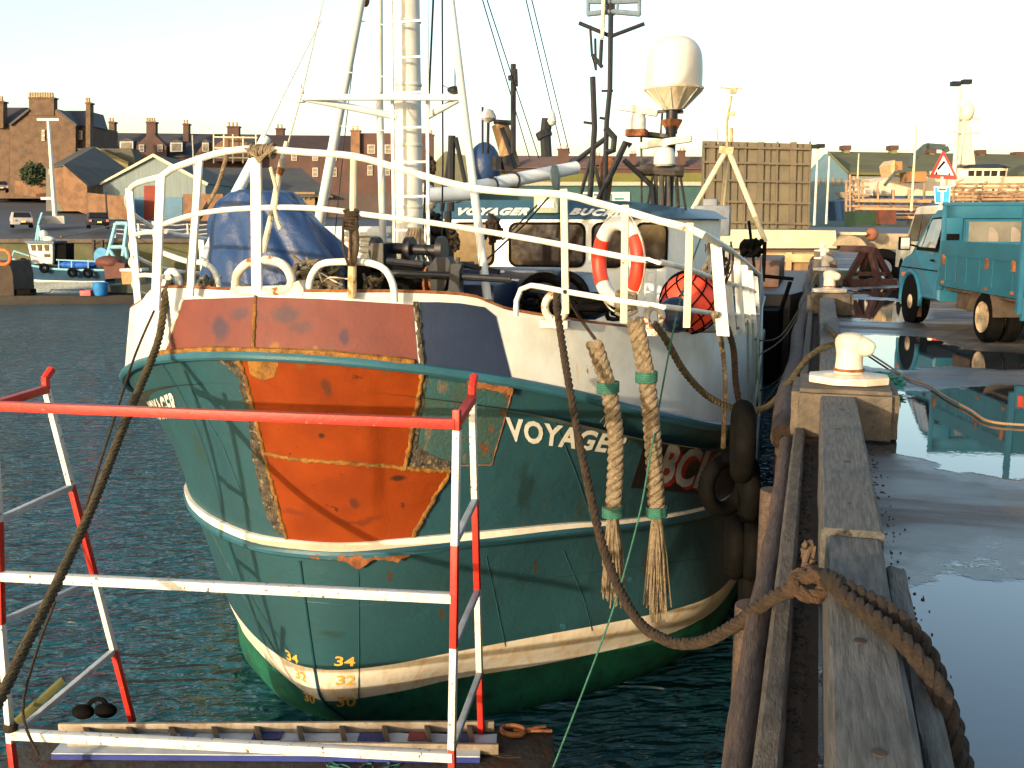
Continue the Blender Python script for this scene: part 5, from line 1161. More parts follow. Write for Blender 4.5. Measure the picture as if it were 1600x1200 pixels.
# wheel arches / flare on cab side
for side in (-1, 1):
    mb = MB(); P = [TL(side*.99, 3.1+.45/.64*math.cos(a), .36+.45*math.sin(a)) for a in [R(-8+k*14) for k in range(15)]]
    mb.tube(P, .035, 8); mb.build('wheel_arch', tt, truck)
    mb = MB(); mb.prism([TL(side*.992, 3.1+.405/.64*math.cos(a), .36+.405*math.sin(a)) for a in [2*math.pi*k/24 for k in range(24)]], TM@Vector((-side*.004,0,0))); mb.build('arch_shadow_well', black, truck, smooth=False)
    mb = MB(); tbox(mb, side*.95-.03, side*.95+.03, 2.55, 2.62, .12, .5); mb.build('mud_flap', grime, truck)
    mb = MB(); tbox(mb, side*1.0-.02, side*1.0+.02, 3.62, 3.72, .72, .78); mb.build('side_repeater', mat('amber_lens', (.35,.09,.02), .3), truck)
mb = MB(); tbox(mb, -.95, .95, 4.02, 4.14, .36, .56); mb.build('front_bumper', black, truck, bevel=.02)
mb = MB(); mb.prism([TL(-.84,3.25,1.13), TL(.84,3.25,1.13), TL(.76,2.68,1.79), TL(-.76,2.68,1.79)], TM@Vector((0,.01,.01))); mb.build('windscreen', glass, truck)
# rear window of the cab, light showing through
mb = MB(); mb.prism([TL(-.64,1.29,1.27), TL(.64,1.29,1.27), TL(.64,1.30,1.74), TL(-.64,1.30,1.74)], TM@Vector((0,-.012,0))); rw = mb.build('rear_window_frame', tt, truck)
mb = MB(); mb.prism([TL(-.6,1.272,1.30), TL(.6,1.272,1.30), TL(.6,1.282,1.71), TL(-.6,1.282,1.71)], TM@Vector((0,-.006,0))); mb.build('rear_window', mat('lit_cab_glass', (.16,.15,.125), .12, (.1,.095,.08), 2, bump=0, spec=.8), rw, smooth=False)
for cx in (-.3, .02, .4):
    mb = MB(); mb.ball(TL(cx, 1.27, 1.36), .13, 10, (1,.05,1.3)); mb.build('seat_back', mat('seat_grey', (.2,.17,.14), .8), rw)
# chassis, bed
mb = MB(); tbox(mb, -.42, -.34, -1.1, 3.6, .42, .56); tbox(mb, .34, .42, -1.1, 3.6, .42, .56); tbox(mb, -.9, .9, -1.12, 1.2, .60, .68); tbox(mb, -.75, -.45, .55, 1.15, .34, .58); tbox(mb, -.8,.8,-.05,.05,.28,.4); mb.build('chassis', grime, truck)
mb = MB(); tbox(mb, -.98, .98, -1.15, 1.22, .68, .74); mb.build('load_bed', tt2, truck)
for x, nm in ((-1.0,'left'), (.96,'right')):
    mb = MB(); tbox(mb, x, x+.04, -1.12, 1.2, .66, 1.32)
    for yy in (-.95, -.35, .05, .4, .7, 1.0): tbox(mb, x-.012 if x < 0 else x+.04, x if x < 0 else x+.052, yy, yy+.02, .74, 1.1)
    tbox(mb, x-.014 if x < 0 else x+.04, x if x < 0 else x+.054, -1.1, 1.18, 1.1, 1.12); ds = mb.build('dropside', tt2, truck)
    mb = MB()
    for yy in (-1.0, -.2, 1.05): tbox(mb, x-.03 if x < 0 else x+.05, x if x < 0 else x+.07, yy, yy+.05, .98, 1.12); tbox(mb, x-.02 if x < 0 else x+.05, x if x < 0 else x+.06, yy, yy+.06, .7, .74)
    mb.build('latch', rust, ds)
mb = MB(); tbox(mb, -.96, .96, -1.16, -1.12, .7, 1.28); mb.build('tailgate', tt2, truck)
# headboard frame and posts
hb = MB()
for x in (-1.0, .94): tbox(hb, x, x+.06, 1.22, 1.28, .6, 2.04)
tbox(hb, -1.0, 1.0, 1.215, 1.285, 2.04, 2.11); tbox(hb, -.94, .94, 1.22, 1.28, 1.22, 1.3); tbox(hb, -.94, -.70, 1.235, 1.26, 1.3, 2.04); tbox(hb, -.94, .94, 1.235, 1.26, 1.78, 2.04); tbox(hb, -.94, .94, 1.235, 1.26, .7, 1.22); tbox(hb,.68,.94,1.235,1.26,1.3,2.04)
hb.build('headboard', tt, truck, bevel=.004)
for x in (-1.03, .97):
    mb = MB(); tbox(mb, x, x+.06, -1.2, -1.14, .48, 1.95); mb.build('rear_post', tt, truck)
mb = MB(); tbox(mb, -1.0, 1.0, 1.2, 1.212, 1.28, 1.31); 
mb = MB(); tbox(mb, -.93, -.75, 1.20, 1.215, 1.33, 1.46); mb.build('black_box', black, truck)
# rear lamps & bumper
for side in (-1, 1):
    mb = MB(); tbox(mb, side*.78-.17, side*.78+.17, -1.24, -1.18, .52, .66); lc = mb.build('rear_lamp', mat('red_lens', (.75,.06,.02), .25), truck)
    mb = MB(); tbox(mb, side*.86-.05, side*.86+.05, -1.25, -1.239, .53, .65); mb.build('indicator', MC['amber_lens'], lc)
mb = MB(); tbox(mb, -.98, .98, -1.22, -1.17, .40, .68); mb.build('rear_beam', tt, truck)
# wheels
def wheel(x, y, r, w, side, dual=False):
    C_ = TL(x, y, r); M = TM@Matrix.Rotation(math.pi/2*side, 3, 'Y')
    mb = MB(); mb.lathe([(r*.62,-w/2),(r*.9,-w/2),(r*.99,-w*.36),(r,-w*.1),(r,w*.1),(r*.99,w*.36),(r*.9,w/2),(r*.62,w/2)], C_, 36, M, caps=False); o = mb.build('wheel', black, truck)
    mb = MB(); rm = mat('dirty_wheel_rim', (.5,.4,.26), .5, (.32,.22,.12), 5, rust=.3, metal=.1)
    if dual: pr = [(r*.6,w/2-.005),(r*.62,w/2+.012),(r*.56,w/2),(r*.5,w/2-.1),(r*.25,w/2-.11),(r*.22,w/2-.02),(.001,w/2-.01)]
    else: pr = [(r*.6,w/2-.005),(r*.62,w/2+.012),(r*.5,w/2-.02),(r*.3,w/2+.02),(.001,w/2+.03)]
    mb.lathe(pr, C_, 28, M); mb.build('rim', rm, o); return o
wheel(-.88, 3.1, .335, .2, -1); wheel(.88, 3.1, .335, .2, 1)
wheel(-.86, 0, .335, .18, -1, True); wheel(-.63, 0, .335, .18, -1, True); wheel(.86, 0, .335, .18, 1, True); wheel(.63, 0, .335, .18, 1, True)
for side in (-1, 1):
    mb = MB(); P1 = [TL(side*.99, .42*math.cos(a)/(1.25 if math.cos(a) > 0 else 1), .335+.42*math.sin(a)) for a in [R(5+k*14.2) for k in range(13)]]; P2 = [p+TM@Vector((-side*.5,0,0)) for p in P1]
    mb.add(P1+P2+[p+Vector((0,0,.012)) for p in P1]+[p+Vector((0,0,.012)) for p in P2], [f for i in range(12) for f in ((i,i+1,14+i,13+i),(26+i,27+i,40+i,39+i),(i,i+1,27+i,26+i))]); mb.build('mudguard', grime, truck)
# ================================================================ RED TRESTLE
ty = 27.5
tr = empty('trestle', AZ(1350,445,0), 'dark red steel trestle standing on the quay left of the pickup', 'trestle')
dr = mat('dark_red_steel', (.05,.018,.015), .7, (.035,.014,.012), 5, rust=.3)
gy = AZ(1340,443,0).y
for q in (((1352,388),(1322,440)), ((1352,388),(1345,440)), ((1360,388),(1372,440)), ((1365,390),(1392,438))):
    mb = MB(); mb.bar(AY(*q[0], gy), AY(*q[1], gy-.2 if q[1][0] in (1322,1372) else gy+.4), .14, .14); mb.build('leg', dr, tr)
mb = MB(); mb.bar(AY(1313,388,gy), AY(1366,390,gy), .2, .16); mb.build('top_beam', dr, tr)
mb = MB(); mb.bar(AY(1330,428,gy), AY(1385,428,gy), .1, .1); mb.box(AY(1328,440,gy), (.5,.4,.16)); mb.box(AY(1345,441,gy), (.4,.3,.14)); mb.box(AY(1378,441,gy), (.7,.5,.18)); mb.build('feet', dr, tr)
mb = MB(); mb.tube([AY(1378,420,gy+3)+Vector((.42*math.cos(a),0,.42*math.sin(a))) for a in [i*2*math.pi/20 for i in range(20)]], .16, 10, closed=True); tag(mb.build('tyre_fender', black), 'old black tyre standing behind the right legs of the red trestle', 'tyre')
# ================================================================ VAN behind the truck
vo = Vector((3.0,25.5,0)); VM = Matrix.Rotation(R(6), 3, 'Z')
van = empty('parked_van', vo, 'cream wagon with a spare wheel on its back door, ahead of the teal pickup', 'car')
def VL(x, y, z): return vo+VM@Vector((x, y, z))
vp = mat('van_cream_paint', (.62,.56,.42), .4, (.5,.44,.33), 3, dirt=.2)
prof = [(-2.0,.45),(-2.05,.9),(-1.98,1.1),(-1.86,1.82),(-1.7,1.93),(.6,1.93),(1.05,1.2),(2.1,1.1),(2.2,.9),(2.2,.45)]
mb = MB(); n = len(prof); vs = []
for x, ins in ((-.9,.06),(-.82,0),(.82,0),(.9,.06)):
    for y, z in prof: s = 1-.14*max(0, z-1.1)/.8; vs.append(VL(x*s, y*(1-ins*.4), z-(ins*.6 if z > 1 else -ins*.3)))
fs = [(r_*n+i, r_*n+(i+1) % n, (r_+1)*n+(i+1) % n, (r_+1)*n+i) for r_ in range(3) for i in range(n)]+[tuple(range(n)), tuple(3*n+i for i in range(n))[::-1]]
mb.add(vs, fs); mb.build('body', vp, van)
mb = MB(); mb.prism([VL(-.62,-2.01,1.15), VL(.62,-2.01,1.15), VL(.56,-1.91,1.72), VL(-.56,-1.91,1.72)], VM@Vector((0,-.02,0))); mb.build('rear_window', glass, van)
for side in (-1, 1):
    for y0, y1 in ((-1.7,-.5), (-.4,.7)):
        mb = MB(); mb.prism([VL(side*.892,y0,1.15), VL(side*.892,y1,1.15), VL(side*.80,y1-.2*(y1 > 0),1.75), VL(side*.80,y0,1.75)], VM@Vector((side*.012,0,0))); mb.build('side_window', glass, van)
    for y in (-1.3, 1.4):
        mb = MB(); mb.lathe([(.2,-.11),(.34,-.1),(.36,0),(.34,.1),(.2,.11)], VL(side*.8,y,.36), 24, VM@Matrix.Rotation(math.pi/2, 3, 'Y')); mb.build('wheel', black, van)
    mb = MB(); mb.prism([VL(side*.72-.08,-2.07,.8), VL(side*.72+.08,-2.07,.8), VL(side*.72+.08,-2.07,1.02), VL(side*.72-.08,-2.07,1.02)], VM@Vector((0,.04,0))); mb.build('rear_lamp', MC['red_lens'], van)
mb = MB(); mb.lathe([(.16,-.1),(.34,-.1),(.36,0),(.34,.08),(.16,.1),(.001,.06)], VL(.18,-2.2,1.12), 24, VM@Matrix.Rotation(math.pi/2, 3, 'X')); sw = mb.build('spare_wheel', black, van)
mb = MB(); mb.lathe([(.2,0),(.2,.02),(.1,.05),(.001,.05)], VL(.18,-2.28,1.12), 20, VM@Matrix.Rotation(math.pi/2, 3, 'X')); mb.build('rim', mat('brown_rim', (.4,.22,.08), .6), sw)
mb = MB(); mb.prism([VL(-.88,-2.14,.4), VL(.88,-2.14,.4), VL(.88,-2.14,.58), VL(-.88,-2.14,.58)], VM@Vector((0,.14,0))); mb.build('rear_bumper', black, van)
# ================================================================ ROAD SIGNS
sg = empty('road_sign', AD(1470,420,27), 'red bordered triangular opening bridge warning sign above the blue sign', 'road sign')
ys = 27.0
def SP(px, py): return AY(px, py, ys)
def ngon(name, pts, off, m, parent, th=.01):
    mb = MB(); mb.prism([SP(*p)+Vector((0,-off,0)) for p in pts], (0,th,0)); return mb.build(name, m, parent, smooth=False)
tri = ngon('sign_plate', [(1475,236),(1496,278),(1493,281),(1454,278),(1453,274),(1472,237)], 0, redp, sg)
ngon('white_field', [(1474,243),(1490,274),(1459,272)], .012, mat('sign_white', (.8,.8,.78), .4), sg)
ngon('bridge_symbol', [(1475,251),(1477,254),(1466,266),(1464,264)], .022, black, sg); ngon('bridge_symbol', [(1463,267),(1465,273),(1461,272)], .022, black, sg); ngon('bridge_symbol', [(1483,269),(1485,274),(1481,273)], .022, black, sg)
mb = MB(); mb.bar(SP(1472,276)+Vector((0,.03,0)), Vector((SP(1472,276).x, ys+.03, 0)), .07); mb.build('sign_post', greyp, sg)
bs = empty('road_sign', SP(1472,318), 'blue no through road sign with a white T and red bar behind the pickup', 'road sign')
ngon('sign_plate', [(1459,291),(1485,291),(1484,318),(1461,318)], 0, mat('sign_white', (.8,.8,.78), .4), bs)
ngon('blue_field', [(1460.5,293),(1483.5,293),(1482.5,316),(1462,316)], .012, mat('sign_blue', (.01,.3,.7), .35), bs)
ngon('white_stem', [(1470,299),(1474,299),(1473.5,315),(1470,315)], .022, MC['sign_white'], bs); ngon('white_border', [(1465,293.2),(1479,293.2),(1479,299),(1465,299)], .020, MC['sign_white'], bs); ngon('red_bar', [(1466.5,294.4),(1477.5,294.4),(1477.5,297.6),(1466.5,297.6)], .032, redp, bs)
# ================================================================ DARK BOAT ASTERN
db = empty('moored_boat', (-3.2,34,WZ), 'dark second fishing boat with a cream tripod mast moored astern of the trawler', 'fishing boat')
mb = MB(); mb.prism([(-5.8,31.5,-.55),(-.7,31.5,-.55),(-.35,34,-.6),(-.35,48,-.6),(-6.3,48,-.6),(-6.3,34,-.6)], (0,0,-2.8)); mb.build('hull', mat('dark_hull', (.02,.022,.025), .5, (.05,.03,.02), 3, rust=.3), db, bevel=.05)
mb = MB(); mb.prism([(-5,35.5,-.6),(-1.2,35.5,-.6),(-1.2,41,-.6),(-5,41,-.6)], (0,0,.9)); mb.build('wheelhouse', mat('dull_brown_paint', (.12,.06,.04), .6, (.06,.04,.03), 3, rust=.3), db, bevel=.05)
ya = 34
for b in ((1078,335), (1128,345), (1196,378)):
    mb = MB(); mb.tube([AY(1137,232,ya), AY(*b, ya+(2 if b[0] == 1128 else 0))], .085, 10); mb.build('tripod_leg', cream, db)
mb = MB(); mb.bar(AY(1124,234,ya), AY(1146,236,ya), .22, .22); mb.tube([AY(1136,232,ya), AY(1136,190,ya), AY(1143,150,ya)], .04, 8); mb.tube([AY(1126,137,ya), AY(1160,139,ya)], .03, 6); mb.box(AY(1146,142,ya), (.2,.15,.16)); mb.box(AY(1144,178,ya), (.16,.15,.14)); mb.tube([AY(1143,200,ya), AY(1143,222,ya)], .06, 8); mb.tube([AY(1120,200,ya), AY(1122,225,ya)], .02, 6)
mb.build('masthead', mat('masthead_brown', (.4,.3,.18), .6, (.25,.16,.08), 6), db)
tangle('net_drum_heap', (1155,372,1190,402), 33, 16, .09, black, db, .4)
mb = MB(); mb.box(AY(1113,345,30), (1.0,.6,.85)); mb.box(AY(1110,330,30.5), (.4,.4,.7)); mb.build('deck_box', mat('slate_grey_box', (.12,.14,.17), .5), db, bevel=.03)
mb = MB(); mb.tube([AY(1170,345,33), AY(1180,430,33)], .05, 6); mb.tube([AY(1195,378,33), AY(1192,440,33)], .07, 6); mb.tube([AY(1180,430,31), AY(1240,436,31)], .06, 6); mb.tube([AY(1185,428,31), AY(1182,520,31)], .09, 6); mb.tube([AY(1235,440,31), AY(1215,500,31)], .07, 6); mb.build('gallows', black, db)
mb = MB(); mb.prism([(-5.3,29.6,-.9),(-1.0,29.6,-.9),(-.9,31.4,-.9),(-5.3,31.4,-.9)], (0,0,-1.9)); mb.build('bow_fender', black, db)
# ================================================================ LEFT: SMALL BLUE BOAT AND FLOATS
FS, RS = 1.6, 1.5
bt = empty('small_boat', AD(110,433,49), 'small blue fishing boat with a white wheelhouse moored by the harbour wall', 'fishing boat')
bb = mat('small_boat_blue', (.022,.062,.12), .45, (.017,.048,.09), 2, dirt=.15)
f0 = 49
def bpt(px, py, f=f0): return AD(px, py, f)
dk_ = [(18,404),(28,408),(50,415),(80,420),(120,422),(160,422),(168,422)]
wl_ = [(28,428),(36,432),(60,434),(90,435),(130,436),(160,436),(164,436)]
mb = MB(); vs = []; n = len(dk_)
for i in range(n):
    w = [.1,.8,1.3,1.5,1.5,1.4,1.2][i]
    vs += [bpt(*dk_[i]), bpt(wl_[i][0], wl_[i][1]+6, f0+.3), bpt(wl_[i][0], wl_[i][1]+6, f0+.3)+FH*w*1.6, bpt(*dk_[i])+FH*w*2]
    for q in (-4,): pass
fs = []
for i in range(n-1):
    for k in range(4): fs.append((i*4+k, i*4+(k+1) % 4, (i+1)*4+(k+1) % 4, (i+1)*4+k))
fs += [(0,1,2,3),((n-1)*4+3,(n-1)*4+2,(n-1)*4+1,(n-1)*4)]
mb.add(vs, fs); mb.build('hull', bb, bt)
mb = MB(); mb.tube([bpt(q[0], q[1]+5, f0+.25) for q in wl_], .07, 6); mb.build('white_line', white, bt)
mb = MB(); mb.tube([bpt(*q) for q in dk_], .06, 6); mb.tube([bpt(22,392), bpt(46,400)], .04, 6); mb.tube([bpt(88,406), bpt(160,409)], .04, 6)
for px in (92,112,138): mb.tube([bpt(px,406), bpt(px,420)], .035, 6)
mb.tube([bpt(22,392), bpt(18,404)], .04, 6); mb.build('rail', mat('pale_blue_paint', (.2,.42,.5), .5, (.16,.34,.42), 4), bt)
mb = MB(); mb.prism([bpt(43,381,f0+.3), bpt(82,380,f0+.3), bpt(82,412,f0+.3), bpt(50,412,f0+.3)], FH*2.0); whs = mb.build('wheelhouse', white, bt, bevel=.03)
mb = MB(); mb.prism([bpt(38,376,f0+.1), bpt(84,377,f0+.1), bpt(84,380.5,f0+.1), bpt(40,380.5,f0+.1)], FH*2.4); mb.build('roof', bb, whs)
for a, b in ((48,55),(58,65),(69,76)):
    mb = MB(); mb.prism([bpt(a-.5,382.5,f0+.27), bpt(b,382.5,f0+.27), bpt(b,392,f0+.27), bpt(a+1.5,392,f0+.27)], FH*.05); mb.build('window', glass, whs, smooth=False)
mb = MB(); mb.prism([bpt(69,397,f0+.27), bpt(78,397,f0+.27), bpt(78,402,f0+.27), bpt(69,402,f0+.27)], FH*.05); mb.build('window', glass, whs, smooth=False)
mb = MB(); mb.prism([bpt(87,380,f0+.5), bpt(103,380,f0+.5), bpt(103,412,f0+.5), bpt(83,414,f0+.5)], FH*1.5); mb.build('dark_casing', black, bt)
mb = MB()
for q in ((60,351,56,376),(60,351,65,376),(60,351,60,376),(60,350,66,332)): mb.tube([bpt(q[0],q[1],f0+1), bpt(q[2],q[3],f0+1)], .06, 6)
mb.build('mast', MC['pale_blue_paint'], bt)
mb = MB(); mb.ball(bpt(68,366,f0+1), .22, 8); mb.ball(bpt(76,374,f0+1), .25, 8, (1.4,1,.7)); mb.build('dome', white, bt)
for px, py in ((37,411),(69,419),(113,426),(137,427)):
    mb = MB(); mb.tube([bpt(px,py,f0-.15)+(RT*math.cos(a)+Vector((0,0,math.sin(a))))*.27 for a in [i*2*math.pi/14 for i in range(14)]], .085, 8, closed=True); mb.build('tyre', black, bt)
mb = MB(); mb.ball(bpt(118,414,f0+.5), .4, 8, (3,1,.5)); mb.ball(bpt(150,414,f0+.7), .4, 8, (2.6,1,.5)); mb.build('deck_gear', mat('bright_blue_cloth', (.03,.12,.5), .6), bt)
mb = MB()
for q in ((181,349,166,408),(181,349,199,349),(199,349,192,400),(170,386,196,386),(170,388,182,408),(196,386,199,405)): mb.tube([bpt(q[0],q[1],f0+.6), bpt(q[2],q[3],f0+.6)], .1, 8)
mb.build('gantry', MC['pale_blue_paint'], bt)
mb = MB(); mb.lathe([(.001,-.2),(.5,-.2),(.5,.2),(.001,.2)], bpt(163,402,f0+.9), 16, Matrix.Rotation(math.pi/2, 3, 'X')); mb.build('net_drum', mat('drum_blue', (.03,.2,.4), .5), bt)
mb = MB(); mb.prism([bpt(160,406,f0-.4), bpt(195,412,f0-.4), bpt(193,434,f0-.4), bpt(165,436,f0-.4)], FH*2.2); mb.ball(bpt(170,410,f0), .5, 8, (1.5,1,.7)); tag(mb.build('rusty_boat', mat('dark_red_hull', (.1,.03,.02), .7, (.06,.025,.02), 2)), 'dark red brown boat end just right of the small blue boat', 'boat')
# brown boat with orange lifebuoy, left edge
FS, RS = 1.0, 1.0
mb = MB(); mb.prism([bpt(-60,410,57.5), bpt(14,408,57.5), bpt(20,430,57.5), bpt(22,468,57.5), bpt(-60,468,57.5)], FH*2.5); tag(mb.build('brown_boat', mat('brown_hull', (.05,.032,.02), .8, (.03,.022,.016), 2, bump=.5, bsc=4)), 'brown wooden boat cut off by the left edge of the picture', 'boat')
lb = empty('lifebuoy', bpt(5,402,57), 'orange lifebuoy at the far left edge above the brown boat', 'lifebuoy')
mb = MB(); mb.tube([bpt(5,402,57)+(RT*math.cos(a)+Vector((0,0,math.sin(a))))*.4 for a in [i*2*math.pi/20 for i in range(20)]], .09, 10, closed=True); mb.build('ring', mat('buoy_orange', (.75,.12,.03), .5), lb)
# pontoon
mb = MB(); mb.prism([AZ(-60,463,-2.55), AZ(245,461,-2.55), AZ(245,461,-2.55)+FH*2.0, AZ(-60,463,-2.55)+FH*2.0], (0,0,-.75)); pn = tag(mb.build('floating_pontoon', mat('pontoon_brown', (.022,.018,.014), .75, (.014,.012,.011), 1, bump=.6, bsc=4, dirt=.3), bevel=.04), 'long dark floating pontoon across the basin in front of the small blue boat', 'pontoon')
fp = AZ(100,463,-2.55).dot(FH)
def bg(px, py, f=None): return AD(px, py, f or fp)
mb = MB(); c = bg(158,463,fp+.7); mb.lathe([(.30,0),(.36,.1),(.4,.55),(.43,.72),(.40,.74)], (c.x,c.y,-2.55), 18); tag(mb.build('barrel', mat('barrel_blue', (.02,.17,.45), .45), ang=50), 'bright blue plastic barrel standing on the far pontoon', 'barrel')
mb = MB(); c = bg(136,463,fp+.7); mb.box((c.x,c.y,-2.4), (.6,.5,.3), YAW); tag(mb.build('fish_box', mat('box_red', (.5,.1,.1), .6), bevel=.02), 'small pinkish red fish box beside the blue barrel', 'box')
bx = empty('raft_cabin', bg(205,446,fp+2.2), 'small brown box with a white lid on a dark raft right of the blue barrel', 'cabin')
mb = MB(); vprism(mb, [(189,424),(219,424),(217,445),(191,445)], fp+2.2, 1.0); mb.build('box_body', mat('box_ochre', (.4,.22,.09), .7, (.3,.16,.07), 4), bx)
mb = MB(); vprism(mb, [(187,420),(221,420),(221,424),(187,424)], fp+2.1, 1.2); mb.build('lid', white, bx)
mb = MB(); vprism(mb, [(165,446),(240,444),(244,458),(150,458)], fp+1.6, 2.0); tag(mb.build('raft', mat('raft_green', (.03,.04,.03), .8)), 'dark low raft under the small brown box on the far pontoon', 'raft')
mb = MB(); mb.tube([bg(206,420,fp+2.5), bg(207,372,fp+2.5)], .04, 6); mb.ball(bg(206,410,fp+2.5), .2, 8, (1,1,1.6)); tag(mb.build('raft_pole', mat('pole_grey', (.45,.45,.42), .6)), 'thin grey pole with a white float rising above the brown box', 'pole')
mb = MB(); mb.prism([AZ(236,463,-2.6), AZ(330,463,-2.6), AZ(330,463,-2.6)+FH*2.5, AZ(236,463,-2.6)+FH*2.5], (0,0,-.7)); tag(mb.build('floating_pontoon', MC['pontoon_brown']), 'short dark pontoon section beside the trawler bow on the left', 'pontoon')
# low dark rail on pontoon
mb = MB(); mb.tube([bg(30,460,fp+.4), bg(78,457,fp+.4), bg(80,453,fp+.4), bg(132,453,fp+.4)], .03, 6); mb.box(bg(30,460,fp+1), (1.6,.8,.6), YAW); tag(mb.build('pontoon_gear', black), 'dark low gear and pipe on the left end of the far pontoon', 'gear')
FS, RS = 1.5, 1.4
# ================================================================ ACROSS THE BASIN
brick = mat('sunlit_brick', (.2,.11,.06), .85, (.12,.068,.04), 1.2, bump=.3, bsc=6, dirt=.15, dc=(.22,.12,.07))
brick2 = mat('red_brick', (.085,.045,.034), .85, (.06,.035,.03), .5, bump=.3, bsc=6, dirt=.2)
stone = mat('brown_stone', (.115,.072,.045), .85, (.07,.047,.032), 1.1, bump=.3, bsc=5, dirt=.2)
slate = mat('dark_slate', (.035,.035,.042), .7, (.05,.045,.045), .6, bump=.3, bsc=4)
slateg = mat('mossy_slate', (.07,.065,.05), .8, (.05,.05,.045), .6, bump=.3, bsc=4)
frame_w = mat('window_white', (.42,.4,.36), .5)
potm = mat('chimney_pot_clay', (.36,.26,.15), .8)
gl2 = mat('far_window_glass', (.1,.09,.08), .15, (.2,.17,.12), 1, bump=0)
def part(name, polys, f, dep, m, parent, bevel=0):
    mb = MB()
    for p in polys: vprism(mb, p, f, dep)
    return mb.build(name, m, parent, smooth=False)
def rect(x0, x1, y0, y1): return [(x0,y0),(x1,y0),(x1,y1),(x0,y1)]
def fwin(x0, x1, y0, y1, f, parent, cross=True):
    o = part('window', [rect(x0,x1,y0,y1)], f-.12, .12, frame_w, parent)
    w, h = x1-x0, y1-y0
    part('pane', [rect(x0+w*.12, x1-w*.12, y0+h*.08, y0+h*.47), rect(x0+w*.12, x1-w*.12, y0+h*.53, y1-h*.08)] if cross else [rect(x0+w*.1, x1-w*.1, y0+h*.1, y1-h*.1)], f-.14, .02, gl2, o)
def chim(x0, x1, y0, y1, f, parent, npots=3, m=stone, dep=1.2, body=True):
    ch = part('chimney', [rect(x0,x1,y0,y1), rect(x0-1.2,x1+1.2,y0,y0+2.2)], f, dep, m, parent) if not body else None
    if body:
        mb = MB(); vprism(mb, rect(x0,x1,y0+2.2,y1), f, dep); vprism(mb, rect(x0-1.2,x1+1.2,y0,y0+2.2), f-.1, dep+.2); ch = mb.build('chimney', m, parent, smooth=False)
    mb = MB()
    for k in range(npots):
        px = x0+(x1-x0)*(k+.5)/npots; p = AD(px, y0, f+dep/2); mb.lathe([(.16,0),(.13,.1),(.12,.42),(.15,.45)], p, 8)
    mb.build('chimney_pots', potm, ch)
# A : tall tenement, gable to the harbour
A = empty('tenement', AD(60,300,98), 'tall brown tenement with a wide gable and a big chimney stack at the far left', 'building')
part('wall', [[(15,310),(15,195),(43,172),(88,172),(118,196),(118,310)]], 98, 12, stone, A)
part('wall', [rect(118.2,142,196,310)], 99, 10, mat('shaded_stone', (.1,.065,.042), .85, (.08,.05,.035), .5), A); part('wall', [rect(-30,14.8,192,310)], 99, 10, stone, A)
part('roof', [[(14,194),(42,170.5),(45,170.5),(45,173),(16,196)], [(87,170.5),(90,170.5),(119.5,194),(119.5,197),(118,197),(88,173.5)]], 97.7, 12.5, slate, A)
mb = MB(); mb.prism([AD(88,173,101), AD(136,173,101), AD(143,197,98.8), AD(118,197,98.8)], FH*6); mb.build('roof', slate, A); mb = MB(); mb.prism([AD(-30,168,101), AD(42,168,101), AD(16,195,98.8), AD(-30,193,98.8)], FH*6); mb.build('roof', slate, A)
chim(45,84,152,180,97.9,A,10); chim(134,141,160,235,98.2,A,2); chim(-6,5,158,200,98.4,A,3)
for x0, x1, y0, y1 in ((119.5,128.5,204,218),(65,70,203,220)): fwin(x0,x1,y0,y1,98.8 if x0 > 100 else 98,A)
fwin(120,132,234,240,98.8,A)
# pub sign blob
A2 = empty('brick_terrace', AD(-150,300,102), 'brick terrace further left along the street beyond the tall tenement', 'building')
part('wall', [rect(-330,-34,205,315)], 102, 10, brick, A2); mb = MB(); mb.prism([AD(-332,207,101.7), AD(-33,207,101.7), AD(-33,180,107), AD(-332,178,107)], (0,0,.2)); mb.build('roof', slate, A2)
for x in (-300,-220,-140,-60): chim(x,x+14,165,200,103,A2,3)
for x in range(-320, -40, 24):
    for y in (216,248,280): fwin(x,x+9,y,y+15,102,A2)
# B : low slated building with yellow gable
B = empty('warehouse', AD(120,330,80), 'low slate roofed warehouse with a mossy hipped roof behind the brick yard wall', 'building')
part('wall', [[(77,262),(99,258),(136,290),(136,330),(99,330),(80,300)]], 80, 6, brick, B)
mb = MB(); mb.prism([AD(74,264,80), AD(100,259,79.8), AD(148,231,92), AD(130,233,92)], (0,0,.15)); mb.prism([AD(100,259,79.8), AD(140,294,78), AD(205,270,88), AD(148,231,92)], (0,0,.15)); mb.build('roof', slateg, B)
part('gable', [[(120,250),(150,230),(200,253),(200,262),(160,270)]], 93, .5, mat('mossy_yellow_gable', (.22,.17,.07), .85, (.14,.12,.05), .6), B)
mb = MB(); vprism(mb, rect(72,99,262,330), 81, 5); mb.build('wall', mat('grey_render', (.13,.13,.11), .85, (.1,.1,.09), .5), B)
for x in (76,84,92): fwin(x,x+5,263,272,81,B,False)
part('roof', [[(120,232),(205,232),(215,262),(150,262)]], 94, 3, slateg, B)
W1 = part('yard_wall', [[(99,258),(136,290),(136,335),(99,322)], [(136.2,301),(203,308),(203,345),(136.2,333)]], 72, .8, brick, None); tag(W1, 'tan brick yard wall in front of the slate roofed warehouse', 'wall')
W2 = part('yard_wall', [[(286,303),(348,303),(350,345),(286,345)]], 70, .8, brick, None); tag(W2, 'tan brick wall right of the gabled shed with the red door', 'wall')
W3 = part('yard_wall', [[(23,282),(80,288),(80,312),(23,302)]], 92, .6, brick, None); tag(W3, 'low tan garden wall below the tall tenement', 'wall')
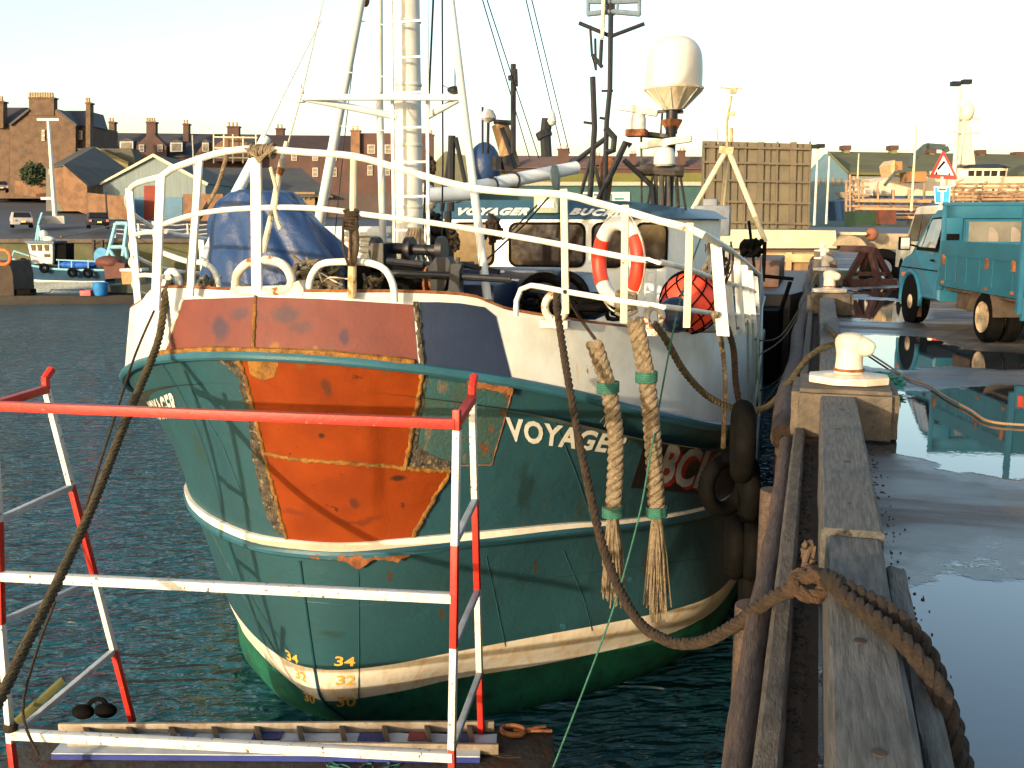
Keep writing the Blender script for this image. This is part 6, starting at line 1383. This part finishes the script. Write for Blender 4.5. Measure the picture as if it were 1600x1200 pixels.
# D : gabled shed
D_ = empty('gabled_shed', AD(240,346,74), 'pale blue corrugated shed with a cream gable edge and a red door', 'shed')
shedm = mat('shed_corrugated', (.15,.2,.2), .7, (.12,.155,.165), .6, bump=.4, bsc=3, streak=.4, stc=(.15,.13,.1), aniso=(6,6,.6))
part('wall', [[(161,287),(239,244),(321,287),(321,350),(161,350)]], 74, 14, shedm, D_)
part('lower_cladding', [rect(204,285,308,350)], 73.93, .06, mat('shed_blue', (.06,.15,.24), .6, (.05,.12,.18), .8), D_)
part('bargeboard', [[(156,289),(157,285),(239,240),(239,245)], [(239,240),(239,245),(323,290),(325,286)]], 73.7, .3, cream, D_)
part('roof', [[(157,286),(239,241.2),(324,287),(239,243)]], 74.1, 14, slateg, D_)
part('door', [rect(225,246,290,350)], 73.85, .1, mat('door_red', (.2,.03,.015), .7, (.14,.025,.015), 1), D_)
# roofs right of the shed
E0 = empty('long_roofed_store', AD(350,320,82), 'long dark roofed store behind the bow rails, right of the gabled shed', 'building')
mb = MB(); mb.prism([AD(285,262,88), AD(470,262,92), AD(520,306,80), AD(330,303,80)], (0,0,-.2)); mb.build('roof', slateg, E0)
part('wall', [rect(325,700,303,345)], 81, 5, mat('dark_store_wall', (.07,.05,.045), .85, (.05,.04,.035), .6), E0)
part('wall', [rect(448,492,300,322)], 80.5, .4, mat('ochre_wall', (.25,.16,.08), .85), E0)
for x in (462,472,480): part('window', [rect(x,x+5,305,312)], 80.4, .09, gl2, E0)
# E : terrace with dormers
Tt = empty('terrace', AD(280,260,122), 'long dark slate roofed terrace with white dormers across the harbour', 'building')
part('wall', [rect(146,420,243,320)], 122, 8, brick2, Tt)
mb = MB(); mb.prism([AD(144,245,121.6), AD(420,247,121.6), AD(420,212,126), AD(146,209,126)], (0,0,.2)); mb.build('roof', slate, Tt)
for x0, x1, y0, y1, n_, ff in ((170,178.5,190,235,2,121.8),(228.5,243,190,216,4,121),(286,294.5,193,222,2,122),(355,373,197,216,3,120.8),(431,443,200,225,2,122)): chim(x0,x1,y0,y1,ff,Tt,n_,brick2 if x0 > 180 else stone)
part('gable', [[(213,246),(213,228),(232,209),(240,209),(260,228),(260,246)]], 120.8, 2, brick2, Tt); part('gable', [[(335,252),(335,228),(354,214),(372,214),(396,228),(396,252)]], 120.7, 2, brick, Tt)
part('gable', [[(303,246),(318,224),(327,232),(327,246)]], 120.9, 1, brick, Tt)
for x0, x1, y0, y1 in ((187,208,221,235),(266,285,223,237),(316,326,223,237),(147,168,226,234)):
    o = part('dormer', [[(x0-1,y1+1),(x0-1,y0-1),((x0+x1)/2-2,y0-5),((x0+x1)/2+2,y0-5),(x1+1,y0-1),(x1+1,y1+1)]], 121.0, 1.5, slate, Tt); fwin(x0,x1,y0,y1,120.95,o,False)
for x0 in (217,246): fwin(x0,x0+8,226,237,120.75,Tt)
sc = empty('scaffolding', AD(360,250,119), 'pale scaffolding round the brick gable of the terrace', 'scaffolding')
mb = MB()
for x in (334,350,364,380,400): mb.bar(AD(x,210 if x != 380 else 213,119), AD(x,255,119), .14)
for y in (214,231,246): mb.bar(AD(333,y,118.9), AD(402,y+1,118.9), .16)
mb.build('scaffold_poles', cream, sc)
# F : brick tenements
F_ = empty('brick_tenement', AD(460,300,108), 'red brick tenement row with white sash windows behind the mast', 'building')
part('wall', [rect(421,548,236,320)], 108, 8, brick2, F_); mb = MB(); mb.prism([AD(419,238,107.7), AD(550,238,107.7), AD(550,214,112), AD(419,213,112)], (0,0,.2)); mb.build('roof', mat('purple_slate', (.05,.03,.027), .8, (.035,.025,.023), .5), F_)
part('wall', [rect(553,672,208,320)], 107.5, 8, brick2, F_); chim(548,562,203,242,107,F_,2,brick); chim(664,677,210,250,107.2,F_,2,brick2)
for x in (455,488,517): fwin(x,x+9,241,251,108,F_); fwin(x,x+9,262,276,108,F_)
for x in (574,601,640): fwin(x,x+12,226,240,107.5,F_); fwin(x,x+8,258,274,107.5,F_)
# G : hillside roofs behind the wheelhouse
G_ = empty('distant_row', AD(800,262,150), 'distant row of brown roofed houses behind the wheelhouse aerials', 'building')
part('wall', [rect(700,1100,258,275)], 152, 6, brick2, G_); mb = MB(); mb.prism([AD(700,262,151.6), AD(1100,264,151.6), AD(1100,246,156), AD(700,244,156)], (0,0,.2)); mb.build('roof', mat('brown_purple_roof', (.12,.075,.065), .8, (.09,.06,.055), .3), G_)
for x0, x1, y0 in ((872,889,232),(985,994,240),(1060,1071,235),(930,938,243),(800,806,243)): chim(x0,x1,y0,258,151,G_,2,brick2)
mb = MB(); vprism(mb, [(676,330),(676,258),(696,236),(740,246),(752,262),(752,330)], 140, 10); tag(mb.build('mossy_roofed_hall', mat('olive_roof', (.14,.13,.07), .8, (.1,.1,.06), .4)), 'olive roofed hall right of the white mast in the distance', 'building')
mb = MB(); vprism(mb, [(745,272),(1100,270),(1110,330),(745,330)], 136, 3); vs = mb.build('grass_bank', grassy); tag(vs, kind='structure')
Hh = empty('long_green_shed', AD(930,320,120), 'long teal green shed with a white sign behind the wheelhouse', 'shed')
part('wall', [rect(748,1096,289,340)], 120, 8, mat('green_cladding', (.03,.08,.08), .7, (.024,.062,.062), .4), Hh); part('roof', [[(748,290),(748,284),(1096,284),(1096,290)]], 119.6, 9, mat('pale_eaves', (.35,.33,.25), .7), Hh)
part('sign_board', [rect(905,984,300,318)], 119.8, .15, white, Hh); part('sign_figures', [rect(911,917,303,315), rect(921,925,303,315), rect(928,936,303,306), rect(950,956,303,315), rect(960,975,309,312)], 119.7, .08, mat('sign_teal', (.05,.2,.2), .6), Hh)
FS, RS = 1.0, 1.0
# H : raised bridge leaf
Hb = empty('bridge_leaf', AD(1184,357,72), 'raised brown bascule bridge leaf with steel ribs standing upright beyond the quay', 'bridge')
blm = mat('bridge_plate', (.13,.11,.072), .75, (.1,.088,.06), .6, bump=.3, rust=.12, rsc=2, rc=(.25,.1,.04))
part('deck_plate', [[(1099,220),(1269,225),(1263,358),(1095,357)]], 72, .4, blm, Hb)
mb = MB()
for x in (1100,1113,1140,1165,1189,1215,1240,1266): mb.bar(AD(x,221+(x%3),71.85), AD(x-3,357,71.85), .42 if x in (1113,1189,1240) else .12, .12, up=FH)
mb.build('main_girder', mat('bridge_girder', (.12,.1,.068), .75, (.09,.075,.055), .8, rust=.15, rsc=2), Hb)
for y in (233,257,285,318,350):
    mb = MB(); mb.bar(AD(1099,y-4,71.7), AD(1267,y,71.7), .14, .12, up=FH); mb.build('cross_rib', MC['bridge_girder'], Hb)
mb = MB()
for x in (1128,1152,1203,1253): mb.bar(AD(x,224,71.8), AD(x-3,357,71.8), .05, .05, up=FH)
mb.build('stiffeners', MC['bridge_girder'], Hb)
# I : blue shed
I_ = empty('fish_market_shed', AD(1300,350,85), 'big pale blue gabled shed with a long mossy green roof', 'shed')
part('wall', [[(1262,275),(1293,240),(1325,271),(1325,355),(1262,355)]], 85, 1, mat('pale_blue_cladding', (.095,.17,.21), .6, (.08,.14,.17), .5, streak=.2), I_)
part('wall', [rect(1325.2,1800,272,355)], 85.5, 1, mat('grey_cladding', (.2,.22,.2), .7, (.16,.17,.15), .4), I_)
mb = MB(); mb.prism([AD(1325,273,85), AD(1800,280,85), AD(1800,248,97), AD(1293,240,97)], (0,0,.2)); mb.prism([AD(1293,240,97), AD(1294,240,85), AD(1326,272,84.8), AD(1326,273,85)], (0,0,.2)); mb.build('roof', mat('green_brown_roof', (.11,.105,.04), .85, (.085,.08,.035), .3), I_)
for x, y in ((1324,231),(1398,231),(1457,236),(1535,238),(1594,241)):
    o = part('roof_ventilator', [rect(x-6.5,x+6.5,y-4,y+3)], 96, 1.2, brick2, I_); part('vent_neck', [rect(x-4,x+4,y+3,y+9)], 96.1, 1, mat('dull_olive', (.16,.15,.08), .8), o)
for x in (1277,1289,1300,1310): part('window', [rect(x,x+5,278,290)], 84.9, .12, gl2, I_)
part('dark_doorway', [rect(1293,1304,327,338)], 84.9, .12, black, I_); 
# J : ship in dock, scaffolding, crane
J = empty('docked_ship', AD(1450,330,70), 'white and blue ship in the dock behind scaffolding, its bridge above the pickup', 'ship')
part('hull', [[(1345,312),(1372,306),(1700,305),(1700,345),(1352,345)]], 70, 8, mat('ship_blue', (.03,.07,.16), .5, (.025,.05,.1), .6, rust=.15, rsc=2), J)
part('white_band', [[(1362,296),(1700,293),(1700,305),(1370,306)]], 69.9, 8, mat('ship_cream', (.55,.47,.34), .6, (.45,.36,.25), .6, rust=.2, rsc=1.5), J)
part('rusty_superstructure', [rect(1500,1700,300,318)], 69.6, 2, mat('ship_rust', (.25,.13,.07), .8, (.12,.08,.05), .8), J)
part('upper_works', [[(1374,284),(1388,276),(1700,276),(1700,296),(1368,296)]], 70.4, 6, MC['ship_cream'], J)
br_ = part('bridge', [[(1499,262),(1575,263),(1571,283),(1500,283)]], 71, 5, mat('ship_white', (.7,.64,.52), .5, (.6,.54,.42), 1), J)
part('bridge_roof', [[(1500,262),(1515,257),(1560,256),(1581,262)]], 70.8, 5.4, navy, br_)
for x in (1514,1526,1538.5,1550,1563): part('window', [[(x,266.5),(x+8.5,266.5),(x+7.5,275),(x-.5,275)]], 70.9, .12, glass, br_)
mb = MB(); mb.prism([AD(1507,165,72), AD(1513,165,72), AD(1524,258,72), AD(1503,258,72)], FH*.8); mb.tube([AD(1496,184,72), AD(1530,186,72)], .12, 6); mb.tube([AD(1488,206,72), AD(1530,208,72)], .09, 6); mb.ball(AD(1512,174,72), .45, 8, (1,1,1.4)); mb.tube([AD(1508,182,72), AD(1498,258,72)], .1, 6); mb.build('ship_mast', mat('ship_mast_cream', (.68,.58,.42), .5), J)
part('striped_cowl', [rect(1345,1352,296,305), rect(1358,1364,296,305), rect(1372,1378,295,304), rect(1386,1392,294,303)], 69.2, .3, white, J); 
ss = empty('scaffolding', AD(1400,345,66), 'tangle of brown scaffold poles and platforms round the docked ship', 'scaffolding')
random.seed(6); mb = MB()
for x in (1322,1328,1334,1342,1348,1372,1396,1420,1444,1490,1505,1520,1536,1552,1570,1590): mb.bar(AD(x,random.uniform(268,285) if x < 1350 else random.uniform(285,300),66+random.uniform(-1,1)), AD(x+random.uniform(-1,1),350,66), .12)
for y in (283,293,303,312,322,333): mb.bar(AD(1320,y,65.7), AD(1358 if y < 310 else 1460,y+random.uniform(-1,1),65.7), .12)
for y in (288,294,300,307,312): mb.bar(AD(1486,y,65.5), AD(1600,y+random.uniform(-2,2),65.5), .14)
for k in range(26): a = random.uniform(1486,1590); b = random.uniform(286,312); mb.bar(AD(a,b,65.3), AD(a+random.uniform(5,16),b+random.uniform(-8,8),65.3), .1)
mb.build('scaffold_poles', mat('scaffold_brown', (.3,.2,.12), .8, (.2,.13,.08), 2), ss)
mb = MB()
for y in (314,326,339): mb.bar(AD(1340,y,65.2), AD(1450,y+1,65.2), 1.0, .16)
mb.build('scaffold_boards', mat('scaffold_board', (.4,.24,.12), .8), ss)
ck = empty('quay_gear', AD(1380,350,62), 'green skip and red brown gear on the dockside behind the red trestle', 'gear')
part('green_skip', [rect(1336,1376,330,352)], 63, 2, mat('dark_green_gear', (.015,.04,.022), .8), ck); part('red_gear', [rect(1374,1400,328,350)], 62.5, 2, mat('red_brown_gear', (.12,.03,.018), .8, (.06,.025,.02), 2), ck)
mb = MB(); mb.ball(AD(1362,366,57), .35, 8); mb.build('orange_ball', mat('dull_orange', (.22,.08,.04), .8), ck)
mb = MB(); vprism(mb, [(1308,384),(1318,372),(1330,366),(1345,372),(1356,384)], 56.5, 1.5); mb.build('pale_heap', brown_con, ck, bevel=.05); mb = MB(); vprism(mb, rect(1329,1354,363,367), 56.2, 2); mb.build('white_board', pale, ck)
cr = empty('crane', AD(1410,300,67), 'orange mobile crane with a bent dark jib behind the warning sign', 'crane')
part('body', [rect(1424,1448,268,284), rect(1398,1410,252,266)], 67, 2, mat('crane_orange', (.3,.15,.05), .7, (.22,.13,.07), 1.5), cr); part('counterweight', [[(1391,258),(1398,250),(1404,262),(1394,276)]], 67, 2, mat('crane_tan', (.5,.34,.18), .6), cr)
mb = MB()
for a, b in (((1423,262),(1429,244)), ((1429,244),(1447,228)), ((1447,228),(1476,230)), ((1476,230),(1479,238))): mb.bar(AD(*a,66.5), AD(*b,66.5), .3, .34)
mb.bar(AD(1382,290,66), AD(1400,268,66), .16); mb.build('jib', mat('jib_dark', (.05,.07,.07), .5), cr)
# lamp posts etc ------------------------------------------------
def lamppost(px, y0, y1, f, r, label, cross=(), heads=(), m=None, base=0):
    o = empty('lamp_post', AD(px, y1, f), label, 'lamp post'); mb = MB(); top = AD(px, y0, f); bot = AD(px, y1, f); bot = Vector((top.x, top.y, bot.z)); mb.tube([bot, top], [r*1.2, r*.8], 8)
    for dx_, y in cross: mb.bar(AD(px-dx_, y, f), AD(px+dx_, y, f), r*1.3, r*1.2)
    mb.build('pole', m or mat('post_pale', (.5,.5,.45), .5), o)
    for x, y in heads:
        mb = MB(); mb.box(AD(x, y, f), (.5,.4,.25), YAW); mb.bar(AD(x, y, f), AD(px, y+2, f), .08); mb.build('lamp_head', black_m, o)
    if base:
        mb = MB(); mb.box((bot.x, bot.y, bot.z+.15), (1.6,1,.5), YAW); mb.build('base', mat('lamp_base_stone', (.3,.3,.28), .8), o)
    return o
FS, RS = 1.5, 1.4
lamppost(75.5,186,346,63,.13,'white lamp post with two crossbars on the street at the left', ((17,187),(11,310)), m=white, base=1)
lamppost(165,300,358,60,.06,'thin dark post near the dark car on the far street', m=black_m)
lamppost(300.5,211,350,66,.06,'slim grey post behind the bow rails at the left', m=mat('post_grey', (.3,.33,.33), .5))
FS, RS = 1.0, 1.0
lamppost(1278,229,352,70,.08,'grey lamp post directly right of the raised bridge leaf', heads=((1275,229),(1282,228)))
lamppost(1296,244,350,69,.07,'plain grey post in front of the pale blue shed gable')
lamppost(1432,195,330,64,.07,'pale post rising in front of the orange crane', m=cream)
lamppost(1500,135,290,60,.11,'tall floodlight mast with two heads above the white ship bridge', heads=((1493,131),(1510,128)))
lamppost(1342,240,290,67,.05,'thin pale post on the scaffolding left of the crane', m=cream)
# railing with chains
FS, RS = 1.5, 1.3
rg = empty('chain_fence', AD(240,365,57.5), 'white posts and sagging chains along the top of the harbour wall', 'fence')
mb = MB()
for x in (180,217.5,294,330,368,405,440,478): p = AD(x,366,57.6); mb.bar((p.x,p.y,Zq), (p.x,p.y,Zq+1.2), .12)
mb.build('fence_posts', frame_w, rg)
mb = MB()
xs = [180,217.5,256,294,330,368,405,440,478]
for x0, x1 in zip(xs, xs[1:]):
    for dz in (1.15,.75,.4):
        p, q = AD(x0,366,57.6), AD(x1,366,57.6); p.z = q.z = Zq+dz; mb.tube([p, (p+q)/2-Vector((0,0,.09)), q], .035, 5)
mb.build('chains', frame_w, rg)
RS = 1.0
# cars
def car(px, py, f, c, label, w=1.7):
    base = AD(px, py, f); base.z = AD(px, py, f).z; M = Matrix.Rotation(YAW+math.atan((800-px)/1600)+.05, 3, 'Z'); o = empty('parked_car', base, label, 'car', 'cars on the street across the harbour')
    def L(x, y, z): return base+M@Vector((x, y, z))
    prof = [(-2,.3),(-2.05,.75),(-1.9,.9),(-1.35,1.38),(.3,1.4),(1.0,.95),(2.0,.8),(2.05,.3)]; n = len(prof); vs = []
    for x in (-w/2, w/2):
        for y, z in prof: s = .84 if z > 1.1 else 1; vs.append(L(x*s, y, z))
    mb = MB(); mb.add(vs, [tuple(range(n)), tuple(n+i for i in range(n))[::-1]]+[(i, (i+1) % n, n+(i+1) % n, n+i) for i in range(n)]); mb.build('body', c, o, bevel=.05)
    mb = MB(); mb.prism([L(-.72,-1.93,.93), L(.72,-1.93,.93), L(.62,-1.45,1.34), L(-.62,-1.45,1.34)], M@Vector((0,-.03,.03))); mb.build('rear_window', glass, o)
    for s in (-1, 1):
        mb = MB(); mb.box(L(s*.68,-2.05,.68), (.26,.06,.16), YAW); mb.build('rear_lamp', MC['red_lens'], o)
        for y in (-1.3, 1.35): mb = MB(); mb.lathe([(.15,-.1),(.29,-.1),(.3,0),(.29,.1),(.15,.1)], L(s*.75,y,.3), 14, M@Matrix.Rotation(math.pi/2, 3, 'Y')); mb.build('wheel', black, o)
    mb = MB(); mb.box(L(0,-2.06,.55), (.5,.04,.12), YAW); mb.build('number_plate', mat('plate_yellow', (.7,.5,.1), .5), o)
    mb = MB(); mb.box(L(0,-2.04,.38), (1.66,.14,.2), YAW); mb.build('bumper', black, o)
car(34, 356, 62, mat('car_silver', (.5,.5,.48), .3, (.42,.42,.4), 1, bump=0, metal=.3), 'silver hatchback parked left of the white lamp post across the harbour')
car(153, 357, 60.5, mat('car_dark', (.03,.03,.045), .3, bump=0), 'dark hatchback parked near the tan yard wall across the harbour')
car(1, 301, 88, mat('car_dark2', (.2,.2,.22), .3, bump=0), 'grey car cut by the left edge on the street below the tenement')
# road marking
mb = MB(); mb.add([AD(104,330,68)]*0, [])
RS = 1.4
# bush
def bush(c, rx, rz, label):
    o = empty('bush', c-Vector((0,0,rz)), label, 'bush'); random.seed(8); mb = MB()
    for k in range(1500):
        u = Vector((random.gauss(0,1), random.gauss(0,1), random.gauss(0,1))).normalized(); rr = random.uniform(.45,1)*(1+.3*noise.noise(u*2.2)); p = c+Vector((u.x*rx*rr, u.y*rx*rr, u.z*rz*rr)); s = random.uniform(.12,.28)
        a = Vector((random.uniform(-1,1), random.uniform(-1,1), random.uniform(-1,1))).normalized(); b = a.orthogonal().normalized(); mb.add([p-a*s, p+b*s*.6, p+a*s, p-b*s*.6], [(0,1,2,3)])
    mb.build('foliage', mat('bush_leaves', (.05,.07,.03), .7, (.03,.045,.02), 1, bump=0), o, smooth=False); mb = MB(); mb.tube([c-Vector((0,0,rz)), c], [.12,.05], 6); mb.build('stem', rope_b, o)
bush(AD(52,272,91), 1.6, 1.5, 'dark bush behind the low garden wall below the tall tenement')
# mooring line of small boat, ladder on wall
mb = MB(); mb.tube(smooth_pts([AD(176,352,56), AD(130,364,54), AD(95,370,51)], 1), .04, 5); tag(mb.build('mooring_line', rope_t), 'pale mooring line from the small blue boat up to the harbour wall', 'rope')
mb = MB(); p = AD(153,375,56.5)
for dx_ in (-.35,.35): mb.bar(p+RT*dx_, p+RT*dx_+Vector((0,0,-2.6)), .14)
for k in range(8): mb.bar(p+RT*-.35+Vector((0,0,-.3*k-.2)), p+RT*.35+Vector((0,0,-.3*k-.2)), .07)
tag(mb.build('wall_ladder', mat('wall_ladder_iron', (.05,.035,.03), .8)), 'dark iron ladder fixed to the harbour wall beside the small blue boat', 'ladder')
